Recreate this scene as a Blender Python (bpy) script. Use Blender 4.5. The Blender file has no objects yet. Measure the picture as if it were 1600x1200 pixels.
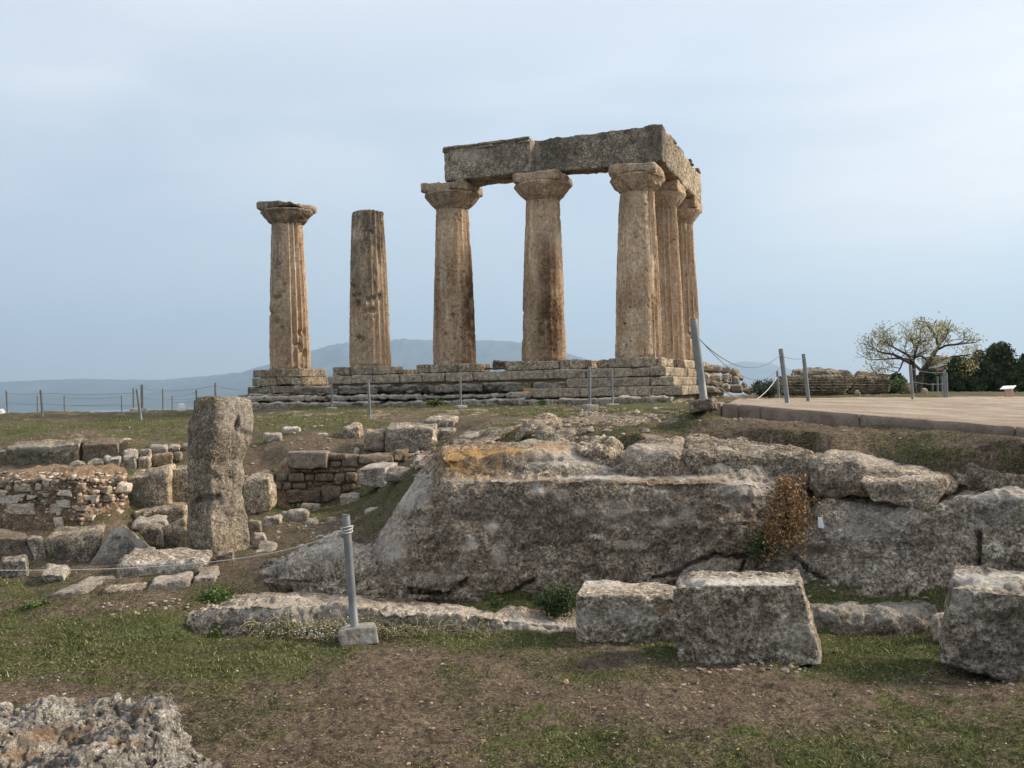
import bpy, math, random
import numpy as np
R = math.radians
random.seed(7)
rng = np.random.default_rng(7)
C = bpy.context.scene.collection
sc = bpy.context.scene

# ------------------------------------------------------------------ camera, sky, sun, exposure
EYE = 2.3                      # the photographer's eye above the lowest ground
F = 1450.0                     # focal length in photo pixels (photo 1600 x 1200)
PITCH, ROLL = R(.4), R(1.15)
cp, sp, cr, sr_ = math.cos(PITCH), math.sin(PITCH), math.cos(ROLL), math.sin(ROLL)
from mathutils import Matrix, Vector
fw = Vector((0, cp, sp)); up0 = Vector((0, -sp, cp)); X0 = Vector((1, 0, 0))
cx = cr * X0 - sr_ * up0; cy = sr_ * X0 + cr * up0
cam_d = bpy.data.cameras.new('camera'); cam = bpy.data.objects.new('camera', cam_d); C.objects.link(cam)
cam.matrix_world = Matrix(((cx[0], cy[0], -fw[0], 0), (cx[1], cy[1], -fw[1], 0), (cx[2], cy[2], -fw[2], EYE), (0, 0, 0, 1)))
cam_d.sensor_fit = 'HORIZONTAL'; cam_d.sensor_width = 36; cam_d.lens = 36 * F / 1600
cam_d.clip_start = .1; cam_d.clip_end = 60000
sc.camera = cam

SUN_EL, SUN_AZ = 30, 78          # azimuth clockwise from +y (view direction): light from the right
sun_d = bpy.data.lights.new('sun', 'SUN'); sun = bpy.data.objects.new('sun', sun_d); C.objects.link(sun)
sun_d.energy = 3.0; sun_d.angle = R(14); sun_d.color = (1, .88, .72)
sdir = Vector((math.sin(R(SUN_AZ)) * math.cos(R(SUN_EL)), math.cos(R(SUN_AZ)) * math.cos(R(SUN_EL)), math.sin(R(SUN_EL))))
sun.rotation_euler = (-sdir).to_track_quat('-Z', 'Y').to_euler()

world = bpy.data.worlds.new('World'); sc.world = world; world.use_nodes = True
def build_world():
    nt = world.node_tree; nt.nodes.clear(); N = nt.nodes; L = nt.links
    out = N.new('ShaderNodeOutputWorld')
    sky = N.new('ShaderNodeTexSky'); sky.sky_type = 'NISHITA'; sky.sun_disc = False
    sky.sun_elevation = R(SUN_EL); sky.sun_rotation = R(SUN_AZ)
    bs = N.new('ShaderNodeBackground'); bs.inputs['Strength'].default_value = .1
    L.new(sky.outputs[0], bs.inputs['Color'])
    tc = N.new('ShaderNodeTexCoord'); sep = N.new('ShaderNodeSeparateXYZ'); L.new(tc.outputs['Generated'], sep.inputs[0])
    def ramp(src, stops, interp='EASE'):
        r = N.new('ShaderNodeValToRGB'); e = r.color_ramp; e.interpolation = interp
        while len(e.elements) < len(stops): e.elements.new(.5)
        for el, (p, c) in zip(e.elements, stops):
            el.position = p; el.color = (*c, 1) if not isinstance(c, (int, float)) else (c, c, c, 1)
        L.new(src, r.inputs[0]); return r.outputs[0]
    def mixc(f, a, b):
        m = N.new('ShaderNodeMix'); m.data_type = 'RGBA'
        for s, v in ((m.inputs[0], f), (m.inputs[6], a), (m.inputs[7], b)):
            if isinstance(v, tuple): s.default_value = (*v, 1)
            elif isinstance(v, (int, float)): s.default_value = v
            else: L.new(v, s)
        return m.outputs[2]
    # a high thin overcast: blue-grey veil with paler, pinkish cloud higher up
    veil = ramp(sep.outputs['Z'], SKY_VEIL)
    mp = N.new('ShaderNodeMapping'); mp.inputs['Scale'].default_value = (1.1, 1.1, 4.2); L.new(tc.outputs['Generated'], mp.inputs[0])
    nz = N.new('ShaderNodeTexNoise'); nz.inputs['Scale'].default_value = 1.5; nz.inputs['Detail'].default_value = 7; nz.inputs['Roughness'].default_value = .5
    nz.inputs['Distortion'].default_value = .5
    L.new(mp.outputs[0], nz.inputs['Vector'])
    cl = ramp(nz.outputs[0], [(.40, 0), (.68, 1)])
    zr = ramp(sep.outputs['Z'], [(.0, .15), (.1, .28), (.35, .8), (.6, 1)])
    m = N.new('ShaderNodeMath'); m.operation = 'MULTIPLY'; L.new(cl, m.inputs[0]); L.new(zr, m.inputs[1])
    col = mixc(m.outputs[0], veil, SKY_CLOUD)
    # brighter, warmer veil towards the hidden sun on the right
    dp = N.new('ShaderNodeVectorMath'); dp.operation = 'DOT_PRODUCT'; L.new(tc.outputs['Generated'], dp.inputs[0])
    g = Vector((.62, .78, .10)).normalized(); dp.inputs[1].default_value = g
    gl = ramp(dp.outputs['Value'], [(.86, 0), (1.0, 1)])
    n2 = N.new('ShaderNodeTexNoise'); n2.inputs['Scale'].default_value = 2.6; n2.inputs['Detail'].default_value = 6
    mp2 = N.new('ShaderNodeMapping'); mp2.inputs['Scale'].default_value = (1, 1, 6); L.new(tc.outputs['Generated'], mp2.inputs[0]); L.new(mp2.outputs[0], n2.inputs['Vector'])
    gn = ramp(n2.outputs[0], [(.3, .35), (.7, 1)])
    m2 = N.new('ShaderNodeMath'); m2.operation = 'MULTIPLY'; L.new(gl, m2.inputs[0]); L.new(gn, m2.inputs[1])
    col = mixc(m2.outputs[0], col, SKY_WARM)
    # low puffs of cloud over the far hills
    mp3 = N.new('ShaderNodeMapping'); mp3.inputs['Scale'].default_value = (1, 1, 3.0); L.new(tc.outputs['Generated'], mp3.inputs[0])
    n3 = N.new('ShaderNodeTexNoise'); n3.inputs['Scale'].default_value = 9; n3.inputs['Detail'].default_value = 8; L.new(mp3.outputs[0], n3.inputs['Vector'])
    p3 = ramp(n3.outputs[0], [(.50, 0), (.66, 1)])
    z3 = ramp(sep.outputs['Z'], [(.035, 0), (.065, 1), (.075, 1), (.10, 0)])
    m3 = N.new('ShaderNodeMath'); m3.operation = 'MULTIPLY'; L.new(p3, m3.inputs[0]); L.new(z3, m3.inputs[1])
    m4 = N.new('ShaderNodeMath'); m4.operation = 'MULTIPLY'; L.new(m3.outputs[0], m4.inputs[0]); m4.inputs[1].default_value = .5
    col = mixc(m4.outputs[0], col, (.34, .37, .40))
    bc = N.new('ShaderNodeBackground'); L.new(col, bc.inputs['Color']); bc.inputs['Strength'].default_value = 1.0
    ms = N.new('ShaderNodeMixShader'); ms.inputs[0].default_value = .9
    L.new(bs.outputs[0], ms.inputs[1]); L.new(bc.outputs[0], ms.inputs[2]); L.new(ms.outputs[0], out.inputs[0])
SKY_VEIL = [(0, (.31, .335, .35)), (.10, (.245, .28, .312)), (.20, (.24, .272, .312)), (.42, (.335, .35, .375))]
SKY_CLOUD = (.395, .402, .415)
SKY_WARM = (.50, .455, .405)
build_world()
vs = sc.view_settings; vs.view_transform = 'Standard'; vs.look = 'None'; vs.gamma = 1; vs.use_curve_mapping = False
vs.exposure = 1.35
sc.cycles.volume_bounces = 0
sc.cycles.max_bounces = 5

# ------------------------------------------------------------------ measuring helpers (photo pixel + distance -> place)
def S(px, py, d):
    A = px - 800.; B = 600. - py
    a = A * cr + B * sr_; b = -A * sr_ + B * cr
    dy = b * -sp + F * cp; dz = b * cp + F * sp
    return np.array([a / dy * d, d, dz / dy * d + EYE])
def SZ(px, py, z):
    """the point of that pixel at height z above the lowest ground"""
    p = S(px, py, 1.0); k = (z - EYE) / (p[2] - EYE)
    return np.array([p[0] * k, k, z])
def PJ(V):
    V = np.asarray(V, float); x, y, z = V[..., 0], V[..., 1], V[..., 2] - EYE
    d = np.maximum(y * cp + z * sp, .05); u = -y * sp + z * cp
    a, b = F * x / d, F * u / d
    return 800 + a * cr - b * sr_, 600 - (a * sr_ + b * cr)
def blobs(V, L):
    """soft patches; L = [(px, py, rx, ry, weight)]"""
    px, py = PJ(V); o = np.zeros(len(px))
    for (x, y, rx, ry, w) in L:
        e = ((px - x) / rx) ** 2 + ((py - y) / ry) ** 2
        o = np.maximum(o, w * np.exp(-np.minimum(e, 30) ** 1.5 * .7)) if w > 0 else o + w * np.exp(-np.minimum(e, 30))
    return np.clip(o, 0, 1)

# ------------------------------------------------------------------ noise
def _hash(i, j, k, s):
    h = (i.astype(np.uint32) * np.uint32(374761393) + j.astype(np.uint32) * np.uint32(668265263) + k.astype(np.uint32) * np.uint32(2147483647) + np.uint32(s * 1013904223 & 0xffffffff))
    h = (h ^ (h >> np.uint32(13))) * np.uint32(1274126177)
    h = (h ^ (h >> np.uint32(16))) * np.uint32(2246822519)
    h = h ^ (h >> np.uint32(13))
    return h.astype(np.float64) / 4294967295.
def vn(P, s=0):
    I = np.floor(P).astype(np.int64); f = P - I; f = f * f * f * (f * (f * 6 - 15) + 10)
    i, j, k = I[:, 0], I[:, 1], I[:, 2]; fx, fy, fz = f[:, 0], f[:, 1], f[:, 2]
    def l(a, b, t): return a + (b - a) * t
    g = [[[_hash(i + a, j + b, k + c, s) for c in (0, 1)] for b in (0, 1)] for a in (0, 1)]
    r = l(l(l(g[0][0][0], g[1][0][0], fx), l(g[0][1][0], g[1][1][0], fx), fy), l(l(g[0][0][1], g[1][0][1], fx), l(g[0][1][1], g[1][1][1], fx), fy), fz)
    return r * 2 - 1
def fbm(P, s=0, o=4, g=.5):
    P = np.asarray(P, float); r = np.zeros(len(P)); a = 1.; n = 0
    for q in range(o):
        r += a * vn(P * (2.03 ** q) + 17.3 * q, s + q); n += a; a *= g
    return r / n * 1.6
def worley(P, s=0):
    I = np.floor(P).astype(np.int64); f = P - I; best = np.full(len(P), 9.)
    for a in (-1, 0, 1):
        for b in (-1, 0, 1):
            for c in (-1, 0, 1):
                i, j, k = I[:, 0] + a, I[:, 1] + b, I[:, 2] + c
                dx = a + _hash(i, j, k, s) - f[:, 0]; dy = b + _hash(i, j, k, s + 1) - f[:, 1]; dz = c + _hash(i, j, k, s + 2) - f[:, 2]
                best = np.minimum(best, dx * dx + dy * dy + dz * dz)
    return np.sqrt(best)
def sstep(a, b, x):
    t = np.clip((x - a) / (b - a), 0, 1); return t * t * (3 - 2 * t)

# ------------------------------------------------------------------ meshes
def normals(V, Q):
    n = np.cross(V[Q[:, 2]] - V[Q[:, 0]], V[Q[:, 3]] - V[Q[:, 1]])
    N = np.zeros_like(V)
    for c in range(4): np.add.at(N, Q[:, c], n)
    return N / np.maximum(np.linalg.norm(N, axis=1, keepdims=True), 1e-12)
class G:
    """collects quads and triangles of ONE object"""
    def __init__(s): s.V = []; s.Q = []; s.T = []; s.n = 0; s.at = {}
    def add(s, V, Q=None, T=None, **at):
        V = np.asarray(V, float).reshape(-1, 3)
        if Q is not None and len(Q): s.Q.append(np.asarray(Q) + s.n)
        if T is not None and len(T): s.T.append(np.asarray(T) + s.n)
        for k, a in at.items(): s.at.setdefault(k, []).append((s.n, np.asarray(a, float) * np.ones(len(V))))
        s.V.append(V); s.n += len(V); return s
    def build(s, name, mat, parent=None, smooth=True, label=None, cat=None, group=None, kind=None, origin=None):
        V = np.concatenate(s.V); Q = np.concatenate(s.Q) if s.Q else np.zeros((0, 4), int); T = np.concatenate(s.T) if s.T else np.zeros((0, 3), int)
        if parent is not None:
            o0 = np.zeros(3); p = parent
            while p is not None: o0 = o0 + np.array(p.location); p = p.parent
        elif kind in ('structure',): o0 = np.zeros(3)
        elif origin is not None: o0 = np.array(origin, float)
        else: o0 = np.array([(V[:, 0].min() + V[:, 0].max()) / 2, (V[:, 1].min() + V[:, 1].max()) / 2, V[:, 2].min()])
        me = bpy.data.meshes.new(name)
        me.vertices.add(len(V)); me.vertices.foreach_set('co', (V - o0).ravel().astype(np.float32))
        nl = Q.size + T.size; me.loops.add(nl); me.loops.foreach_set('vertex_index', np.concatenate([Q.ravel(), T.ravel()]).astype(np.int32))
        npoly = len(Q) + len(T); me.polygons.add(npoly)
        st = np.concatenate([np.arange(len(Q)) * 4, Q.size + np.arange(len(T)) * 3]).astype(np.int32)
        me.polygons.foreach_set('loop_start', st)
        me.polygons.foreach_set('use_smooth', np.full(npoly, smooth))
        me.update(calc_edges=True); me.validate()
        for k, L in s.at.items():
            a = np.zeros(len(V), np.float32)
            for (st_, v) in L: a[st_:st_ + len(v)] = v
            me.attributes.new(k, 'FLOAT', 'POINT').data.foreach_set('value', a)
        me.materials.append(mat)
        o = bpy.data.objects.new(name, me); C.objects.link(o); o.location = o0 if parent is None else (0, 0, 0)
        if parent is not None: o.parent = parent
        tag(o, label, cat, group, kind); return o
def tag(o, label=None, cat=None, group=None, kind=None):
    if label: o['label'] = label
    if cat: o['category'] = cat
    if group: o['group'] = group
    if kind or label: o['kind'] = kind or 'thing'
def empty(name, loc, label, cat, group=None):
    o = bpy.data.objects.new(name, None); C.objects.link(o); o.location = loc; o.empty_display_size = .2
    tag(o, label, cat, group); return o

_cube_cache = {}
def lattice(nx, ny, nz):
    key = (nx, ny, nz)
    if key in _cube_cache: return _cube_cache[key]
    idx = {}; P = []; Q = []
    def g(i, j, k):
        t = (i, j, k)
        if t not in idx: idx[t] = len(P); P.append(t)
        return idx[t]
    for i in range(nx):
        for j in range(ny):
            Q.append((g(i, j, 0), g(i, j + 1, 0), g(i + 1, j + 1, 0), g(i + 1, j, 0))); Q.append((g(i, j, nz), g(i + 1, j, nz), g(i + 1, j + 1, nz), g(i, j + 1, nz)))
    for i in range(nx):
        for k in range(nz):
            Q.append((g(i, 0, k), g(i + 1, 0, k), g(i + 1, 0, k + 1), g(i, 0, k + 1))); Q.append((g(i, ny, k), g(i, ny, k + 1), g(i + 1, ny, k + 1), g(i + 1, ny, k)))
    for j in range(ny):
        for k in range(nz):
            Q.append((g(0, j, k), g(0, j, k + 1), g(0, j + 1, k + 1), g(0, j + 1, k))); Q.append((g(nx, j, k), g(nx, j + 1, k), g(nx, j + 1, k + 1), g(nx, j, k + 1)))
    r = (np.array(P, float) / np.array([nx, ny, nz]), np.array(Q)); _cube_cache[key] = r; return r
def rough(V, Q, amp, freq, seed=0, pit=0, pitf=8, chip=0):
    N = normals(V, Q)
    d = fbm(V * freq, seed, 5, .55) * amp + amp * .7 * (.55 - worley(V * freq * 1.15 + .4 * fbm(V * freq, seed + 2, 2)[:, None], seed + 40)) - amp * .35 * np.abs(fbm(V * freq * 3.1, seed + 8, 3))
    if pit:
        w = worley(V * pitf + 3.1, seed + 9); w2 = worley(V * pitf * 2.3 + 7.7, seed + 19)
        m = sstep(-.2, .5, fbm(V * 1.7, seed + 5, 2))
        d -= pit * sstep(.42, .12, w) * m + pit * .5 * sstep(.4, .15, w2)
    if chip:
        c = fbm(V * freq * .7 + 31, seed + 3, 3); d -= chip * sstep(.15, .8, c)
    return V + N * d[:, None]
def hexa(c, seg=.05, r=.04, amp=.01, freq=4, seed=0, pit=0, pitf=8, chip=0):
    """rough stone block from 8 corners: front bl, br, tr, tl, back bl, br, tr, tl"""
    c = np.array(c, float)
    Lx = np.linalg.norm(c[1] - c[0]) * .5 + np.linalg.norm(c[2] - c[3]) * .5
    Lz = np.linalg.norm(c[3] - c[0]) * .5 + np.linalg.norm(c[2] - c[1]) * .5
    Ly = np.linalg.norm(c[4] - c[0]) * .5 + np.linalg.norm(c[6] - c[2]) * .5
    n = [int(np.clip(round(l / seg), 2, 110)) for l in (Lx, Ly, Lz)]
    U, Q = lattice(*n); Lm = np.array([Lx, Ly, Lz]); r = min(r, .48 * Lm.min())
    q = (U - .5) * Lm; inner = Lm / 2 - r; core = np.clip(q, -inner, inner); dl = q - core
    dn = np.linalg.norm(dl, axis=1, keepdims=True); q = core + dl / np.maximum(dn, 1e-9) * r
    u = q / Lm + .5; x, y, z = u[:, :1], u[:, 1:2], u[:, 2:]
    V = ((c[0] * (1 - x) + c[1] * x) * (1 - z) + (c[3] * (1 - x) + c[2] * x) * z) * (1 - y) + ((c[4] * (1 - x) + c[5] * x) * (1 - z) + (c[7] * (1 - x) + c[6] * x) * z) * y
    return rough(V, Q, amp, freq, seed, pit, pitf, chip), Q
def box8(o, sx, sy, sz, rz=0):
    """corners of an upright box standing on o (centre of its bottom)"""
    ca, sa = math.cos(rz), math.sin(rz); o = np.array(o, float); r = []
    for (y, z) in ((-1, 0), (1, 0)):
        for (x, zz) in ((-1, 0), (1, 0), (1, 1), (-1, 1)):
            lx, ly = x * sx / 2, y * sy / 2
            r.append(o + np.array([lx * ca - ly * sa, lx * sa + ly * ca, zz * sz]))
    return r
def cat1(P, n):
    """Catmull-Rom resample of P[k, ...] by arc share into n points"""
    P = np.asarray(P, float); k = len(P); A = np.concatenate([2 * P[:1] - P[1:2], P, 2 * P[-1:] - P[-2:-1]])
    t = np.linspace(0, k - 1, n); i = np.minimum(t.astype(int), k - 2); f = (t - i).reshape((-1,) + (1,) * (P.ndim - 1))
    a, b, c, d = A[i], A[i + 1], A[i + 2], A[i + 3]
    cr_ = .5 * ((2 * b) + (c - a) * f + (2 * a - 5 * b + 4 * c - d) * f * f + (3 * b - 3 * c + d - a) * f ** 3)
    return cr_ * .6 + (b + (c - b) * f) * .4
def lin1(P, ns):
    out = []
    for i in range(len(P) - 1):
        for q in range(ns[i]): out.append(P[i] + (P[i + 1] - P[i]) * q / ns[i])
    out.append(P[-1]); return np.array(out)
def sheet(keys, nu, seg, amp, freq, seed, pit=0, pitf=8, chip=0):
    """closed rock mass from cross profiles [(px, [(py, d), ...])], each running front foot -> top -> back foot"""
    P = np.array([[S(px, py, d) for (py, d) in pr] for (px, pr) in keys])
    P = cat1(P, nu); m = P.shape[1]
    le = [max(1, int(round(np.linalg.norm(P[:, j + 1] - P[:, j], axis=1).mean() / seg))) for j in range(m - 1)]
    P = np.array([lin1(p, le) for p in P])            # nu x nv x 3
    for _ in range(1): P[:, 1:-1] = (P[:, :-2] + 2 * P[:, 1:-1] + P[:, 2:]) / 4
    nu, nv = P.shape[:2]; V = P.reshape(-1, 3); i = np.arange(nu - 1)[:, None] * nv; j = np.arange(nv)[None, :]; j2 = (j + 1) % nv
    Q = np.stack([i + j, i + nv + j, i + nv + j2, i + j2], -1).reshape(-1, 4)
    V = rough(V, Q, amp, freq, seed, pit, pitf, chip)
    T = []; nb = len(V); c0 = V[:nv].mean(0); c1 = V[-nv:].mean(0); V = np.concatenate([V, [c0, c1]])
    for a in range(nv): b = (a + 1) % nv; T.append((nb, a, b)); T.append((nb + 1, (nu - 1) * nv + b, (nu - 1) * nv + a))
    return V, Q, np.array(T)
def loft(secs, n=64, seg=.05, amp=.02, freq=3, seed=0, pit=0, pitf=8, chip=0, ex=3.2, rot=0):
    """closed solid from stacked cross sections (centre, half width, half depth)"""
    z = np.array([np.concatenate([s[0], [s[1], s[2]]]) for s in secs], float)
    ns = [max(1, int(round(np.linalg.norm(z[i + 1, :3] - z[i, :3]) / seg))) for i in range(len(z) - 1)]
    z = lin1(z, ns); z[1:-1] = (z[:-2] + 2 * z[1:-1] + z[2:]) / 4
    lo = z[:1].repeat(3, 0); hi = z[-1:].repeat(3, 0)
    for q, f_ in enumerate((.02, .5, .85)): lo[q, 3:] *= f_
    for q, f_ in enumerate((.85, .5, .02)): hi[q, 3:] *= f_
    z = np.concatenate([lo, z, hi]); th = np.arange(n) / n * 2 * math.pi
    c, s = np.cos(th), np.sin(th); k = (np.abs(c) ** ex + np.abs(s) ** ex) ** (-1 / ex)
    lx = z[:, 3:4] * (k * c); ly = z[:, 4:5] * (k * s); ca, sa = math.cos(rot), math.sin(rot)
    V = np.stack([z[:, 0:1] + lx * ca - ly * sa, z[:, 1:2] + lx * sa + ly * ca, z[:, 2:3] + 0 * lx], -1).reshape(-1, 3)
    m = len(z); i = np.arange(m - 1)[:, None] * n; j = np.arange(n)[None]; j2 = (j + 1) % n
    Q = np.stack([i + j, i + j2, i + n + j2, i + n + j], -1).reshape(-1, 4)
    return rough(V, Q, amp, freq, seed, pit, pitf, chip), Q
def tube(pts, rad, n=8, cap=True):
    pts = np.array(pts, float); m = len(pts); rad = np.ones(m) * rad
    t = np.gradient(pts, axis=0); t /= np.linalg.norm(t, axis=1, keepdims=True)
    a = np.array([0, 0, 1.]) if abs(t[0][2]) < .9 else np.array([1., 0, 0])
    u = np.cross(t, a); u /= np.linalg.norm(u, axis=1, keepdims=True); v = np.cross(t, u)
    th = np.arange(n) / n * 2 * math.pi
    V = pts[:, None] + rad[:, None, None] * (np.cos(th)[None, :, None] * u[:, None] + np.sin(th)[None, :, None] * v[:, None])
    V = V.reshape(-1, 3); i = np.arange(m - 1)[:, None] * n; j = np.arange(n)[None]; j2 = (j + 1) % n
    Q = np.stack([i + j, i + n + j, i + n + j2, i + j2], -1).reshape(-1, 4); T = []
    if cap:
        V = np.concatenate([V, pts[:1], pts[-1:]]); b = len(V) - 2
        for q in range(n): T.append((b, (q + 1) % n, q)); T.append((b + 1, (m - 1) * n + q, (m - 1) * n + (q + 1) % n))
    return V, Q, np.array(T).reshape(-1, 3)

# ------------------------------------------------------------------ materials
class M:
    def __init__(s, name, rough=.92, spec=.15):
        s.m = bpy.data.materials.new(name); s.m.use_nodes = True; s.t = s.m.node_tree; s.b = s.t.nodes['Principled BSDF']
        s.b.inputs['Roughness'].default_value = rough; s.b.inputs['Specular IOR Level'].default_value = spec
        s.pos = s.n('ShaderNodeNewGeometry').outputs['Position']
    def n(s, k): return s.t.nodes.new(k)
    def put(s, sock, v):
        if isinstance(v, bpy.types.NodeSocket): s.t.links.new(v, sock)
        elif isinstance(v, tuple) and len(v) == 3 and sock.type == 'RGBA': sock.default_value = (*v, 1)
        else: sock.default_value = v
    def vec(s, sc_=(1, 1, 1), src=None):
        m = s.n('ShaderNodeMapping'); s.put(m.inputs[0], src or s.pos); m.inputs['Scale'].default_value = sc_; return m.outputs[0]
    def noise(s, scale, detail=4, rough=.55, vec=None, dist=0):
        t = s.n('ShaderNodeTexNoise'); s.put(t.inputs['Vector'], vec or s.pos); t.inputs['Scale'].default_value = scale
        t.inputs['Detail'].default_value = detail; t.inputs['Roughness'].default_value = rough; t.inputs['Distortion'].default_value = dist; return t.outputs[0]
    def n_col(s, scale):
        t = s.n('ShaderNodeTexNoise'); s.put(t.inputs['Vector'], s.pos); t.inputs['Scale'].default_value = scale; t.inputs['Detail'].default_value = 4; return t.outputs['Color']
    def vor(s, scale, vec=None, feature='F1', out='Distance'):
        t = s.n('ShaderNodeTexVoronoi'); s.put(t.inputs['Vector'], vec or s.pos); t.inputs['Scale'].default_value = scale; t.feature = feature; return t.outputs[out]
    def ramp(s, src, a, b, lo=0., hi=1.):
        m = s.n('ShaderNodeMapRange'); s.put(m.inputs[0], src)
        for q, v in zip((1, 2, 3, 4), (a, b, lo, hi)): m.inputs[q].default_value = v
        m.interpolation_type = 'SMOOTHSTEP'; return m.outputs[0]
    def math(s, op, a, b=0.):
        m = s.n('ShaderNodeMath'); m.operation = op; s.put(m.inputs[0], a); s.put(m.inputs[1], b); return m.outputs[0]
    def mix(s, f, a, b, mode='MIX'):
        m = s.n('ShaderNodeMix'); m.data_type = 'RGBA'; m.blend_type = mode; s.put(m.inputs[0], f); s.put(m.inputs[6], a); s.put(m.inputs[7], b); return m.outputs[2]
    def attr(s, name): t = s.n('ShaderNodeAttribute'); t.attribute_name = name; return t.outputs['Fac']
    def rand(s): return s.n('ShaderNodeObjectInfo').outputs['Random']
    def bump(s, h, dist, strength=1., prev=None):
        b = s.n('ShaderNodeBump'); s.put(b.inputs['Height'], h); b.inputs['Distance'].default_value = dist; b.inputs['Strength'].default_value = strength
        if prev: s.put(b.inputs['Normal'], prev)
        return b.outputs[0]
    def done(s, col, nrm=None):
        s.put(s.b.inputs['Base Color'], col)
        if nrm: s.put(s.b.inputs['Normal'], nrm)
        return s.m
def rock_mat(name, a, b, dark, pale, fs=1., dk=.6, pl=.5, bump=.02, pits=.5, orange=(.42, .20, .05), vary=.25, streak=0, spots=.5):
    m = M(name); P = m.vec((1, 1, 1))
    c = m.mix(m.ramp(m.noise(1.1 * fs, 5, .6), .38, .62), a, b)
    c = m.mix(m.ramp(m.noise(4.3 * fs, 9, .72), .42, .60, 0, .75), c, m.mix(.6, c, dark))
    c = m.mix(m.math('MULTIPLY', m.ramp(m.noise(2.6 * fs, 10, .72, dist=.6), .50, .62), dk), c, dark)
    c = m.mix(m.math('MULTIPLY', m.ramp(m.noise(5.7 * fs, 10, .75, m.vec((1, 1, 1.3))), .54, .62), pl), c, pale)
    sp = m.vor(6.5 * fs, m.mix(.12, m.pos, m.n_col(3.5 * fs)))
    c = m.mix(m.math('MULTIPLY', m.math('MULTIPLY', m.ramp(sp, .30, .16), m.ramp(m.noise(11 * fs, 7, .75), .36, .56)), spots), c, m.mix(.35, pale, c))
    if streak:
        c = m.mix(m.math('MULTIPLY', m.ramp(m.noise(1, 6, .65, m.vec((7, 7, .7))), .48, .66), streak), c, dark)
    c = m.mix(m.ramp(m.noise(30 * fs, 6, .8), .36, .66, .0, 1), m.mix(1, c, (.26, .24, .22), 'MULTIPLY'), m.mix(1, c, (1.75, 1.72, 1.66), 'MULTIPLY'))
    c = m.mix(m.ramp(m.noise(11 * fs, 6, .75), .36, .62), m.mix(1, c, (.60, .58, .56), 'MULTIPLY'), m.mix(1, c, (1.22, 1.21, 1.19), 'MULTIPLY'))
    c = m.mix(m.ramp(m.noise(85 * fs, 4, .7), .3, .7), m.mix(1, c, (.66, .65, .64), 'MULTIPLY'), m.mix(1, c, (1.3, 1.29, 1.27), 'MULTIPLY'))
    v = m.vor(26 * fs); c = m.mix(m.math('MULTIPLY', m.ramp(v, .26, .10), pits), c, m.mix(1, c, (.3, .29, .28), 'MULTIPLY'))  # shade inside the small pits painted into the colour, besides their bump
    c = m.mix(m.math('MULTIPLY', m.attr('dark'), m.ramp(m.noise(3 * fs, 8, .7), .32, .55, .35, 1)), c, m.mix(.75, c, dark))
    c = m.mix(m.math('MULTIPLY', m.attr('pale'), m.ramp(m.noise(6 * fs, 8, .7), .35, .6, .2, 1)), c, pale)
    c = m.mix(m.math('MULTIPLY', m.attr('orange'), m.ramp(m.noise(9 * fs, 9, .75), .38, .56)), c, orange)
    c = m.mix(m.math('MULTIPLY', m.attr('soil'), m.ramp(m.noise(7 * fs, 6, .7), .3, .55)), c, (.13, .085, .06))
    k = m.ramp(m.rand(), 0, 1, 1 - vary, 1 + vary * .6)
    cmb = m.n('ShaderNodeCombineXYZ')
    for q in range(3): m.put(cmb.inputs[q], k)
    c = m.mix(1, c, cmb.outputs[0], 'MULTIPLY')
    h = m.math('ADD', m.noise(13 * fs, 10, .78), m.math('MULTIPLY', m.ramp(v, .0, .4), .35 * pits))
    return m.done(c, m.bump(h, bump * 2.2, 1.))
MAT = {}
MAT['grey_rock'] = rock_mat('weathered grey limestone', (.50, .43, .35), (.42, .37, .31), (.12, .103, .088), (.74, .68, .60), 1., .5, .85, .03, .6)
MAT['dark_rock'] = rock_mat('dark weathered limestone', (.31, .25, .19), (.37, .31, .245), (.085, .068, .055), (.62, .56, .49), 1., .55, .7, .03, .6, orange=(.46, .25, .075))
MAT['pale_rock'] = rock_mat('pale pinkish bedrock', (.55, .46, .365), (.45, .375, .30), (.12, .10, .08), (.72, .66, .58), 1.3, .45, .6, .03, .5)
MAT['buff_rock'] = rock_mat('buff limestone block', (.52, .42, .29), (.42, .36, .28), (.11, .10, .085), (.62, .56, .47), 1., .55, .35, .02, .5)
MAT['brown_rock'] = rock_mat('brown wall stone', (.33, .25, .18), (.28, .225, .175), (.11, .09, .07), (.48, .41, .33), 1.2, .4, .3, .015, .4)
MAT['rubble'] = rock_mat('rubble stone', (.60, .49, .38), (.50, .43, .36), (.20, .15, .11), (.74, .67, .58), 2.2, .3, .5, .015, .3)
MAT['earth_core'] = rock_mat('earthy rubble core', (.42, .29, .185), (.48, .36, .26), (.16, .10, .065), (.60, .50, .40), 3., .45, .5, .03, .5)
MAT['temple_grey'] = rock_mat('grey weathered temple stone', (.40, .34, .265), (.30, .26, .21), (.085, .074, .062), (.56, .50, .42), .7, .6, .6, .03, .5)
MAT['temple_step'] = rock_mat('temple step stone', (.50, .41, .30), (.40, .34, .26), (.13, .11, .09), (.64, .56, .45), .7, .6, .35, .03, .5)
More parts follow.
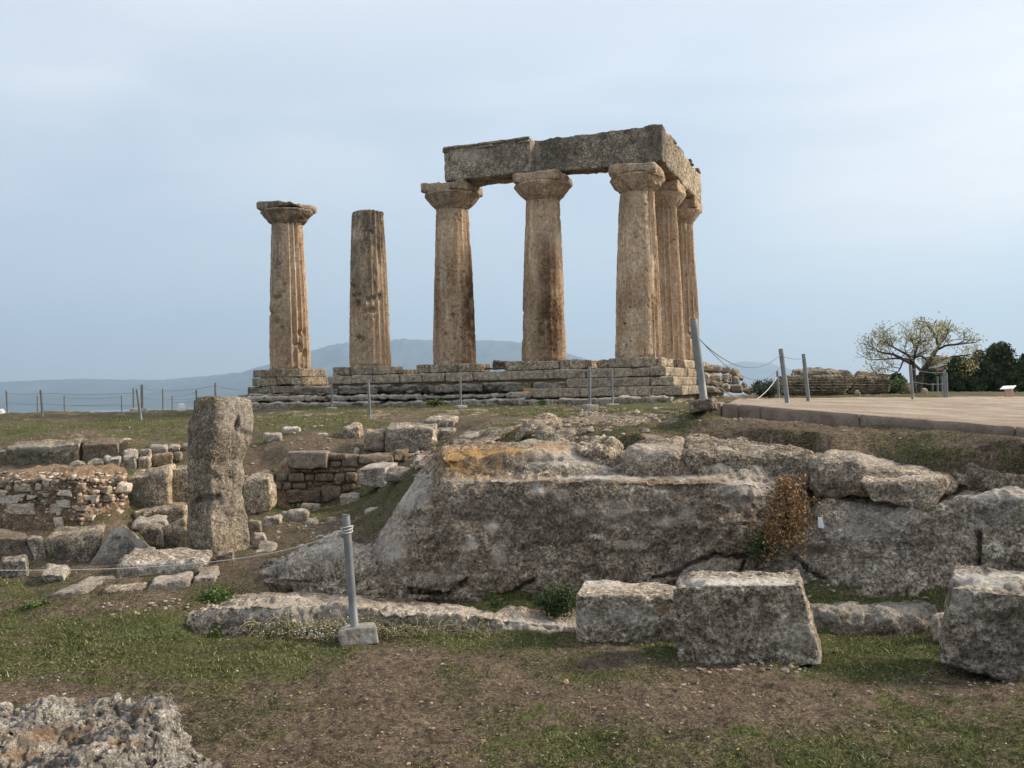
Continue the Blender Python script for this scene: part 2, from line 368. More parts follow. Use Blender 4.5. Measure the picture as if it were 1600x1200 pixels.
# ------------------------------------------------------------------ the ground
CT = []
def ct(px, py, d=None, z=None): CT.append(S(px, py, d) if z is None else SZ(px, py, z))
zz = .12
for p in [(100, 1190), (400, 1190), (800, 1190), (1200, 1190), (1550, 1190), (-150, 1150), (1750, 1150), (0, 1080), (300, 1090), (600, 1080), (900, 1080), (1250, 1090), (1580, 1100), (1750, 1050)]: ct(*p, z=zz)
for p in [(1000, 1012), (1160, 1040), (1600, 1070), (-150, 1000), (50, 1000), (250, 1000), (400, 1000)]: ct(*p, z=.08)
for p in [(545, 1004), (700, 998), (850, 998), (400, 995), (300, 992), (620, 1000), (950, 1000)]: ct(*p, z=.03)
for p in [(-100, 915), (50, 915), (250, 945), (150, 950), (330, 920)]: ct(*p, z=.14)
for p in [(420, 880), (330, 885), (130, 890), (-50, 885)]: ct(*p, z=.2)
for (x, y) in [(-9, 3), (-4, 2), (0, 1), (4, 2), (9, 3), (0, -2), (-5, -2), (5, -2)]: CT.append(np.array([x, y, .3 if y < 2 else .15]))
for p in [  # (px, py, d)
 (400, 845, 13.2), (450, 820, 14), (480, 800, 15.6), (400, 800, 15.6), (520, 790, 16.6), (450, 787, 17.2), (580, 770, 16), (590, 800, 14.6), (540, 835, 12.4),
 (610, 765, 14.8), (650, 730, 14.6), (690, 705, 14.6), (640, 790, 12.6),
 (450, 708, 18.3), (500, 706, 18.3), (420, 690, 19.5), (400, 665, 21.5), (450, 665, 21.5), (500, 665, 21.5), (560, 665, 20.5), (620, 702, 18.4), (660, 690, 18.8), (540, 700, 18.6),
 (700, 660, 20), (760, 655, 19), (740, 690, 16.5), (800, 668, 15.5),
 (-120, 665, 27), (0, 662, 27), (150, 660, 27), (280, 657, 28), (0, 688, 21), (100, 690, 20.3), (200, 697, 19.6), (280, 694, 20.4), (-120, 690, 21), (330, 690, 20), (350, 665, 24),
 (240, 728, 18.6), (285, 728, 18.4), (210, 735, 17), (290, 812, 15.2), (220, 822, 14.8), (340, 800, 15.5), (100, 745, 15.5), (0, 745, 15.5), (-100, 747, 15.5), (180, 745, 15.5), (100, 742, 16.8), (0, 742, 16.8), (180, 742, 16.6), (-100, 742, 16.8), (100, 735, 18.7), (30, 737, 18.8), (160, 733, 18.8), (-60, 737, 18.8), (10, 699, 19.9), (60, 696, 20), (150, 696, 20.1),
 (0, 838, 14.1), (100, 834, 14.1), (200, 830, 14.1), (-120, 840, 14.1), (260, 865, 12.6), (160, 890, 11.7),
 (-200, 655, 33), (0, 654, 33), (150, 652, 33), (290, 648, 33), (380, 645, 33), (-100, 649, 38), (100, 648, 38), (280, 643, 38), (-100, 652, 46), (100, 651, 46), (280, 647, 46), (400, 643, 46), (-200, 647, 42), (0, 646, 42), (150, 645, 42), (290, 641, 42), (380, 639, 42),
 (0, 900, 75), (200, 890, 75), (-200, 900, 75), (400, 860, 75), (600, 800, 75), (900, 720, 75), (1100, 660, 75), (-600, 900, 75),
 (450, 636, 37), (600, 635, 35.5), (700, 634, 34.5), (850, 633, 33), (1000, 631, 32), (1095, 628, 32), (1130, 622, 36), (600, 640, 44), (800, 638, 44), (950, 636, 42), (600, 642, 50), (900, 636, 50), (1150, 619, 45),
 (450, 645, 28), (577, 654, 24.6), (700, 644, 26), (800, 640, 28), (921, 636, 26), (956, 634, 29.5), (640, 655, 22.5), (860, 648, 21), (1000, 645, 20), (1050, 640, 20),
 (1093, 644, 12.8), (1010, 662, 14), (900, 655, 17), (950, 680, 12.4), (1060, 668, 12.4), (1130, 668, 11.9), (1000, 690, 11.9),
 (1190, 690, 11.2), (1300, 690, 10.9), (1300, 668, 12.3), (1450, 704, 10.4), (1580, 738, 9.5), (1600, 705, 9.9), (1750, 765, 9), (1750, 720, 9.3),
 (1130, 653, 13.0), (1250, 660, 12.2), (1400, 672, 11.2), (1600, 687, 9.9),
 (1215, 627, 28.5), (1250, 625, 28), (1180, 626, 20), (1150, 630, 16), (1120, 632, 18), (1300, 617, 34), (1400, 617, 36), (1425, 620, 28.5), (1540, 622, 36), (1650, 622, 36), (1470, 620, 36), (1800, 622, 36),
 (1435, 614, 48), (1560, 614, 60), (1300, 615, 60), (1700, 613, 60), (1200, 615, 60), (1900, 613, 75), (1500, 612, 75),
 # hidden ground below the path and behind the rocks
 (1250, 648, 16), (1400, 652, 16), (1600, 660, 14), (1750, 670, 14), (1350, 632, 24), (1550, 634, 24), (1750, 640, 22)]: ct(*p)
for (px, d, z) in [(1650, 9, .15), (1750, 9, .15), (1900, 8.2, .08), (2100, 7.8, .08), (1900, 7.2, .08), (2200, 7, .1), (2150, 10, 1.3), (1950, 9.9, 1.3),
                   (720, 10.4, .15), (850, 10.4, .2), (1000, 10.3, .2), (1180, 10.1, .2), (720, 11.4, 1.0), (850, 11.4, 1.3), (1000, 11.2, 1.3), (1180, 10.9, 1.35), (600, 11.5, .35), (540, 11, .2), (680, 12.5, 1.0), (800, 12.6, 1.35),
                   (330, 8.95, -.03), (420, 8.9, -.03), (500, 9.2, -.06), (560, 8.95, .0), (700, 8.95, -.03), (850, 8.9, -.03), (700, 9.3, -.04), (900, 9.2, -.03), (1050, 9.0, .0), (1200, 8.6, .02), (1350, 8.45, .0), (1450, 8.4, .0), (1350, 8.9, .03), (1430, 8.8, .03), (450, 10, .05), (600, 9.8, .0), (720, 9.8, .02), (880, 9.8, .04), (1000, 9.7, .04), (1180, 9.5, .05), (1350, 9.35, .08), (1420, 9.2, .08), (1500, 9, .08)]:
    p = S(px, 600, d); CT.append(np.array([p[0], d, z]))
def TS(x, y): return np.stack([x / (y + 3) * 7, np.log(np.maximum(y, -2.7) + 3) * 5], -1)
CT = np.array(CT); _c = TS(CT[:, 0], CT[:, 1])
def _ker(A, B): return np.sqrt(((A[:, None] - B[None]) ** 2).sum(-1) + .001)
_w = np.linalg.solve(_ker(_c, _c) + np.eye(len(_c)) * .015, CT[:, 2])
def base_z(x, y):
    x = np.atleast_1d(np.asarray(x, float)); y = np.atleast_1d(np.asarray(y, float))
    q = TS(x, np.minimum(y, 76)); q[:, 0] = np.clip(q[:, 0], -7, 7); z = np.zeros(len(x))
    for a in range(0, len(x), 20000): z[a:a + 20000] = _ker(q[a:a + 20000], _c) @ _w
    return z
RMK = []
def register(keys):
    """remember a rock mass so that the soil stays below its surface"""
    pxs = np.array([k[0] for k in keys], float); dg = np.linspace(8, 13.6, 113); env = []
    for (px, pr) in keys:
        P = np.array([S(px, py, d) for py, d in pr]); dd, z = P[:, 1], P[:, 2]; e = np.full(len(dg), 99.)
        i0, i1 = dd[1], dd[-2]; o = np.argsort(dd, kind='stable'); v = np.interp(dg, dd[1:-1], z[1:-1])
        m = (dg > i0 - .02) & (dg < i1); fade = sstep(i1, i1 - .45, dg); e[m] = (v - .22 * fade + .9 * (1 - fade))[m]; env.append(e)
    RMK.append((pxs, dg, np.array(env)))
def carve(x, y, z):
    px, _ = PJ(np.stack([x, y, z], -1))
    for pxs, dg, env in RMK:
        m = (px > pxs[0]) & (px < pxs[-1]) & (y > dg[0]) & (y < dg[-1])
        if not m.any(): continue
        i = np.clip(np.searchsorted(pxs, px[m]) - 1, 0, len(pxs) - 2); f = (px[m] - pxs[i]) / (pxs[i + 1] - pxs[i])
        jf = (y[m] - dg[0]) / (dg[1] - dg[0]); j = np.clip(jf.astype(int), 0, len(dg) - 2); 
        e0 = np.minimum(env[i, j], env[i, j + 1]); e1 = np.minimum(env[i + 1, j], env[i + 1, j + 1])
        ef = np.minimum(sstep(pxs[0], pxs[0] + 26, px[m]), sstep(pxs[-1], pxs[-1] - 34, px[m])); e0 = e0 + .9 * (1 - ef); e1 = e1 + .9 * (1 - ef)
        both = (e0 < 50) & (e1 < 50); lim = np.where(both, e0 * (1 - f) + e1 * f, 99)
        z[m] = np.minimum(z[m], lim)
    return z
K0 = S(1127, 630, 13.3); K1 = S(1600, 668, 10.2); K2 = K1 + (K1 - K0) * .9
B0 = S(1150, 623.5, 26); B2 = S(1840, 616, 36); B1 = S(1600, 618.5, 36)
def kerb_pt(t): return K0 + (K1 - K0) * t
def under_path(x, y, z):
    m = (y > 9) & (y < 37) & (x > 2) & (x < 26)
    if not m.any(): return z
    p = np.stack([x[m], y[m]], -1); u = np.full(len(p), .8); v = np.full(len(p), .5); A0, Du = K0, K1 - K0; Bd = B1 - B0
    for _ in range(8):
        f = A0[:2] * (1 - v[:, None]) + B0[:2] * v[:, None] + u[:, None] * (Du[:2] * (1 - v[:, None]) + Bd[:2] * v[:, None]) - p
        fu = Du[:2] * (1 - v[:, None]) + Bd[:2] * v[:, None]; fv = B0[:2] - A0[:2] + u[:, None] * (Bd[:2] - Du[:2])
        det = fu[:, 0] * fv[:, 1] - fu[:, 1] * fv[:, 0]; u = u - (f[:, 0] * fv[:, 1] - f[:, 1] * fv[:, 0]) / det; v = v - (fu[:, 0] * f[:, 1] - fu[:, 1] * f[:, 0]) / det
    zp = (A0[2] + Du[2] * u) * (1 - v) + (B0[2] + Bd[2] * u) * v
    ins = (u > 0) & (u < 1.9) & (v > .004) & (v < 1); zz = z[m]; zz[ins] = np.minimum(zz[ins], zp[ins] - .07); 
    fr = (u > 0) & (u < 1.9) & (v <= .004) & (v > -.05); zz[fr] = np.minimum(zz[fr], zp[fr] - .10); z[m] = zz; return z
def far_z(x, y):
    az = x / np.maximum(y, 1)
    plain = -70 - 40 * sstep(300, 3000, y)
    drop = sstep(70, 420, y) * (1 - sstep(.22, .42, az)) + sstep(150, 1200, y) * sstep(.22, .42, az)
    return drop, plain
def ground_z(x, y, fine=True):
    x = np.atleast_1d(np.asarray(x, float)); y = np.atleast_1d(np.asarray(y, float)); z = base_z(x, y)
    P = np.stack([x, y, 0 * x], -1)
    near = 1 - sstep(60, 90, y)
    z = z + near * ((.022 + .03 * sstep(9.8, 13, y)) * fbm(P * .9, 3, 3) + .022 * fbm(P * 4.2, 5, 3) * sstep(2, 6, y))
    if fine: z = z + near * (.011 * fbm(P * 19, 8, 3) + .006 * fbm(P * 55, 12, 2) * (1 - sstep(12, 25, y)))
    z = under_path(x, y, carve(x, y, z))
    dr, pl = far_z(x, y)
    return z * (1 - dr) + pl * dr
def gz(x, y): return float(ground_z(x, y, False)[0])

GREEN = [(60, 985, 190, 26, 1), (330, 1035, 190, 22, .85), (110, 1045, 160, 30, .5), (760, 990, 130, 12, 1), (690, 1010, 60, 20, .55), (1020, 1008, 40, 20, 1), (1390, 1025, 90, 26, .95), (1560, 1170, 170, 50, .5),
         (1000, 1140, 60, 30, .45), (880, 1170, 120, 30, .45), (740, 1060, 50, 16, .4), (60, 930, 90, 20, .75), (330, 925, 50, 16, .9), (200, 1010, 160, 18, .7), (440, 1015, 90, 12, .8), (250, 880, 40, 8, .5),
         (150, 665, 130, 6, .9), (40, 672, 60, 10, .8), (180, 656, 40, 4, 1), (250, 672, 70, 8, .5), (440, 661, 60, 4, 1), (520, 654, 40, 2.5, 1), (400, 640, 60, 2, .6), (700, 638, 200, 1.6, .9), (860, 644, 120, 2.6, .85), (1000, 634, 60, 3, .9), (1020, 645, 40, 3, .6), (860, 679, 18, 6, 1), (1080, 643, 25, 3, .7),
         (600, 770, 60, 20, .85), (520, 800, 70, 10, .6), (660, 735, 30, 14, .8), (265, 735, 40, 5, 1), (280, 804, 25, 12, .9), (440, 855, 40, 14, .45), (400, 775, 25, 8, .4), (560, 795, 50, 12, .7), (255, 825, 40, 6, .6),
         (1400, 690, 80, 8, .75), (1250, 684, 40, 6, .5), (1130, 678, 20, 5, .6), (1480, 706, 60, 10, .5), (1320, 618, 110, 2.2, 1), (1500, 1000, 60, 10, .6), (1340, 935, 60, 4, .6), (1430, 950, 30, 5, .7), (1210, 640, 40, 2, .3)]
PALE = [(560, 647, 130, 3.2, .55), (440, 645, 50, 4, .6), (200, 644, 120, 2.2, .7), (30, 650, 40, 3, .5), (740, 643, 60, 2, 1), (860, 637, 110, 1.4, .8), (930, 655, 90, 8, .85), (850, 660, 40, 8, .8), (1010, 650, 60, 5, .6), (900, 672, 40, 8, .5),
        (1060, 685, 60, 8, .6), (1150, 690, 60, 4, .4), (1135, 618, 40, 4, .8), (1180, 628, 50, 3, .7), (1560, 715, 40, 6, .4), (690, 715, 60, 10, .7), (100, 688, 120, 2.5, .55), (250, 820, 60, 3, .4), (1110, 655, 20, 3, .4)]
DIRT = [(560, 1110, 190, 60, .9), (1120, 1090, 170, 40, 1), (1350, 1085, 200, 30, .6), (60, 1075, 90, 20, .9), (640, 1040, 100, 20, .9), (950, 1030, 90, 20, .6), (1550, 1100, 100, 26, .6), (430, 1190, 120, 30, .5), (800, 1100, 160, 40, .45),
        (110, 875, 120, 12, .8), (460, 720, 60, 30, .9), (400, 730, 40, 40, .8), (520, 690, 80, 16, .8), (760, 660, 90, 8, 1), (640, 655, 80, 5, .9), (540, 840, 60, 14, .7), (470, 840, 40, 18, .5), (560, 862, 40, 20, .6), (100, 825, 110, 8, .9), (730, 675, 40, 8, .8),
        (1200, 662, 120, 10, .7), (1100, 670, 60, 7, .6), (1520, 690, 80, 10, .4), (1350, 930, 120, 4, .7), (430, 905, 30, 10, .7), (700, 935, 60, 6, .8)]
def masks(V):
    P = np.array(V); P = np.stack([P[:, 0], P[:, 1], 0 * P[:, 0]], -1)
    n1 = fbm(P * 1.1, 21, 4, .6); n2 = fbm(P * .35, 31, 3); n3 = fbm(P * 5, 41, 4, .6)
    # the patches keep ragged edges: wobble the lookup point in world space
    W = np.array(V, float); sc_ = .05 * np.maximum(W[:, 1:2], 1)
    W[:, 0:1] += sc_ * .35 * fbm(P * 1.7, 51, 3)[:, None]; W[:, 2:3] += sc_ * .09 * fbm(P * 1.9, 61, 3)[:, None]
    g = blobs(W, GREEN); p = blobs(W, PALE); d = blobs(W, DIRT)
    green = np.clip(g * .62 + .26 + .55 * n1 + .35 * n2 + .6 * n3 - .5 * d - .5 * p, 0, 1)
    dirt = np.clip(d * .75 + .14 - .6 * n1 + .35 * n3 - .6 * g, 0, 1)
    pale = np.clip(p * (1 + .5 * n3) + .25 * n3 - .12, 0, 1)
    return green, dirt, pale
def build_ground():
    ys = np.concatenate([np.exp(np.linspace(math.log(.4), math.log(6.6), 36))[:-1] - 3, np.exp(np.linspace(math.log(6.6), math.log(19), 400))[:-1] - 3,
                         np.exp(np.linspace(math.log(19), math.log(70), 230))[:-1] - 3, np.exp(np.linspace(math.log(70), math.log(9500), 90)) - 3])
    ts = np.concatenate([np.linspace(-1.6, -.6, 22)[:-1], np.linspace(-.6, .6, 600), np.linspace(.6, 1.6, 22)[1:]])
    T, Y = np.meshgrid(ts, ys); X = T * (Y + 3); x, y = X.ravel(), Y.ravel()
    V = np.stack([x, y, ground_z(x, y)], -1)
    ny, nx = T.shape; i = np.arange(ny - 1)[:, None] * nx; j = np.arange(nx - 1)[None]
    Q = np.stack([i + j, i + j + 1, i + nx + j + 1, i + nx + j], -1).reshape(-1, 4)
    g, d, p = masks(V)
    far = sstep(90, 200, y)
    m = M('ground of soil, moss and thin grass', .95, .1)
    fine = m.noise(70, 5, .7); mid = m.noise(14, 8, .75); big = m.noise(2.2, 7, .65)
    soil = m.mix(m.ramp(mid, .34, .62), (.098, .073, .052), (.225, .172, .125))
    soil = m.mix(m.ramp(fine, .58, .70), soil, (.38, .30, .235))
    olive = m.mix(m.ramp(m.noise(19, 8, .75), .36, .64), (.070, .064, .034), (.150, .128, .072))
    olive = m.mix(m.ramp(m.noise(45, 5, .7), .52, .66), olive, (.27, .225, .135))
    grn = m.mix(m.ramp(m.noise(24, 8, .75), .38, .62), (.065, .080, .026), (.140, .150, .055))
    grn = m.mix(m.ramp(m.noise(50, 4, .7), .56, .7), grn, (.22, .195, .10))
    c = m.mix(m.ramp(m.math('ADD', m.attr('dirt'), m.math('MULTIPLY', mid, .5)), .36, .78), olive, soil)
    c = m.mix(m.ramp(m.math('ADD', m.attr('green'), m.math('MULTIPLY', m.noise(11, 8, .75), .7)), .62, .98), c, grn)
    pal = m.mix(m.ramp(m.noise(9, 9, .75), .35, .65), (.22, .165, .12), (.42, .34, .27))
    c = m.mix(m.ramp(m.math('ADD', m.attr('pale'), m.math('MULTIPLY', m.noise(7, 9, .75), .6)), .6, .8), c, pal)
    c = m.mix(m.ramp(m.noise(38, 6, .8), .32, .68), m.mix(1, c, (.34, .33, .31), 'MULTIPLY'), m.mix(1, c, (1.6, 1.57, 1.5), 'MULTIPLY'))
    dots = m.vor(34); c = m.mix(m.math('MULTIPLY', m.ramp(dots, .19, .12), m.ramp(m.noise(5, 4), .36, .56)), c, (.46, .38, .30))
    c = m.mix(m.attr('far'), c, m.mix(m.ramp(m.noise(.004, 5), .4, .6), (.10, .12, .07), (.20, .18, .13)))
    c = m.mix(m.ramp(big, .3, .7), m.mix(1, c, (.72, .72, .72), 'MULTIPLY'), c)
    nrm = m.bump(m.math('ADD', m.noise(30, 8, .8), m.math('MULTIPLY', m.noise(90, 4, .7), .5)), .035)
    G().add(V, Q, green=g, dirt=d, pale=p, far=far).build('ground', m.done(c, nrm), kind='structure')

# ------------------------------------------------------------------ bedrock and hewn blocks
def cut(V, Q, lines, w=.03, dep=.09):
    """carve thin cracks along photo polylines into the front of a rock"""
    N = normals(V, Q); px, py = PJ(V); d = np.zeros(len(V)); k = V[:, 1] / F
    for L in lines:
        best = np.full(len(V), 1e9)
        for (x0, y0), (x1, y1) in zip(L[:-1], L[1:]):
            t = np.clip(((px - x0) * (x1 - x0) + (py - y0) * (y1 - y0)) / ((x1 - x0) ** 2 + (y1 - y0) ** 2 + 1e-9), 0, 1)
            best = np.minimum(best, np.hypot(px - x0 - t * (x1 - x0), py - y0 - t * (y1 - y0)) * k)
        best = best + .012 * fbm(V * 14, 3, 2); d = np.maximum(d, sstep(w, w * .3, best))
    return V - N * (d * dep)[:, None], d
def rockmass(name, keys, label, mat, seed, nu=300, seg=.022, amp=.06, freq=1.6, pit=.02, pitf=7, chip=.05, lines=None, cat='bedrock', **at):
    register(keys)
    V, Q, T = sheet(keys, nu, seg, amp, freq, seed, pit, pitf, chip)
    V = V + normals(V, np.array(Q)) * (.012 * fbm(V * 11, seed + 30, 4, .65) )[:, None]
    V = V - normals(V, np.array(Q)) * (.028 * sstep(.05, .55, fbm(V * [.7, .7, 5.5] + .2 * fbm(V * 1.5, 5, 2)[:, None], seed + 60, 4, .6)) + .035 * sstep(.50, .05, worley(V * [2.2, 2.2, 4.5], seed + 70)) * sstep(0, .5, fbm(V * .8, seed + 71, 2)))[:, None]
    g = G(); dd = 0
    if lines: V, dd = cut(V, np.array(Q), lines)
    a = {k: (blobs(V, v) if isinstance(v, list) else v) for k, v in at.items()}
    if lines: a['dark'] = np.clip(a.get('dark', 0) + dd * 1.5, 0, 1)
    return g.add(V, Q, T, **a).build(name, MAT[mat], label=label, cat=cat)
def rk(name, label, pts, d, off, mat='grey_rock', seed=1, r=.05, amp=.02, freq=3, seg=.025, pit=.012, pitf=9, chip=.03, cat='stone block', group=None, parent=None, top=None, sink=.1, **at):
    """block from its front face in the photo (tl, tr, br, bl), distance(s), and offset to its back face"""
    if not isinstance(d, tuple): d = (d, d)
    tl, tr, br, bl = pts; P = [S(*bl, d[0]), S(*br, d[1]), S(*tr, d[1]), S(*tl, d[0])]; o = np.array(off, float); o[0] += .9 * o[1] * .5 * (P[0][0] + P[1][0]) / P[0][1]
    Bk = [p + o for p in P]
    if P[0][1] < 11.7 and tl[0] < 400: P[2] = P[2] + [0, 0, .05]; P[3] = P[3] + [0, 0, .05]; Bk[2] = Bk[2] + [0, 0, .05]; Bk[3] = Bk[3] + [0, 0, .05]
    for p in (P[0], P[1], Bk[0], Bk[1]): p[2] -= sink
    if top: Bk[2] = Bk[2] + [0, 0, top]; Bk[3] = Bk[3] + [0, 0, top]
    V, Q = hexa(P + Bk, seg, r, amp, freq, seed, pit, pitf, chip)
    a = {k: (blobs(V, v) if isinstance(v, list) else v) for k, v in at.items()}
    return G().add(V, Q, **a).build(name, MAT[mat], parent, label=label, cat=cat, group=group)

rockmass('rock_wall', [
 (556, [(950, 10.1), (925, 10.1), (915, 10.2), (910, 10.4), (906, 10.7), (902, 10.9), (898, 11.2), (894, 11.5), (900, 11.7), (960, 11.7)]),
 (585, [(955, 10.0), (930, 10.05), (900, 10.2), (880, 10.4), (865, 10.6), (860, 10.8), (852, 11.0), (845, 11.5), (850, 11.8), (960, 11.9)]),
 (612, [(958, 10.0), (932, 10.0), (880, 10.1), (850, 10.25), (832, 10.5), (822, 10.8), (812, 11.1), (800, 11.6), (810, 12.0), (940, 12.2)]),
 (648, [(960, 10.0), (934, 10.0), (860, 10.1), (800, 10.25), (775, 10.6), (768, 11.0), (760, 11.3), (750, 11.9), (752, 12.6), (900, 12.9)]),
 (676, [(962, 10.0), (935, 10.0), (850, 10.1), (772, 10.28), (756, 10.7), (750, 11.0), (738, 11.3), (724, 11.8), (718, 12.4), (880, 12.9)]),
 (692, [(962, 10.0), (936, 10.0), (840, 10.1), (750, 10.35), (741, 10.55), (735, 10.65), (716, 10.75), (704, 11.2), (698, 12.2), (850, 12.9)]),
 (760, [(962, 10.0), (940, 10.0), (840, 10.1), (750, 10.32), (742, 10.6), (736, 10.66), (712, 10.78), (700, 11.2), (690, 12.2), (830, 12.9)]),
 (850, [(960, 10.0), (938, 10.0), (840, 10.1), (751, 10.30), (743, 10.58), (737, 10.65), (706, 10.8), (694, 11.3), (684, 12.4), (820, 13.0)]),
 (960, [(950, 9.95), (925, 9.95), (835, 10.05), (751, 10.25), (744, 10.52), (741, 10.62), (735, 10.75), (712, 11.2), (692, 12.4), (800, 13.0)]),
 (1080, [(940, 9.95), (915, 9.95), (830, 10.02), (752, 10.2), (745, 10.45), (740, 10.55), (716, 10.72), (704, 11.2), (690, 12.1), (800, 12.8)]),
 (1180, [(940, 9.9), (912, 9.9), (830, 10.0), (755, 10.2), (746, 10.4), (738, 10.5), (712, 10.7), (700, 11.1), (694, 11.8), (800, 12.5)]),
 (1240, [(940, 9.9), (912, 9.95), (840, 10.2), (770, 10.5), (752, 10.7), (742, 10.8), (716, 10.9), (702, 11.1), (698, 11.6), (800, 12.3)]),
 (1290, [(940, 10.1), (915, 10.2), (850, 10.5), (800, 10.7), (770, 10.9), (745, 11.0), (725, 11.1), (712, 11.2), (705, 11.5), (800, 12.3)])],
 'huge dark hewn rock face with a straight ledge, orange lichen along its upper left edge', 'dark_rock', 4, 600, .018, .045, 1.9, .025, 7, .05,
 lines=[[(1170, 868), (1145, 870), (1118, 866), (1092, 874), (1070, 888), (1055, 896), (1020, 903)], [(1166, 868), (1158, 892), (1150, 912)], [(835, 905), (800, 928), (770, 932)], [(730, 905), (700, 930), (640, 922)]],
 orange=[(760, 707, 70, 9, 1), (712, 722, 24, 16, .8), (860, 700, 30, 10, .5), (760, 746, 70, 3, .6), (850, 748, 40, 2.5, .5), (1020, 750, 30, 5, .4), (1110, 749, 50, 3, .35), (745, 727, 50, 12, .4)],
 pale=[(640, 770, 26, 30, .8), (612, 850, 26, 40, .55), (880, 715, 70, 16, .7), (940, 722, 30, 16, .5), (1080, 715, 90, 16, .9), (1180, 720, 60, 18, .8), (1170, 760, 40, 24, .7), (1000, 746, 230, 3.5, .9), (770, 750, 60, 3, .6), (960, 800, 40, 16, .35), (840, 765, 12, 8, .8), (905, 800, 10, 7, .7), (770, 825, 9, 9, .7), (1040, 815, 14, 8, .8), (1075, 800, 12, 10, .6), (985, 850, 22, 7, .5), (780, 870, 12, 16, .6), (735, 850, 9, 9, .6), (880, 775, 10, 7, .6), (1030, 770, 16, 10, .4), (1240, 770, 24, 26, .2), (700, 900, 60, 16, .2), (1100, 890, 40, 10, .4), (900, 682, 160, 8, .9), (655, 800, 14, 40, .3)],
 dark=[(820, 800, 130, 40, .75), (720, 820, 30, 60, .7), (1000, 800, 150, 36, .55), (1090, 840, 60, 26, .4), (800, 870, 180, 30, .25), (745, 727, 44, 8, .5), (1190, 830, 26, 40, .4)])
rockmass('rock_wall', [
 (1196, [(950, 9.8), (918, 9.85), (890, 9.95), (870, 10.1), (862, 10.3), (858, 10.4), (856, 10.5), (855, 10.6), (853, 10.8), (940, 10.9)]),
 (1240, [(950, 9.65), (918, 9.7), (885, 9.8), (866, 9.9), (856, 10.1), (850, 10.25), (840, 10.5), (830, 10.6), (826, 10.8), (940, 11)]),
 (1290, [(950, 9.55), (920, 9.6), (880, 9.7), (862, 9.85), (855, 10.0), (800, 10.25), (775, 10.35), (765, 10.5), (760, 10.8), (900, 11.2)]),
 (1340, [(950, 9.45), (922, 9.5), (880, 9.6), (850, 9.75), (838, 9.9), (800, 10.1), (782, 10.25), (774, 10.5), (768, 10.8), (900, 11.2)]),
 (1420, [(950, 9.3), (924, 9.35), (880, 9.4), (840, 9.5), (815, 9.6), (795, 9.75), (784, 9.95), (778, 10.2), (772, 10.6), (900, 11.0)]),
 (1500, [(950, 9.1), (920, 9.15), (870, 9.2), (820, 9.3), (795, 9.4), (776, 9.55), (766, 9.8), (758, 10.1), (752, 10.4), (900, 10.9)]),
 (1600, [(950, 8.8), (915, 8.85), (860, 8.9), (810, 9.0), (786, 9.1), (768, 9.25), (760, 9.5), (752, 9.8), (748, 10.1), (900, 10.6)]),
 (1760, [(950, 8.4), (915, 8.45), (860, 8.5), (820, 8.6), (800, 8.7), (785, 8.85), (775, 9.1), (768, 9.4), (764, 9.7), (900, 10.2)]),
 (2150, [(1010, 7.9), (965, 7.95), (890, 8.0), (850, 8.1), (825, 8.2), (805, 8.35), (792, 8.6), (784, 8.9), (780, 9.2), (920, 9.7)])],
 'broad grey rock mass at the right edge, rounded and pitted, beside the dried vine', 'grey_rock', 14, 380, .021, .08, 1.3, .025, 7, .06,
 lines=[[(1530, 835), (1528, 860), (1530, 884)], [(1245, 870), (1262, 890), (1290, 905)]],
 dark=[(1560, 800, 60, 30, .6), (1440, 850, 90, 40, .35), (1330, 885, 60, 30, .4), (1240, 890, 40, 24, .4), (1290, 770, 20, 20, .4)], pale=[(1380, 800, 60, 14, .4), (1330, 830, 40, 14, .3), (1540, 770, 90, 10, .6)],
 soil=[(1275, 858, 34, 9, 1)])
rockmass('bedrock_slope', [
 (398, [(935, 10.6), (917, 10.6), (912, 10.65), (905, 10.8), (902, 11.0), (900, 11.3), (925, 11.5)]),
 (425, [(940, 10.4), (920, 10.4), (900, 10.5), (882, 10.8), (876, 11.1), (872, 11.6), (915, 11.9)]),
 (470, [(945, 10.3), (924, 10.3), (895, 10.45), (872, 10.8), (862, 11.2), (857, 11.9), (905, 12.3)]),
 (520, [(945, 10.2), (926, 10.2), (890, 10.4), (862, 10.8), (850, 11.3), (843, 12.1), (895, 12.6)]),
 (575, [(945, 10.15), (928, 10.15), (892, 10.35), (865, 10.7), (852, 11.2), (846, 12.0), (895, 12.5)]),
 (625, [(945, 10.3), (925, 10.3), (905, 10.45), (880, 10.8), (868, 11.2), (862, 11.8), (895, 12.3)])],
 'rough sloping bedrock with pink and white patches, left of the dark hewn face', 'grey_rock', 24, 190, .022, .12, 2.4, .05, 8, .12, pale=[(520, 855, 70, 14, .6), (450, 880, 40, 20, .3)], orange=[(460, 905, 14, 5, .25), (430, 900, 10, 5, .3)], soil=[(430, 915, 50, 5, .6), (560, 900, 20, 4, .5)])
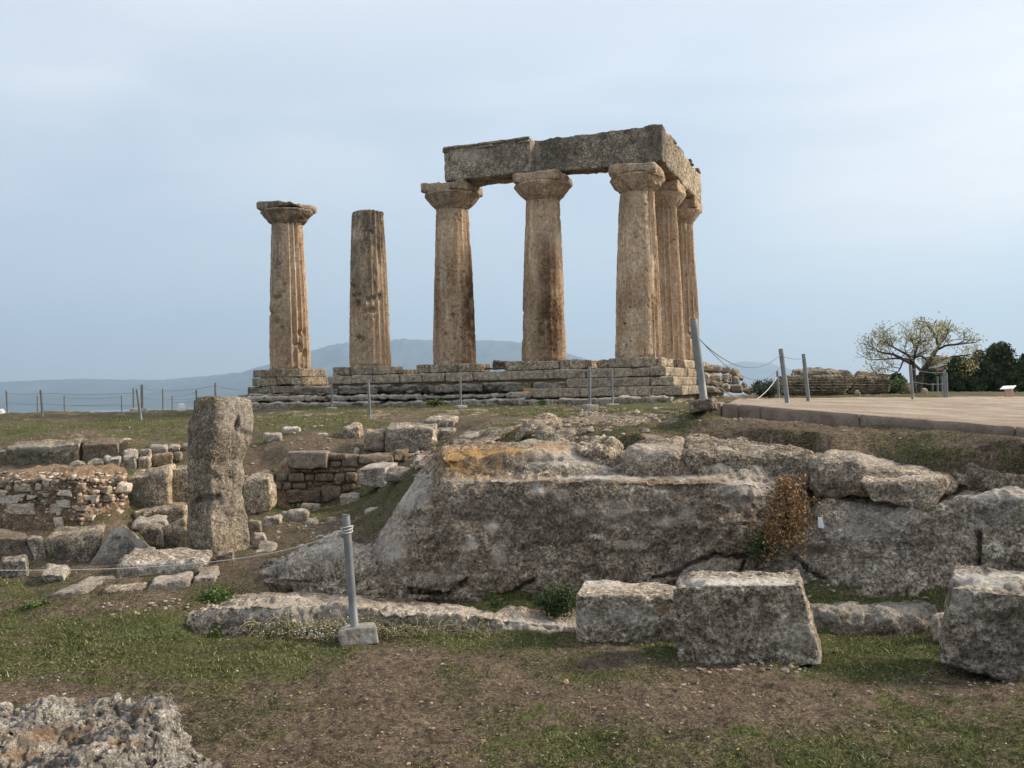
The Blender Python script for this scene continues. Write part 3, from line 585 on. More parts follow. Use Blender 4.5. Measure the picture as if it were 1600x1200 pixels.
rockmass('bedrock_shelf', [
 (272, [(1000, 9.1), (982, 9.12), (978, 9.2), (974, 9.4), (970, 9.6), (985, 9.8)]),
 (330, [(1005, 8.95), (986, 8.94), (950, 8.99), (938, 9.5), (935, 10.0), (975, 10.4)]),
 (420, [(1005, 8.9), (984, 8.86), (944, 8.92), (930, 9.6), (922, 10.3), (970, 10.7)]),
 (540, [(1005, 8.95), (984, 8.92), (945, 8.99), (932, 9.7), (924, 10.3), (975, 10.7)]),
 (660, [(1005, 8.95), (988, 8.92), (957, 8.98), (943, 9.6), (936, 10.2), (985, 10.6)]),
 (780, [(1005, 8.95), (990, 8.92), (964, 8.98), (949, 9.6), (942, 10.1), (990, 10.4)]),
 (895, [(1008, 8.85), (988, 8.9), (978, 9.0), (958, 9.5), (944, 10.0), (990, 10.3)]),
 (960, [(1008, 8.85), (992, 8.9), (985, 9.0), (975, 9.5), (960, 10.0), (990, 10.3)])],
 'long low rock shelf at the foot of the hewn face, behind the nearest post', 'pale_rock', 44, 420, .02, .05, 2.6, .035, 11, .07, dark=[(380, 970, 60, 14, .5), (720, 978, 120, 7, .5), (440, 960, 60, 10, .3)], soil=[(700, 938, 160, 6, 1), (850, 950, 40, 7, .8), (470, 922, 100, 4, .7)], pale=[(480, 950, 200, 20, .45), (840, 975, 80, 12, .7), (680, 955, 120, 14, .45)])
rockmass('bedrock_shelf', [
 (1235, [(1005, 8.7), (985, 8.7), (968, 8.8), (950, 9.0), (938, 9.3), (960, 9.6)]),
 (1300, [(1010, 8.6), (992, 8.55), (954, 8.6), (943, 8.85), (936, 9.3), (960, 9.6)]),
 (1380, [(1010, 8.5), (994, 8.5), (957, 8.55), (946, 8.78), (939, 9.2), (960, 9.5)]),
 (1440, [(1010, 8.5), (996, 8.45), (960, 8.5), (948, 8.72), (943, 9.1), (962, 9.4)]),
 (1476, [(1008, 8.5), (992, 8.55), (975, 8.6), (965, 8.75), (955, 9.0), (975, 9.3)])],
 'low knobbly rock shelf between the two big front blocks on the right', 'pale_rock', 47, 130, .02, .07, 3, .03, 9, .1, dark=[(1330, 985, 60, 6, .3)], pale=[(1350, 955, 120, 20, .6)], soil=[(1400, 940, 60, 3, .5)])

build_ground()
# ------------------------------------------------------------------ path terrace with its concrete kerb
def build_path():
    nu, nv = 160, 90; u = np.linspace(0, 1.9, nu); v = np.linspace(0, 1, nv) ** 1.6
    dk_ = K1 - K0; A = K0 + dk_ * u[:, None] + np.array([-dk_[1], dk_[0], 0]) / np.linalg.norm(dk_[:2]) * .09; Bk = B0 + (B1 - B0) * u[:, None]
    P = A[None] * (1 - v[:, None, None]) + Bk[None] * v[:, None, None]
    dirv = (K1 - K0) / np.linalg.norm(K1 - K0); P[0] += 0
    V = P.reshape(-1, 3); V[:, 2] += .006 * fbm(V * 3, 4, 3) + .02 * fbm(V * .5, 9, 2) * np.repeat(sstep(0, .15, v), nu) - .006
    i = np.arange(nv - 1)[:, None] * nu; j = np.arange(nu - 1)[None]
    Q = np.stack([i + j, i + j + 1, i + nu + j + 1, i + nu + j], -1).reshape(-1, 4)
    # skirt so the terrace is a body, not a film
    edge = list(range(0, nu)) + [k * nu + nu - 1 for k in range(1, nv)] + [(nv - 1) * nu + k for k in range(nu - 2, -1, -1)] + [k * nu for k in range(nv - 2, 0, -1)]
    b = len(V); V = np.concatenate([V, V[edge] - [0, 0, .5]]); n = len(edge)
    Q = np.concatenate([Q, [(edge[(k + 1) % n], edge[k], b + k, b + (k + 1) % n) for k in range(n)]])
    m = M('tan gravel path', .95, .1)
    c = m.mix(m.ramp(m.noise(60, 6, .75), .35, .65), (.32, .25, .185), (.46, .375, .295))
    c = m.mix(m.ramp(m.noise(1.6, 6, .65, m.vec((.35, 1.6, 1))), .40, .64), c, m.mix(1, c, (.80, .78, .76), 'MULTIPLY'))
    c = m.mix(m.ramp(m.noise(.7, 8, .75), .45, .62), c, (.50, .42, .335)); c = m.mix(m.ramp(m.noise(26, 6, .8), .36, .64), m.mix(1, c, (.74, .72, .70), 'MULTIPLY'), m.mix(1, c, (1.12, 1.12, 1.1), 'MULTIPLY'))
    c = m.mix(m.ramp(m.vor(22), .10, .05), c, (.16, .12, .09))
    G().add(V, Q).build('path', m.done(c, m.bump(m.noise(45, 8, .8), .03)), kind='structure')
    m = M('brown weathered concrete kerb', .9, .15)
    c = m.mix(m.ramp(m.noise(5, 8, .7), .35, .65), (.20, .145, .11), (.30, .23, .18))
    c = m.mix(m.ramp(m.noise(50, 4, .7), .58, .68), c, (.42, .36, .31)); c = m.mix(m.ramp(m.noise(6, 9, .8), .52, .66, 0, .5), c, (.13, .09, .07))
    g = G(); dv = K1 - K0; L = np.linalg.norm(dv[:2]); nn = np.array([-dv[1], dv[0], 0]) / L * .16; t = 0; cuts = [0, .07, .16, .52, .975, 1.45, 1.9]
    for a, b_ in zip(cuts[:-1], cuts[1:]):
        p, q = kerb_pt(a) + dv / L * .004, kerb_pt(b_) - dv / L * .004; dn = np.array([0, 0, -.42])
        g.add(*hexa([p + dn, q + dn, q, p, p + dn + nn, q + dn + nn, q + nn, p + nn], .05, .018, .008, 5, 3, .006, 14))
    # return of the kerb along the left end
    p = K0; q = K0 + (B0 - K0) * .14; e = (K1 - K0) / L * .16; dn = np.array([0, 0, -.4]); o3 = np.array([-.004, 0, .003])
    g.add(*hexa([p + dn - e + o3, p + dn + o3, p + o3, p - e + o3, q + dn - e, q + dn, q, q - e], .06, .018, .008, 5, 5))
    g.build('kerb', m.done(c, m.bump(m.noise(40, 8, .8), .02)), kind='structure')
build_path()

# ------------------------------------------------------------------ sea and far mountains across the gulf
def build_far():
    m = M('gulf water', .25, .5)
    G().add([(-19500, 2600, -104), (19500, 2600, -104), (19500, 23900, -104), (-19500, 23900, -104)], [(0, 1, 2, 3)]).build('sea', m.done((.04, .09, .13), m.bump(m.noise(.02, 6), 2.)), kind='structure')
    def ridge(name, prof, d, back, seed, amp):
        xs = np.array([p[0] for p in prof], float); ysr = np.array([p[1] for p in prof], float)
        n = 420; px = np.linspace(xs[0], xs[-1], n); py = np.interp(px, xs, ysr)
        top = np.array([S(a, b, d) for a, b in zip(px, py)])
        nv = 60; V = []
        for k in range(nv):
            v = k / (nv - 1); f = math.sin(min(1, v * 1.7) * math.pi / 2) if v < .59 else math.cos((v - .59) / .41 * math.pi / 2)
            P = top.copy(); P[:, 1] = d - back + v * back * 1.7; P[:, 0] = top[:, 0] * (.93 + .12 * v)
            P[:, 2] = -140 + (top[:, 2] + 140) * f
            V.append(P)
        V = np.concatenate(V); q = V / np.array([900, 900, 900]); h = (V[:, 2] + 140)
        V[:, 2] += -np.abs(fbm(q * 1.3, seed, 5, .6)) * h * amp * (1 - .9 * (np.abs(V[:, 1] - d) < back * .03)) + fbm(q * 5, seed + 2, 3) * h * .012
        i = np.arange(nv - 1)[:, None] * n; j = np.arange(n - 1)[None]
        Q = np.stack([i + j, i + j + 1, i + n + j + 1, i + n + j], -1).reshape(-1, 4)
        m = M(name + ' slopes', .95, .05)
        c = m.mix(m.ramp(m.noise(.0016, 8, .7), .42, .58), (.03, .05, .055), (.07, .085, .085))
        G().add(V, Q).build(name, m.done(c), kind='structure')
    ridge('mountain_range', [(-500, 612), (-250, 604), (-60, 600), (0, 597), (60, 594), (130, 591.5), (200, 593), (260, 593.5), (300, 590), (350, 585), (400, 579), (440, 566), (480, 551), (520, 540), (560, 534), (600, 531), (640, 529), (670, 532), (705, 533), (760, 531), (800, 533), (830, 537), (870, 545), (905, 558), (940, 572), (970, 583), (1010, 600), (1060, 612)], 14500, 4200, 3, .35)
    ridge('distant_mountain', [(980, 602), (1030, 590), (1075, 582), (1120, 571), (1160, 564), (1195, 567), (1235, 577), (1290, 585), (1350, 595), (1430, 603)], 21000, 3800, 8, .3)
    ridge('low_hills', [(-500, 632), (-200, 622), (0, 617), (100, 613), (200, 616), (300, 608), (400, 602), (480, 596), (560, 600), (640, 594), (720, 598), (800, 603), (900, 607), (1000, 611)], 10500, 2000, 11, .3)
build_far()
hz = M('haze'); hz.t.nodes.remove(hz.b); pv = hz.n('ShaderNodeVolumePrincipled')
pv.inputs['Color'].default_value = (.55, .76, 1.0, 1); pv.inputs['Density'].default_value = 9e-5; pv.inputs['Anisotropy'].default_value = .2
hz.t.links.new(pv.outputs[0], [n for n in hz.t.nodes if n.type == 'OUTPUT_MATERIAL'][0].inputs['Volume'])
def build_haze():
    X, Y0, Y1, Z0, Z1 = 20000, -3500, 24500, -160, 2000
    V = [(-X, Y0, Z0), (X, Y0, Z0), (X, Y1, Z0), (-X, Y1, Z0), (-X, Y0, Z1), (X, Y0, Z1), (X, Y1, Z1), (-X, Y1, Z1)]
    Q = [(0, 3, 2, 1), (4, 5, 6, 7), (0, 1, 5, 4), (1, 2, 6, 5), (2, 3, 7, 6), (3, 0, 4, 7)]
    G().add(V, Q).build('haze', hz.m, smooth=False, kind='stuff')
build_haze()
# ------------------------------------------------------------------ the temple
TH = R(21.25); TU = np.array([math.cos(TH), -math.sin(TH), 0]); TV = np.array([math.sin(TH), math.cos(TH), 0])
TO = np.array([4.731, 33.80, EYE + 1.16]); SRW, SSD = 3.77, 3.83
ZB = EYE + 1.08
def FT(s, t, z=0.): return TO * [1, 1, 0] + TU * s + TV * t + np.array([0, 0, z])
def tbox(s0, s1, t0, t1, z0, z1): return [FT(s0, t0, z0), FT(s1, t0, z0), FT(s1, t0, z1), FT(s0, t0, z1), FT(s0, t1, z0), FT(s1, t1, z0), FT(s1, t1, z1), FT(s0, t1, z1)]

def column_mat():
    m = M('fluted tan limestone', .93, .12)
    st = m.vec((1, 1, .16))
    c = m.mix(m.ramp(m.noise(1.1, 6, .65), .36, .64), (.48, .345, .235), (.59, .45, .325))
    c = m.mix(m.ramp(m.noise(2.6, 8, .7, st), .46, .62, 0, .8), c, (.38, .24, .13))
    c = m.mix(m.ramp(m.noise(3.1, 9, .75, m.vec((1, 1, .3))), .52, .64, 0, .7), c, (.62, .53, .42))
    c = m.mix(m.ramp(m.noise(7, 10, .78), .54, .66, 0, .6), c, (.13, .095, .07))
    c = m.mix(m.math('MULTIPLY', m.attr('fresh'), .8), c, (.37, .26, .18))
    c = m.mix(m.math('MULTIPLY', m.attr('stain'), m.ramp(m.noise(2.2, 9, .75), .34, .54, .35, 1)), c, (.10, .058, .033))
    c = m.mix(m.math('MULTIPLY', m.attr('grey'), m.ramp(m.noise(2.0, 9, .75, m.vec((1, 1, .5))), .34, .6, .15, 1)), c, (.135, .115, .095))
    c = m.mix(m.ramp(m.noise(11, 9, .78, m.vec((1, 1, .8))), .36, .66), m.mix(1, c, (.66, .64, .61), 'MULTIPLY'), m.mix(1, c, (1.24, 1.23, 1.20), 'MULTIPLY'))
    c = m.mix(m.ramp(m.noise(1, 7, .7, m.vec((5, 5, .35))), .38, .64), m.mix(1, c, (.86, .83, .80), 'MULTIPLY'), m.mix(1, c, (1.12, 1.12, 1.12), 'MULTIPLY'))
    v = m.vor(9); v2 = m.vor(17); v3 = m.vor(4.2)
    c = m.mix(m.math('MULTIPLY', m.ramp(v3, .17, .10), m.ramp(m.noise(.9, 4), .46, .56)), c, (.06, .042, .03))  # here and below: shade inside pits painted in as near-black spots
    c = m.mix(m.math('MULTIPLY', m.ramp(v, .20, .08), m.ramp(m.noise(1.6, 5), .42, .6)), c, (.05, .038, .03))
    h = m.math('ADD', m.math('ADD', m.noise(9, 10, .8), m.math('MULTIPLY', m.ramp(v, 0, .35), .3)), m.math('MULTIPLY', m.ramp(v2, 0, .3), .3))
    return m.done(c, m.bump(h, .045))
MAT['column'] = column_mat()

COLS = [ # s index, t index, lean of the neck in m, flute mask, capital, stains, label
 dict(i=0, j=0, dx=-.05, lean=-.02, cap=1, fl=lambda a: sstep(-95, -70, a), h=6.10, top=7.08,
      stain=[(437, 500, 20, 40, .25), (470, 560, 12, 40, .3)], grey=[(432, 385, 10, 60, .9), (430, 450, 14, 60, .6)], fresh=[(440, 545, 20, 32, 1), (455, 548, 10, 40, .8)],
      holes=[(445, 446, 3.5), (443, 456, 4), (436, 463, 4), (428, 467, 5), (433, 503, 5), (440, 512, 3), (424, 490, 3), (470, 520, 4), (474, 552, 5), (466, 540, 4)],
      label='leftmost temple column, standing alone with a worn cushion capital and no beam'),
 dict(i=1, j=0, dx=.04, lean=.0, cap=0, fl=lambda a: .55 + .45 * sstep(-70, -30, a), h=6.32, top=6.32,
      stain=[(560, 480, 10, 60, .4)], grey=[(573, 360, 50, 75, 1.), (570, 420, 40, 50, .9)], fresh=[(577, 548, 34, 22, .8)],
      holes=[(551, 447, 3), (561, 460, 3.5), (558, 474, 5), (553, 462, 2.5), (576, 468, 4.5), (583, 466, 4.5), (592, 464, 4.5), (571, 487, 3.5), (578, 485, 3), (584, 484, 4), (573, 499, 4.5), (560, 528, 4), (566, 530, 4)],
      label='bare fluted column shaft without a capital, second from the left'),
 dict(i=2, j=0, dx=.05, lean=.04, cap=1, fl=lambda a: .3 + .6 * sstep(-45, -10, a), h=6.08, top=7.07,
      stain=[(735, 480, 15, 110, 1), (700, 430, 16, 50, .4), (684, 470, 5, 80, .7), (715, 500, 16, 70, .35)], grey=[(706, 330, 36, 16, .5)], fresh=[(700, 555, 26, 16, .8)], holes=[(708, 493, 3), (696, 522, 2.5)],
      label='column under the left end of the beams, with a dark stain down its right side'),
 dict(i=3, j=0, dx=.02, lean=.08, cap=1, fl=lambda a: .22 + .5 * sstep(-20, 20, a), h=6.08, top=7.07,
      stain=[(858, 505, 24, 75, 1), (857, 420, 20, 50, .9), (838, 480, 16, 60, .5), (820, 480, 6, 80, .5)], grey=[(846, 310, 34, 12, .4)], fresh=[(850, 545, 30, 18, .9)], holes=[],
      label='smooth worn column under the middle of the front beams, stained brown low down'),
 dict(i=4, j=0, dx=-.10, lean=.06, cap=1, fl=lambda a: .08 + .92 * sstep(-62, -48, a), h=6.02, top=6.98,
      stain=[(990, 470, 26, 12, .5), (1010, 450, 5, 90, .5)], grey=[(980, 320, 26, 40, .45)], fresh=[], holes=[(975, 506, 2)],
      label='front corner column with a broken capital, under the beam corner'),
 dict(i=4, j=1, dx=.0, lean=.0, cap=1, fl=lambda a: 1 + 0 * a, h=6.10, top=7.08, stain=[], grey=[(1035, 330, 14, 14, .4)], fresh=[], holes=[],
      label='fluted column directly behind the corner column, with a round capital in shade'),
 dict(i=4, j=2, dx=-.02, lean=.0, cap=1, fl=lambda a: 1 + 0 * a, h=6.10, top=7.08, stain=[(1088, 500, 5, 80, .4)], grey=[(1080, 340, 14, 10, .3)], fresh=[], holes=[(1078, 522, 2.5), (1082, 527, 2.5)],
      label='rearmost temple column at the right end, seen behind the leaning rope post')]
def build_column(q, k):
    s, t = (q['i'] - 4) * SRW, q['j'] * SSD
    b = FT(s, t, ZB) + [q['dx'], 0, 0]; H, top = q['h'], q['top']; axis = np.array([q['lean'], 0, 1.])
    root = empty('column', b, q['label'], 'column', 'standing temple columns')
    nth, nz = 220, 170; th = np.arange(nth) / nth * 2 * math.pi; z = np.linspace(-.12, H, nz)
    TT, ZZ = np.meshgrid(th, z); z01 = np.clip(ZZ / H, 0, 1)
    rad = .865 - .215 * z01 ** 1.12 + .012 * np.sin(z01 * math.pi)
    ang = (np.degrees(TT) + 180) % 360 - 180            # -90 faces the camera, 0 faces right
    mk = q['fl'](np.where(ang > 90, 180 - ang + 0, ang)) if False else q['fl'](ang)
    mk = np.where((ang > 100) | (ang < -160), .8, mk)
    Pn = np.stack([np.cos(TT) * 1.2, np.sin(TT) * 1.2, ZZ * .5], -1).reshape(-1, 3) + k * 13.7
    er = fbm(Pn * 1.1, 77 + k, 4, .6).reshape(TT.shape); mk = np.clip(mk - .55 * sstep(.12, .5, er), .04, 1)
    p = (TT / (2 * math.pi) * 20) % 1
    rad = rad - .10 * (1 - (2 * p - 1) ** 2) * mk - .03 * (1 - mk)
    V = np.stack([b[0] + rad * np.cos(TT), b[1] + rad * np.sin(TT), b[2] + ZZ], -1).reshape(-1, 3); V += (V[:, 2:3] - b[2]) / H * axis * [1, 1, 0]
    i = np.arange(nz - 1)[:, None] * nth; j = np.arange(nth)[None]; j2 = (j + 1) % nth
    Q = np.stack([i + j, i + j2, i + nth + j2, i + nth + j], -1).reshape(-1, 4)
    N = normals(V, Q); rf = (1 - .0 * mk.ravel())
    w = worley(V * 4.2 + k, 5 + k); sp_ = sstep(-.1, .35, fbm(V * .9, 7 + k, 3))
    d = .008 * fbm(V * [3, 3, 1.6], 11 + k, 4, .6) + .009 * fbm(V * 9, 13 + k, 4, .65) - .05 * sstep(.36, .1, w) * sp_ * (1.2 - mk.ravel())
    edge = sstep(.25, .7, fbm(V * [2, 2, 1.2], 99 + k, 4, .6)); d -= .025 * edge * (1.2 - mk.ravel())
    # drum-like cracks and bites
    if not q['cap']: d -= .10 * sstep(H - .22, H + .05, V[:, 2] - b[2]) * (.6 + fbm(V * 3, 8, 3))
    d -= .06 * sstep(.12, 0, V[:, 2] - b[2]) * (.4 + fbm(V * 4, 5, 2))
    px, py = PJ(V); front = (V[:, 1] < b[1] + .1)
    for (hx, hy, hr) in q['holes']: d -= .15 * front * np.exp(-(((px - hx) / hr) ** 2 + ((py - hy) / hr) ** 2) * 1.1)
    V = V + N * d[:, None]
    n = len(V); ctop = b + axis * [1, 1, H]; V = np.concatenate([V, [ctop - [0, 0, .02]]]); Tt = [(n, (nz - 1) * nth + a, (nz - 1) * nth + (a + 1) % nth) for a in range(nth)]
    G().add(V, Q, Tt, stain=blobs(V, q['stain']) if q['stain'] else 0, grey=blobs(V, q['grey']) if q['grey'] else 0, fresh=blobs(V, q['fresh']) if q['fresh'] else 0).build('shaft', MAT['column'], root)
    if not q['cap']: return
    # echinus: a low swelling cushion
    a0 = b + axis * [1, 1, H]; hb = top - H - .40; nth, nz = 120, 26; th = np.arange(nth) / nth * 2 * math.pi
    zz_ = np.linspace(0, 1, nz); prof = .645 + .035 * sstep(0, .15, zz_) + {0: .42, 2: .42, 3: .42, 4: .34}.get(k, .36) * np.clip((zz_ - .10) / .78, 0, 1) ** .82 - .03 * sstep(.9, 1, zz_)
    TT, Z_ = np.meshgrid(th, zz_); RR = np.repeat(prof[:, None], nth, 1)
    V = np.stack([a0[0] + RR * np.cos(TT), a0[1] + RR * np.sin(TT), a0[2] + Z_ * hb], -1).reshape(-1, 3)
    i = np.arange(nz - 1)[:, None] * nth; j = np.arange(nth)[None]; j2 = (j + 1) % nth
    Q = np.stack([i + j, i + j2, i + nth + j2, i + nth + j], -1).reshape(-1, 4)
    am = .09 if k in (4, 0) else .05
    V = rough(V, Q, am * (.5 if k != 4 else 1), 2.2, 40 + k, .03, 4, .06 if k in (4, 0) else .02)
    n = len(V); V = np.concatenate([V, [a0, a0 + [0, 0, hb]]]); Tt = [(n, (x + 1) % nth, x) for x in range(nth)] + [(n + 1, (nz - 1) * nth + x, (nz - 1) * nth + (x + 1) % nth) for x in range(nth)]
    pxl, pyl = PJ(V)
    gr = {0: .95, 2: .7, 3: .55, 4: .5, 5: .25, 6: .2}[k]
    G().add(V, Q, Tt, grey=np.full(len(V), gr), stain=0).build('echinus', MAT['column'], root)
    # abacus: the square slab, its corners broken away
    w = {0: 1.86, 2: 1.9, 3: 1.86, 4: 1.8, 5: 1.8, 6: 1.86}[k]; zt = a0[2] + hb - .03
    c = box8((a0[0], a0[1], zt), w, w, .42, -TH)
    if k == 0: c[2] = c[2] - [0, 0, .16]; c[6] = c[6] - [0, 0, .1]; c[1] = c[1] + [.06, 0, .06]
    V, Q = hexa(c, .045, {0: .12, 2: .10, 3: .12, 4: .2, 5: .08, 6: .08}[k], .035, 2.4, 60 + k, .03, 4, .09 if k in (0, 2, 4) else .03)
    G().add(V, Q, grey=np.full(len(V), {0: 1., 2: .7, 3: .45, 4: .5, 5: .3, 6: .3}[k])).build('abacus', MAT['column'], root)
for k, q in enumerate(COLS): build_column(q, k)

# beams on top -------------------------------------------------------------------------------------
ZT = ZB + 7.05
def beam(c, label, seed, amp=.045, mat='temple_grey', r=.05, chip=.05, extra=None, cat='stone beam', **at):
    g = G(); V, Q = hexa(c, .055, r, amp, 1.7, seed, .035, 5, chip)
    px, py = PJ(V); a = {k: (blobs(V, v) if isinstance(v, list) else v) for k, v in at.items()}; g.add(V, Q, **a)
    if extra is None: return g.build('architrave_beam', MAT[mat], label=label, cat=cat, group='beams lying on the columns')
    root = empty('architrave_beam', (np.array(c[0]) + c[1] + c[4] + c[5]) / 4, label, cat, 'beams lying on the columns')
    g.build('block', MAT[mat], root); extra(root); return root
s3, s2 = -SRW, -2 * SRW
def taenia(root):
    g = G(); g.add(*hexa(tbox(s2 + .08, s3 - .12, -.80, -.70, ZT + 1.215, ZT + 1.32), .05, .02, .02, 3, 7, .02, 7, .03)); g.build('taenia', MAT['temple_grey'], root)
    for a, b_ in ((s2 + .08, s2 + .33), (s2 + 1.45, s2 + 2.2), (s3 - .62, s3 - .12)):
        g = G(); g.add(*hexa(tbox(a, b_, -.79, -.70, ZT + 1.10, ZT + 1.212), .05, .02, .02, 3, int(9 + a * 10) % 50, .02, 7, .03)); g.build('regula', MAT['temple_grey'], root)
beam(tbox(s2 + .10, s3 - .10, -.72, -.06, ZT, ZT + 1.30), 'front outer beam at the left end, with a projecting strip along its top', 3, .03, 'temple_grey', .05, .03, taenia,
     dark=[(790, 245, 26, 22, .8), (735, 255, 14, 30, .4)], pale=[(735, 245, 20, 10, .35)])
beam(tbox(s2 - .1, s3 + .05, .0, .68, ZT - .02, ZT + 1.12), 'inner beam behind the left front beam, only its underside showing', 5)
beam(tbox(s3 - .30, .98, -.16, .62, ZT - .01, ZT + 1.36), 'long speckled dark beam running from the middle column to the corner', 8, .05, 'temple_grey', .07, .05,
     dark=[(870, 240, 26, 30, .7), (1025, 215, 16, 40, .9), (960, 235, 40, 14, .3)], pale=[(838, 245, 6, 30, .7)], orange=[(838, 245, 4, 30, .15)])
beam(tbox(.26, .96, .64, SSD + .05, ZT - .02, ZT + 1.30), 'outer side beam nearest the corner, its face turned to the right', 12, .06, 'temple_step', .08, .09)
beam(tbox(.24, .92, SSD + .07, 2 * SSD + .75, ZT - .02, ZT + 1.26), 'outer side beam over the rearmost column, its face turned to the right', 15, .06, 'temple_step', .08, .09)
beam(tbox(-.66, .06, .66, 2 * SSD + .4, ZT, ZT + 1.1), 'inner side beam along the three right columns, seen only from below', 18, .05)
for n_, (t0, t1, s_) in enumerate([(1.2, 2.7, .62), (3.0, 4.3, .58), (5.6, 6.6, .60), (7.5, 8.2, .60)]):
    c = tbox(s_ - .2, s_ + .34, t0, t1, ZT + 1.27, ZT + 1.40)
    V, Q = hexa(c, .05, .05, .06, 3, 70 + n_, .03, 6, .08)
    G().add(V, Q, dark=.6).build('loose_slab', MAT['temple_grey'], label=['thin crumbling slab on the side beam nearest the corner', 'second thin crumbling slab along the top of the side beam', 'thin slab on the far half of the side beam', 'small end slab at the far end of the side beam top'][n_], cat='stone slab', group='crumbling slabs on the side beams')

# the stepped platform -----------------------------------------------------------------------------
def build_platform():
    root = empty('stepped_platform', FT(-7, 4, EYE - .75), 'stepped stone platform carrying the temple columns, neat ashlar at right, eroded at left', 'platform')
    zs = [1.08, .73, .385, .05, -.28, -.56]; rr = random.Random(4)
    def course(name, s0, s1, t0, z0, z1, side_t1, joints, ero, seed, mat='temple_step', depth=.9, worn=None):
        g = G(); cuts = [s0]
        while cuts[-1] < s1 - .5: cuts.append(min(s1, cuts[-1] + rr.uniform(*joints)))
        if cuts[-1] < s1: cuts[-1] = s1
        for q, (a, b_) in enumerate(zip(cuts[:-1], cuts[1:])):
            w = ero(.5 * (a + b_)); j = rr.uniform(-.05, .05) * w; jt = rr.uniform(-.09, .02) * w
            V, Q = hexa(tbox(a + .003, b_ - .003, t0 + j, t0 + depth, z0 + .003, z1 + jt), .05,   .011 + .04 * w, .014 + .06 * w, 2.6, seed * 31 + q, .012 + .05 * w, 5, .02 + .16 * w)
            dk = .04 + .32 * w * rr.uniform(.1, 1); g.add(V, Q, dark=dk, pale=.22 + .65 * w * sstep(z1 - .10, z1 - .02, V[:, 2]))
        if side_t1:
            t = t0 + depth
            while t < side_t1:
                t2 = t + rr.uniform(.7, 1.2); V, Q = hexa(tbox(s1 - .8, s1 - rr.uniform(0, .02), t + .006, t2 - .006, z0 + .003, z1), .06, .02, .015, 2.6, int(seed * 7 + t * 3), .012, 5, .02)
                g.add(V, Q, dark=rr.choice((0, 0, .2))); t = t2
        g.build(name, MAT[mat], root)
    e = EYE; c1 = -4 * SRW
    er = lambda s: float(np.clip((-s - 2.5) / 3.5, .0, 1))
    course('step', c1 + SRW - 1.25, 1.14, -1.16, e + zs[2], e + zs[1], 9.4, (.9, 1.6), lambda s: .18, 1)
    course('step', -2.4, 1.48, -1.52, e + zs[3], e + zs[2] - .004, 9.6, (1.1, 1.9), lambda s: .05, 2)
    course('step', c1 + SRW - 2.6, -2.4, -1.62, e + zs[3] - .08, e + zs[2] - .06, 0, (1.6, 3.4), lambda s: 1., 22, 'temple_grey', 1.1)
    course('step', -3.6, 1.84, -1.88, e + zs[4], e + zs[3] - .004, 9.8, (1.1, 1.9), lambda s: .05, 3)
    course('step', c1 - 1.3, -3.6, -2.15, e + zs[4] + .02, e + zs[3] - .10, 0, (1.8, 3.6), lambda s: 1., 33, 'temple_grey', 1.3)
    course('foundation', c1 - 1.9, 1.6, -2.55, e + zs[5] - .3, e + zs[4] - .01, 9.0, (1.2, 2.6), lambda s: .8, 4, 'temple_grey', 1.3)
    g = G(); g.add(*hexa(tbox(c1 - 1.2, 1.0, -1.5, 9.2, e - .9, e + zs[4]), .3, .02, .02, 2, 5)); g.add(*hexa(tbox(c1 + SRW - 1.2, 1.0, -1.0, 9.0, e + zs[4], e + zs[2] + .30), .3, .02, .03, 2, 6)); g.build('core', MAT['earth_core'], root)
    # blocks directly under each column
    for k in range(5):
        s = c1 + k * SRW + COLS[k]['dx'] / .932; g = G(); z1 = e + 1.08 - .004; z0 = e + zs[1] + .004
        cuts = {0: [-1.16, .52, 1.12], 1: [-1.18, -.35, .95, 1.75], 2: [-1.16, -.62, -.16, .62, 1.12], 3: [-1.20, .92, 1.32, 1.95], 4: [-.86, .88, 1.08]}[k]
        for q, (a, b_) in enumerate(zip(cuts[:-1], cuts[1:])):
            dz = -.14 if (k == 1 and q == 2) else 0
            V, Q = hexa(tbox(s + a + .005, s + b_ - .005, -1.04 + .012 * (q % 2), 1.05, z0, z1 + dz), .05, .03, .022, 2.6, 200 + 10 * k + q, .02, 5, .06)
            g.add(V, Q, dark=[.4, .1, .3, .05][(q + k) % 4])
        if k == 4: g.add(*hexa(tbox(s - 1.34, s - .88, -1.0, -.1, z0, z1 - .03), .05, .14, .06, 2.6, 251, .03, 5, .08))
        g.build('footing', MAT['temple_step'], root)
    for j in (1, 2):
        g = G()
        for q, (a, b_) in enumerate(((-1.1, 0), (0, 1.1))): g.add(*hexa(tbox(-1.05, 1.06, j * SSD + a + .005, j * SSD + b_ - .005, e + zs[1] + .004, e + 1.076), .06, .03, .02, 2.6, 300 + j * 5 + q, .015, 5, .03))
        g.build('footing', MAT['temple_step'], root)
    # separate pedestal under the leftmost column
    g = G(); s = c1
    for q, (a, b_, z0, z1, t) in enumerate([(-1.22, .0, zs[2], zs[1], -1.10), (0, 1.22, zs[2], zs[1], -1.09), (-1.28, -.2, zs[3] + .02, zs[2], -1.2), (-.2, 1.30, zs[3] + .02, zs[2], -1.22), (-1.55, -.4, zs[4] + .02, zs[3], -1.6), (-.4, .9, zs[4] + .02, zs[3], -1.55)]):
        V, Q = hexa(tbox(s + a + .004, s + b_ - .004, t, 1.15, e + z0 + .004, e + z1 - .004), .05, .03, .025, 2.6, 400 + q, .02, 5, .06); g.add(V, Q, dark=[.5, .1, .45, .3, .3, .5][q])
    g.build('pedestal', MAT['temple_step'], root)
build_platform()
def tstone(c, label, seed, mat='temple_grey', r=.1, amp=.05, name='loose_stone'):
    V, Q = hexa(c, .04, r, amp, 3, seed, .03, 6, .08); G().add(V, Q, dark=.5).build(name, MAT[mat], label=label, cat='stone')
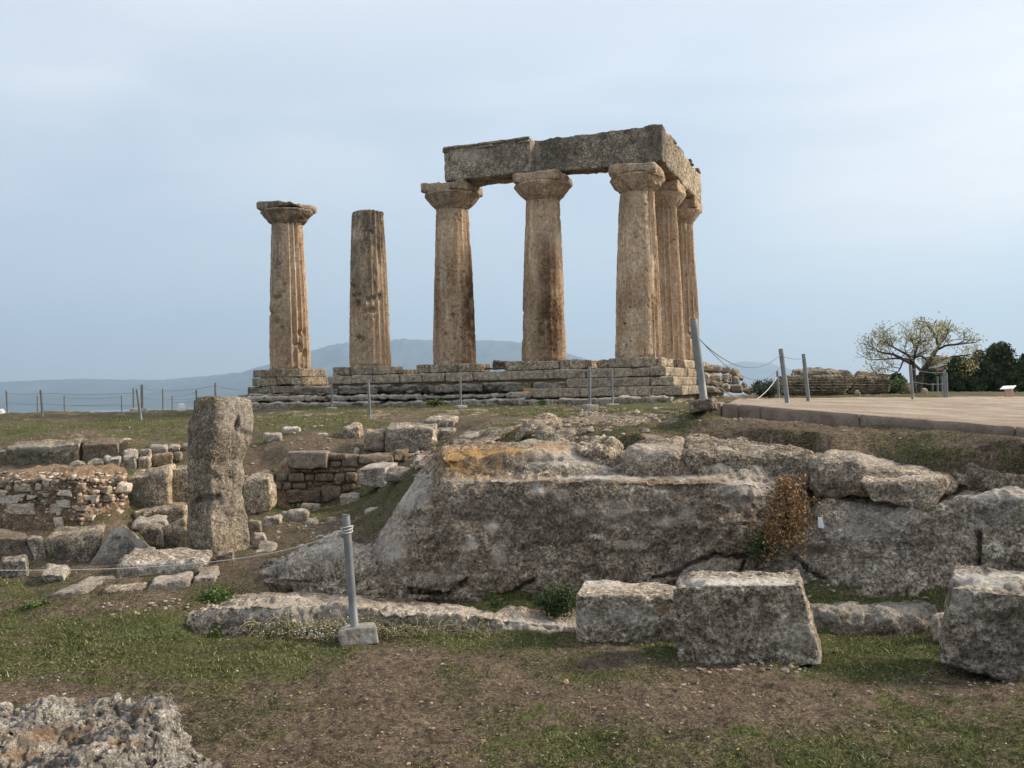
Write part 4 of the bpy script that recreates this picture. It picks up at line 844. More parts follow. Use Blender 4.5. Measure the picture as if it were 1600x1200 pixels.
def pxbox(x0, y0, x1, y1, d, th, top=None):
    """a block whose front fills that photo rectangle at distance d"""
    return [p + q for q in (np.zeros(3), np.array([(S(.5 * x0 + .5 * x1, y0, d)[0] / d) * th * .9, th, 0])) for p in (S(x0, y1, d), S(x1, y1, d), S(x1, y0, d), S(x0, y0, d))]
tstone(pxbox(770, 563, 797, 578, 38.5, .6), 'lone squarish stone on the platform between the two middle columns', 501)
tstone(pxbox(888, 563, 914, 577, 38.5, .6), 'eroded stone on the platform just left of the corner column', 502)
tstone(pxbox(757, 574, 772, 578, 36.0, .3), 'low flat stone right of the footing of the third column', 503)
# little ochre box on the steps
def small_box():
    root = empty('ochre_box', S(828, 618.5, 33.6), 'small ochre and brown box standing on the front steps', 'box')
    m = M('ochre panel', .8); c = m.mix(m.ramp(m.noise(4, 6), .4, .6), (.42, .22, .06), (.32, .16, .05)); p0 = m.done(c)
    m = M('brown box base', .8); c = m.mix(m.ramp(m.noise(4, 6), .4, .6), (.20, .12, .08), (.15, .09, .06)); p1 = m.done(c)
    G().add(*hexa(pxbox(817, 606.5, 837.5, 614.5, 33.4, .25), .04, .01, .002, 3)).build('upper_panel', p0, root)
    G().add(*hexa(pxbox(816.5, 614.8, 838, 620, 33.36, .3), .04, .01, .002, 3)).build('base', p1, root)
small_box()
# tumbled wall remains right of and behind the temple
def ruin():
    L = [(1098, 571, 1127, 581, 38, .9), (1127, 572, 1142, 584, 38.4, .8), (1142, 576, 1155, 588, 39, .8), (1153, 588, 1162, 595, 39.5, .6), (1098, 583, 1110, 603, 36, .8), (1110, 585, 1128, 596, 37, .9), (1128, 584, 1145, 600, 37.5, .9),
         (1143, 588, 1156, 602, 38, .8), (1110, 596, 1130, 605, 36.5, .8), (1126, 600, 1141, 612, 36, .8), (1140, 601, 1160, 613, 36.6, 1.0), (1158, 598, 1168, 608, 38, .8), (1101, 604, 1120, 614, 35, .9), (1160, 607, 1175, 614, 37, .8), (1085, 604, 1102, 615, 35.5, .7)]
    names = ['flat block on the top left of the ruined wall behind the temple', 'squared block at the top of the ruined wall, left of its corner', 'upper corner block at the right end of the ruined wall', 'small rounded stone on the right shoulder of the ruined wall', 'upright block at the left end of the ruined wall', 'reddish block under the flat top block of the ruined wall',
             'block in the heart of the ruined wall behind the temple', 'rounded block at the right end of the ruined wall', 'low block at the foot of the ruined wall, second from left', 'pale block at the foot of the ruined wall, in the middle', 'large dark block at the right foot of the ruined wall', 'dark block tumbled off the right end of the ruined wall', 'low flat block at the left foot of the ruined wall', 'low boulder farthest right beyond the ruined wall', 'pale stone wedged between temple steps and ruined wall']
    for q, (a, l) in enumerate(zip(L, names)):
        c = pxbox(*a); V, Q = hexa(c, .05, .12, .07, 2.4, 600 + q, .05, 4, .14)
        G().add(V, Q, dark=[.5, .4, .6, .7, 0, 0, .4, .6, .6, 0, .7, .8, .2, .7, 0][q], pale=.2).build('ruin_block', MAT['temple_step'], label=l, cat='stone block', group='tumbled blocks of the ruined wall behind the temple')
ruin()
# long ridge of fallen column drums at the right
def drums():
    root = empty('fallen_column', S(1300, 617, 34), 'fallen fluted column lying on its side beyond the path, broken by a diagonal crack', 'fallen column')
    def half(name, x0, x1, y_top0, y_top1, ybot, d0, d1, seed, zlo, tilt):
        A = S(x0, (y_top0 + ybot) / 2, d0); B = S(x1, (y_top1 + ybot) / 2, d1); ax = B - A; ax[2] *= .5; L = np.linalg.norm(ax); ax /= L
        ra = (ybot - y_top0) / 2 * d0 / F * 1.12; rb = (ybot - y_top1) / 2 * d1 / F * 1.12; nth, nz = 160, 90
        th = np.arange(nth) / nth * 2 * math.pi; z = np.linspace(0, 1, nz); TT, ZZ = np.meshgrid(th, z)
        e1 = np.array([ax[1], -ax[0], 0]); e1 /= np.linalg.norm(e1); e2 = np.cross(e1, ax)
        if e2[2] < 0: e2 = -e2
        p = (TT / (2 * math.pi) * 20) % 1; RR = (ra + (rb - ra) * ZZ) - .10 * (1 - (2 * p - 1) ** 2)
        sk = ZZ + (tilt[0] * (1 - ZZ) + tilt[1] * ZZ) * np.sin(TT)
        V = A + ax * L * sk[..., None] + RR[..., None] * (np.cos(TT)[..., None] * e1 + np.sin(TT)[..., None] * e2); V = V.reshape(-1, 3)
        i = np.arange(nz - 1)[:, None] * nth; j = np.arange(nth)[None]; j2 = (j + 1) % nth
        Q = np.stack([i + j, i + nth + j, i + nth + j2, i + j2], -1).reshape(-1, 4); V = rough(V, Q, .035, 1.8, seed, .04, 4, .10)
        n = len(V); V = np.concatenate([V, [V[:nth].mean(0), V[-nth:].mean(0)]]); T = [(n, x, (x + 1) % nth) for x in range(nth)] + [(n + 1, (nz - 1) * nth + (x + 1) % nth, (nz - 1) * nth + x) for x in range(nth)]
        G().add(V, Q, T, dark=.1).build(name, MAT['temple_step'], root)
    half('drum', 1217, 1326, 588, 588, 616, 33.5, 33.8, 3, 0, (.0, .10)); half('drum', 1328, 1386, 588, 592, 615, 34.0, 34.3, 5, 0, (.16, 0))
    c = [S(1234, 590, 34.2), S(1335, 591, 34.6), S(1332, 580, 34.6), S(1234, 577, 34.2), S(1234, 590, 35.4), S(1335, 591, 35.6), S(1325, 578, 35.4), S(1240, 575, 35.2)]
    V, Q = hexa(c, .05, .14, .07, 2, 31, .05, 4, .12)
    G().add(V, Q, dark=.6).build('fallen_slab', MAT['temple_grey'], label='long dark slab lying on top of the fallen column, left half', cat='stone slab')
    c = [S(1333, 593, 34.4), S(1374, 595, 34.6), S(1366, 583, 34.6), S(1336, 580, 34.4), S(1333, 593, 35.4), S(1374, 595, 35.6), S(1362, 583, 35.4), S(1338, 579, 35.2)]
    V, Q = hexa(c, .05, .2, .07, 2, 37, .05, 4, .12)
    G().add(V, Q, dark=.5).build('fallen_slab', MAT['earth_core'], label='reddish rounded slab on the right end of the fallen column', cat='stone slab')
drums()
# main hewn rock face
# right-hand mass
rk('capstone', 'long leaf-shaped slab resting on the right rock mass above a deep crack', [(1262, 716), (1500, 752), (1488, 768), (1272, 764)], (10.35, 9.75), (.25, 1.1, .15), 'pale_rock', 33, .16, .05, 1.8, .022, .02, 8, .06, 'rock slab',
   pale=[(1400, 715, 80, 12, .5)], dark=[(1350, 762, 80, 8, .6), (1330, 740, 60, 14, .25)])
rk('capstone', 'thicker middle slab with a broken right edge, resting on the right rock mass', [(1335, 748), (1484, 752), (1456, 781), (1360, 777)], (9.85, 9.72), (.1, 1.0, .14), 'pale_rock', 34, .08, .05, 1.8, .022, .02, 8, .06, 'rock slab',
   dark=[(1400, 768, 60, 8, .6)], pale=[(1430, 735, 50, 10, .5)])
rk('rock', 'low flat rock at the right end of the slabs, half sunk in the soil', [(1480, 735), (1534, 745), (1530, 752), (1490, 750)], 10.0, (.1, .5, .06), 'pale_rock', 35, .06, .03, 2.5, .022, cat='rock')
rk('rock', 'knobbly split rock on the ledge, leaning over the left of the notch', [(884, 694), (958, 704), (966, 733), (900, 726)], (11.1, 10.8), (.1, .9, .14), 'pale_rock', 36, .13, .10, 2.4, .02, .04, 7, .1, cat='rock')
rk('rock', 'rounded grey boulder on the ledge, right of the notch', [(974, 702), (1062, 702), (1074, 744), (970, 741)], 10.6, (.1, 1.1, .10), 'pale_rock', 37, .13, .06, 2.0, .02, .02, 8, .04, cat='rock', pale=[(1010, 705, 40, 12, .5)])
rk('rock', 'broad pitted pink rock along the top of the ledge, right of the boulder', [(1060, 703), (1272, 706), (1282, 746), (1064, 746)], (10.6, 10.6), (0, 1.3, .12), 'pale_rock', 38, .12, .08, 1.8, .022, .035, 8, .08, cat='rock')
rk('rock', 'tall pale rock at the bend, standing behind the orange lichen', [(806, 668), (848, 662), (846, 700), (778, 698)], 13.6, (.4, 1.3, .12), 'pale_rock', 39, .2, .08, 2.2, .024, .03, 7, .1, cat='rock', dark=[(815, 690, 16, 8, .5)])
rk('rock', 'smooth pale tongue of rock sloping down left of the orange lichen', [(640, 728), (735, 704), (720, 716), (650, 742)], (13.2, 13.0), (1.1, 2.2, .38), 'pale_rock', 40, .05, .05, 2.2, .026, .02, 7, .05, cat='rock')
rk('rock', 'thin pale ledge stone left of the hewn face, at its upper corner', [(642, 741), (690, 737), (688, 746), (644, 748)], 12.2, (.3, .7, .0), 'pale_rock', 41, .03, .02, 3, .022, cat='rock')
# low sloping rock left of the face
# the shelf at the foot
rk('rock', 'small upright whitish stone beside the rightmost front block', [(1452, 962), (1474, 956), (1478, 990), (1450, 992)], 8.2, (.05, .18, -.01), 'grey_rock', 48, .06, .02, 5, .012, cat='rock', pale=.7)
rk('capstone', 'flat layered slab of bedrock between the dried vine and the long slab', [(1262, 716), (1345, 722), (1350, 760), (1270, 764)], (10.5, 10.2), (.1, .9, .1), 'pale_rock', 331, .09, .07, 2.4, .022, .03, 8, .08, 'rock slab', pale=.2)
rk('rock', 'cracked pale bedrock step below the smooth tongue, left of the orange lichen', [(652, 742), (700, 734), (700, 756), (640, 760)], (11.6, 11.3), (.4, 1.0, .1), 'pale_rock', 332, .07, .05, 3, .02, cat='rock', pale=.3)
rk('rock', 'pale crust of bedrock breaking through the soil at the upper right edge', [(1500, 728), (1640, 748), (1640, 770), (1500, 758)], (10.1, 9.4), (.1, .8, .06), 'pale_rock', 333, .08, .06, 2.6, .022, .03, 8, .1, cat='bedrock')
rk('rock', 'jumbled pale bedrock shoulder between the notch and the tall pale rock', [(838, 684), (900, 684), (905, 706), (830, 706)], (11.9, 11.7), (.1, 1.2, .12), 'pale_rock', 334, .12, .1, 2.8, .022, .04, 8, .12, cat='bedrock')
rk('rock', 'low ridge of pale bedrock running back from the split rock', [(940, 668), (1040, 664), (1050, 676), (930, 682)], (13.4, 13.4), (.1, 1.6, .05), 'pale_rock', 335, .1, .1, 2.8, .026, .05, 8, .14, cat='bedrock')
rk('rock', 'low ridge of pale bedrock left of the leaning post', [(985, 648), (1070, 648), (1074, 658), (980, 660)], (16, 16), (.1, 1.8, .05), 'pale_rock', 336, .1, .1, 2.8, .03, .05, 8, .14, cat='bedrock')
# front blocks
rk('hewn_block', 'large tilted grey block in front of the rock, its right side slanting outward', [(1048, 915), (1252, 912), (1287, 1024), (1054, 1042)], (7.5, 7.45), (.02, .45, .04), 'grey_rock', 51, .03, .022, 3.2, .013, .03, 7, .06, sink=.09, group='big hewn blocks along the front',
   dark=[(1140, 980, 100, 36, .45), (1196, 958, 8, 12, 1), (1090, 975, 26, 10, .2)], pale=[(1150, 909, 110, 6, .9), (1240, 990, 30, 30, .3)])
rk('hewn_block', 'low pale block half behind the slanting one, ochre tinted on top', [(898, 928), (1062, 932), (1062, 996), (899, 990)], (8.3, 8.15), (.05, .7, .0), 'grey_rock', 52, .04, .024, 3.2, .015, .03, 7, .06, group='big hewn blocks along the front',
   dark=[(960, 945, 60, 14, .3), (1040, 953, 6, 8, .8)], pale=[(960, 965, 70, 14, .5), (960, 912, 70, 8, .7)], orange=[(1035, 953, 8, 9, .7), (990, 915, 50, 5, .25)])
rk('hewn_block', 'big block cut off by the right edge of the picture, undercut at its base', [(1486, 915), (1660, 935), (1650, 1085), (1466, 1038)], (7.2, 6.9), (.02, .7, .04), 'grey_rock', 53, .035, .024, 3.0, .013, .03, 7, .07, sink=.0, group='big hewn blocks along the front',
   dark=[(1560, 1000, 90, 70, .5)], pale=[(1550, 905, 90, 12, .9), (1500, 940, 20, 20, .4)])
# nearest boulder, lower left
def near_boulder():
    keys = [(-150, [(1330, 3.9), (1240, 4.0), (1180, 4.3), (1150, 4.6), (1130, 4.9), (1190, 5.3)]),
     (0, [(1340, 3.9), (1250, 4.0), (1170, 4.3), (1130, 4.7), (1108, 5.0), (1180, 5.4)]),
     (80, [(1345, 3.9), (1250, 4.0), (1170, 4.3), (1120, 4.7), (1092, 5.1), (1175, 5.5)]),
     (170, [(1345, 3.95), (1260, 4.05), (1180, 4.3), (1118, 4.7), (1090, 5.05), (1175, 5.4)]),
     (245, [(1345, 4.0), (1270, 4.1), (1190, 4.3), (1125, 4.6), (1102, 4.95), (1180, 5.2)]),
     (290, [(1345, 4.05), (1290, 4.1), (1225, 4.3), (1160, 4.55), (1135, 4.8), (1190, 5.0)]),
     (340, [(1345, 4.15), (1300, 4.2), (1265, 4.3), (1215, 4.5), (1200, 4.65), (1220, 4.8)])]
    V, Q, T = sheet(keys, 300, .0085, .07, 3.2, 71, .035, 12, .07)
    # bedding grooves running diagonally
    N = normals(V, np.array(Q)); q = V[:, 0] * .55 - V[:, 1] * .75 + V[:, 2] * .6 + .05 * fbm(V * 3, 5, 3)
    s = np.abs((q * 5.5) % 1 - .5) * 2; gm = sstep(-.3, .3, fbm(V * 2.2, 9, 2))
    V = V - N * ((.05 * sstep(.35, .0, s) * gm) + .014 * fbm(V * 22, 8, 4, .65) - .02 * sstep(.45, .1, worley(V * 16, 4)) * -1 * 0)[:, None]
    V = V + N * (.02 * np.abs(fbm(V * 9, 18, 4, .6)) - .035 * sstep(.4, .08, worley(V * [7, 7, 9], 44)))[:, None]
    G().add(V, Q, T, dark=.9 * sstep(.4, .05, s) * gm, orange=blobs(V, [(75, 1150, 50, 9, .8), (215, 1112, 16, 5, .6), (30, 1180, 26, 8, .7), (190, 1160, 26, 8, .6), (120, 1135, 40, 6, .4)]), pale=.22).build('boulder', MAT['boulder'], label='rugged lichen-crusted boulder with diagonal ridges, nearest the camera at lower left', cat='boulder')
MAT['boulder'] = rock_mat('lichen crusted boulder', (.60, .54, .47), (.46, .39, .32), (.075, .062, .052), (.82, .78, .72), 1.7, .8, 1., .03, .7, orange=(.45, .24, .09), spots=.9)
near_boulder()

# ------------------------------------------------------------------ the standing pillar and the blocks around it
def pillar():
    d = 12.3; sec = []
    for (py, xl, xr, dp) in [(885, 293, 388, .62), (868, 291, 391, .62), (845, 290, 393, .62), (815, 290, 391, .6), (797, 291, 386, .58), (788, 293, 385, .56), (780, 297, 384, .52), (773, 293, 384, .54), (745, 292, 385, .56), (725, 292, 384, .58),
                             (700, 292, 392, .6), (670, 292, 397, .62), (645, 293, 398, .62), (632, 294, 397, .6), (624, 299, 394, .55), (620, 308, 378, .48)]:
        a, b = S(xl, py, d), S(xr, py, d); mc = (a + b) / 2; mc = mc * [1 + .40 / d, 1, 1] + [0, .40, 0]; sec.append((mc, (b[0] - a[0]) / 2 * .745, (b[0] - a[0]) / 2 * .745))
    V, Q = loft(sec, 240, .016, .022, 3.2, 81, .022, 10, .05, 9, R(-40))
    # hollow in the upper right corner, and the saw-cut at mid height on the left
    px, py = PJ(V); N = normals(V, Q); fr = V[:, 1] < d + .25
    dd = .10 * np.exp(-(((px - 376) / 8) ** 2 + ((py - 664) / 12) ** 2)) + .06 * np.exp(-(((px - 340) / 50) ** 2 + ((py - 782 + (px - 300) * .12) / 4.5) ** 2)) * (px < 345) + .04 * np.exp(-(((px - 322) / 10) ** 2 + ((py - 716) / 5) ** 2))
    cor = .10 * sstep(345, 420, px) * sstep(870, 640, py) * 0
    V = V - N * (dd * fr + cor)[:, None]
    G().add(V, Q, dark=blobs(V, [(318, 665, 28, 50, .4), (340, 690, 40, 20, .3), (320, 783, 30, 4, .9)]), pale=blobs(V, [(375, 650, 30, 30, .7), (350, 800, 26, 60, .25), (378, 780, 14, 80, .3)]), orange=blobs(V, [(322, 624, 22, 7, .5), (305, 635, 10, 14, .3)]),  # masks paint the lit right face, shaded left face and shade in the cut
            soil=blobs(V, [(320, 866, 40, 9, .9)])).build('standing_pillar', MAT['pillar'], label='tall free-standing stone pillar with a notch at mid height and yellow lichen on top', cat='pillar')
MAT['pillar'] = rock_mat('speckled grey-tan pillar stone', (.52, .435, .33), (.44, .38, .305), (.11, .10, .08), (.70, .63, .53), 1.3, .45, .75, .025, .6, orange=(.22, .19, .03))
pillar()
LB = dict(freq=3, seg=.028)
rk('hewn_block', 'squared buff block between rubble wall and pillar, ochre on its right half, shade painted on its left', [(196, 748), (260, 736), (264, 800), (200, 808)], (15.4, 15.2), (.15, .55, .1), 'buff_rock', 91, .05, .025, dark=[(215, 770, 20, 34, .8), (235, 750, 30, 8, .4)], **LB)  # dark mask paints shade over the left half; the right keeps plain buff
rk('hewn_block', 'buff block touching the left side of the pillar, behind it', [(263, 735), (302, 731), (304, 792), (266, 796)], (15.5, 15.5), (.1, .5, .05), 'buff_rock', 92, .05, .025, dark=[(266, 765, 6, 30, .6)], **LB)
rk('hewn_block', 'low sloped buff stone under the two squared blocks left of the pillar', [(205, 800), (292, 792), (294, 812), (214, 820)], (14.9, 14.9), (0, .8, .04), 'buff_rock', 93, .08, .04, cat='stone block', **LB)
rk('rock', 'smooth curved stone sweeping up to the foot of the pillar', [(236, 832), (296, 806), (298, 858), (222, 850)], (13.1, 13.0), (0, .5, 0), 'buff_rock', 94, .14, .03, 2, .025, cat='rock', dark=[(270, 840, 30, 20, .4)])
rk('rock', 'low grey stone left of the curved one, pointing to the rubble wall', [(213, 826), (255, 822), (262, 850), (235, 846)], 12.95, (0, .45, 0), 'grey_rock', 95, .08, .03, 3, .022, cat='rock', dark=.3)
rk('hewn_block', 'small grey-buff block just right of the pillar at mid height', [(380, 752), (421, 748), (423, 792), (380, 800)], (15.4, 15.2), (.1, .5, .08), 'buff_rock', 96, .07, .03, dark=.15, **LB)
rk('rock', 'brown slab at the left picture edge under the rubble wall', [(-40, 838), (38, 843), (64, 885), (-40, 888)], (12.9, 12.5), (0, .8, .0), 'brown_rock', 97, .03, .03, 2, .028, cat='rock slab', pale=.1)
rk('hewn_block', 'grey and ochre block with the shade of a hollow painted on, under the rubble wall', [(66, 842), (160, 834), (132, 884), (72, 888)], (12.5, 12.6), (.1, .8, .05), 'buff_rock', 98, .07, .04, dark=[(90, 860, 16, 18, .9)], **LB)  # no hollow is carved here; the dark mask paints its shade
rk('rock', 'wedge-shaped grey rock with a peaked top, right of the grey and ochre block', [(172, 834), (196, 832), (245, 868), (130, 882)], (12.4, 12.3), (.0, .6, .02), 'grey_rock', 99, .08, .05, 2.5, .025, cat='rock', pale=.4)
rk('rock', 'narrow grey slab leaning between brown slab and ochre block', [(40, 842), (64, 842), (80, 886), (62, 886)], (12.45, 12.4), (0, .5, 0), 'grey_rock', 100, .04, .02, 3, .025, cat='rock slab')
rk('rock', 'long flat grey rock in the grass before the pillar', [(180, 884), (330, 882), (300, 902), (174, 920)], (10.9, 11.0), (.1, .9, .02), 'grey_rock', 101, .09, .05, 2.5, .022, cat='rock', pale=[(250, 885, 70, 8, .5)], dark=[(190, 905, 20, 12, .4)])
rk('rock', 'low whitish triangular rock in front of the long flat one', [(232, 918), (300, 910), (284, 930), (222, 934)], (10.3, 10.4), (.05, .5, .0), 'pale_rock', 102, .05, .03, 3, .02, cat='rock', pale=.5)
rk('rock', 'isolated flat whitish rock in the grass at far left', [(76, 934), (128, 928), (122, 940), (76, 943)], (10.1, 10.2), (.42, .8, .02), 'pale_rock', 103, .05, .03, 3, .02, cat='rock', pale=.5)
rk('rock', 'low broken ledge of rock left of the whitish triangle', [(158, 930), (226, 924), (224, 936), (160, 940)], (10.2, 10.3), (.05, .35, 0), 'pale_rock', 104, .04, .03, 3, .02, cat='rock')
rk('rock', 'thin grey slab lying at the foot of the pillar, left', [(262, 872), (302, 870), (330, 880), (268, 882)], 11.5, (0, .3, 0), 'grey_rock', 105, .03, .015, 4, .02, cat='rock slab')
rk('rock', 'thin pale slab lying at the foot of the pillar, right', [(338, 874), (364, 868), (366, 874), (340, 880)], 11.6, (0, .3, 0), 'pale_rock', 106, .02, .015, 4, .02, cat='rock slab')
rk('rock', 'small grey rock peeping in at the left edge above the rope', [(0, 884), (40, 880), (46, 892), (0, 892)], 11.3, (0, .4, 0), 'grey_rock', 107, .04, .02, 3, .02, cat='rock')
rk('rock', 'low pale bedrock flake in the grass below the broken ledge', [(124, 953), (165, 952), (168, 962), (120, 962)], 10.0, (.05, 0.5, .05), 'pale_rock', 800, .05, .04, 3.5, .022, .02, 9, .08, cat='rock', pale=.35)
rk('rock', 'flat pale rock tip right of the whitish triangle', [(300, 908), (337, 907), (340, 914), (296, 914)], 10.6, (.05, 0.5, .05), 'pale_rock', 801, .05, .04, 3.5, .022, .02, 9, .08, cat='rock', pale=.35)
rk('rock', 'pale hump of bedrock behind the long flat rock', [(200, 875), (237, 874), (240, 884), (196, 884)], 11.6, (.05, 0.5, .05), 'pale_rock', 802, .05, .04, 3.5, .022, .02, 9, .08, cat='rock', pale=.35)
rk('rock', 'thin whitish rock lying above the isolated flat one', [(64, 903), (101, 902), (104, 907), (60, 907)], 10.9, (.05, 0.4, .05), 'pale_rock', 803, .05, .04, 3.5, .022, .02, 9, .08, cat='rock', pale=.35)
rk('rock', 'pale bedrock strip between wedge rock and pillar foot', [(250, 869), (297, 868), (300, 876), (246, 876)], 12.0, (.05, 0.4, .05), 'pale_rock', 804, .05, .04, 3.5, .022, .02, 9, .08, cat='rock', pale=.35)
rk('rock', 'flat pale rock right of the pillar foot', [(396, 859), (427, 858), (430, 866), (392, 866)], 12.4, (.05, 0.4, .05), 'pale_rock', 805, .05, .04, 3.5, .022, .02, 9, .08, cat='rock', pale=.35)
rk('rock', 'broad pale slab behind the flat rock right of the pillar', [(408, 841), (449, 840), (452, 848), (404, 848)], 13.2, (.05, 0.5, .05), 'pale_rock', 806, .05, .04, 3.5, .022, .02, 9, .08, cat='rock', pale=.35)
rk('rock', 'pale slab under the row of stones right of the pillar', [(428, 825), (467, 824), (470, 832), (424, 832)], 13.8, (.05, 0.4, .05), 'pale_rock', 807, .05, .04, 3.5, .022, .02, 9, .08, cat='rock', pale=.35)
rk('rock', 'pale bedrock sheet left of the smooth tongue', [(644, 719), (687, 718), (690, 726), (640, 726)], 13.8, (.05, 0.7, .05), 'pale_rock', 808, .05, .04, 3.5, .022, .02, 9, .08, cat='rock', pale=.35)
rk('rock', 'pale bedrock sheet above the smooth tongue', [(704, 699), (745, 698), (748, 704), (700, 704)], 14.8, (.05, 0.6, .05), 'pale_rock', 809, .05, .04, 3.5, .022, .02, 9, .08, cat='rock', pale=.35)
rk('rock', 'thin pale ledge in the plateau grass at far left', [(24, 671), (87, 670), (90, 674), (20, 674)], 24, (.05, 0.8, .05), 'pale_rock', 810, .05, .04, 3.5, .022, .02, 9, .08, cat='rock', pale=.35)
rk('rock', 'thin pale ledge on the plateau above the stepped stones', [(214, 687), (259, 686), (262, 690), (210, 690)], 21.5, (.05, 0.7, .05), 'pale_rock', 811, .05, .04, 3.5, .022, .02, 9, .08, cat='rock', pale=.35)
rk('rock', 'pale stone slab on the brown bank above the coursed wall', [(434, 693), (467, 692), (470, 698), (430, 698)], 18.9, (.05, 0.5, .05), 'pale_rock', 812, .05, .04, 3.5, .022, .02, 9, .08, cat='rock', pale=.35)
rk('rock', 'flat pale rock behind the nearest post on the dark slope', [(524, 829), (557, 828), (560, 834), (520, 834)], 13, (.05, 0.4, .05), 'pale_rock', 813, .05, .04, 3.5, .022, .02, 9, .08, cat='rock', pale=.35)
rk('rock', 'row of low whitish rock between rubble wall and pillar', [(208, 815), (259, 814), (262, 820), (204, 820)], 14.3, (.05, 0.5, .05), 'pale_rock', 814, .05, .04, 3.5, .022, .02, 9, .08, cat='rock', pale=.35)
rk('rock', 'pale rock edging the grass right of the cube-shaped block', [(604, 738), (637, 737), (640, 742), (600, 742)], 14.6, (.05, 0.4, .05), 'pale_rock', 815, .05, .04, 3.5, .022, .02, 9, .08, cat='rock', pale=.35)
# row of stones along the foot of the slope, right of the pillar
for q, (a, l) in enumerate([((386, 812, 410, 832, 13.4), 'grey stone at the right foot of the pillar, uppermost of its row'), ((392, 835, 416, 846, 12.9), 'flat pale stone below the stones right of the pillar'), ((412, 806, 440, 820, 14.0), 'angular whitish stone in the row right of the pillar'),
                           ((440, 800, 462, 808, 14.8), 'flat white stone in the middle of the row right of the pillar'), ((448, 798, 482, 812, 14.4), 'broad whitish stone at the right end of the row of stones'), ((570, 797, 596, 806, 14.0), 'white broken stone on the grassy slope below the cube-shaped block'),
                           ((590, 802, 612, 812, 13.6), 'grey flake beside the white broken stone on the grassy slope'), ((508, 810, 526, 816, 14), 'small white stone at the edge of the grass, above the nearest post'), ((470, 788, 500, 796, 16), 'pale stone at the foot of the coursed wall, left'), ((530, 772, 566, 786, 15.9), 'long pale stone at the foot of the coursed wall, right'),
                           ((478, 812, 496, 818, 14), 'small flat stone left of the small white one near the grass edge'), ((412, 676, 440, 682, 19.3), 'flat pale stone on the brown bank right of the pillar'), ((492, 676, 514, 682, 19.5), 'low white stone on the brown bank above the coursed wall'), ((440, 668, 470, 676, 20), 'grey stone at the brow of the bank right of the pillar'),
                           ((552, 701, 562, 706, 18.3), 'small whitish stone on the bank above the coursed wall'), ((184, 666, 206, 678, 25), 'round grey stone alone in the plateau grass left of the pillar'), ((112, 663, 120, 667, 27), 'small white stone in the plateau grass at left')]):
    x0, y0, x1, y1, d = a
    rk('stone', l, [(x0, y0), (x1, y0), (x1, y1 + 2), (x0, y1 + 2)], d, (0, .3, 0), 'pale_rock' if q != 15 else 'grey_rock', 120 + q, .06, .035, 4, .02, cat='stone', pale=.35, chip=.05)
# blocks of the upper edge at the left
for q, (pts, d, off, mat, l, at) in enumerate([
 ([(-40, 704), (12, 704), (12, 728), (-40, 728)], 19.5, (0, .7, .05), 'grey_rock', 'grey block at the far left end of the upper terrace edge', dict(dark=.3)),
 ([(10, 700), (124, 692), (124, 728), (10, 732)], 19.2, (.1, .9, .1), 'buff_rock', 'largest block of the upper left terrace edge, dark left and ochre right', dict(dark=[(35, 712, 26, 20, .9), (55, 728, 12, 14, .9)], pale=[(60, 698, 60, 5, .5)])),
 ([(126, 694), (184, 693), (186, 722), (128, 722)], 19.3, (.1, .8, .1), 'brown_rock', 'dark brown block next to the largest block of the terrace edge', dict(dark=.5)),
 ([(184, 693), (206, 692), (208, 716), (186, 718)], 19.6, (0, .7, .1), 'buff_rock', 'narrow pale block right of the dark brown one', dict()),
 ([(104, 725), (134, 724), (134, 736), (104, 738)], 17.6, (0, .5, .03), 'grey_rock', 'flat stone above the rubble wall, leftmost of its low row', dict()),
 ([(134, 723), (162, 721), (162, 734), (134, 736)], 17.6, (0, .5, .03), 'grey_rock', 'flat stone above the rubble wall, middle of its low row', dict()),
 ([(162, 716), (189, 715), (188, 733), (162, 734)], 17.6, (0, .5, .03), 'grey_rock', 'taller stone ending the low row above the rubble wall', dict(pale=.3)),
 ([(191, 712), (215, 709), (216, 729), (191, 731)], 18.0, (0, .5, .05), 'grey_rock', 'peaked grey stone in the stepped row left of the pillar', dict(pale=.3)),
 ([(216, 716), (234, 715), (234, 726), (216, 728)], 18.1, (0, .5, .0), 'pale_rock', 'small pale stone between the peaked and the orange stones', dict()),
 ([(236, 711), (270, 708), (270, 719), (238, 725)], 18.5, (0, .5, .0), 'buff_rock', 'orange-buff stone of the stepped row left of the pillar', dict(orange=.25)),
 ([(270, 708), (284, 706), (283, 713), (270, 717)], 18.6, (0, .4, .0), 'buff_rock', 'small buff stone right of the orange-buff one', dict()),
 ([(191, 704), (217, 704), (216, 712), (191, 712)], 18.9, (0, .5, .0), 'grey_rock', 'low grey stone behind the peaked one', dict()),
 ([(217, 704), (236, 702), (236, 712), (217, 714)], 19.0, (0, .5, .0), 'grey_rock', 'low grey stone behind the small pale one', dict()),
 ([(232, 698), (262, 698), (262, 709), (234, 709)], 19.2, (0, .5, .04), 'grey_rock', 'broad pale-topped stone of the upper stepped row', dict(pale=.4)),
 ([(263, 698), (282, 697), (282, 706), (263, 708)], 19.4, (0, .5, .04), 'grey_rock', 'small square stone right of the broad pale-topped one', dict()),
 ([(283, 696), (300, 695), (300, 706), (283, 706)], 19.5, (0, .5, .04), 'grey_rock', 'last stone of the upper stepped row, touching the pillar outline', dict())]):
    rk('edge_stone', l, pts, d, off, mat, 150 + q, .05, .03, 3, .026, .015, 9, .05, **at)
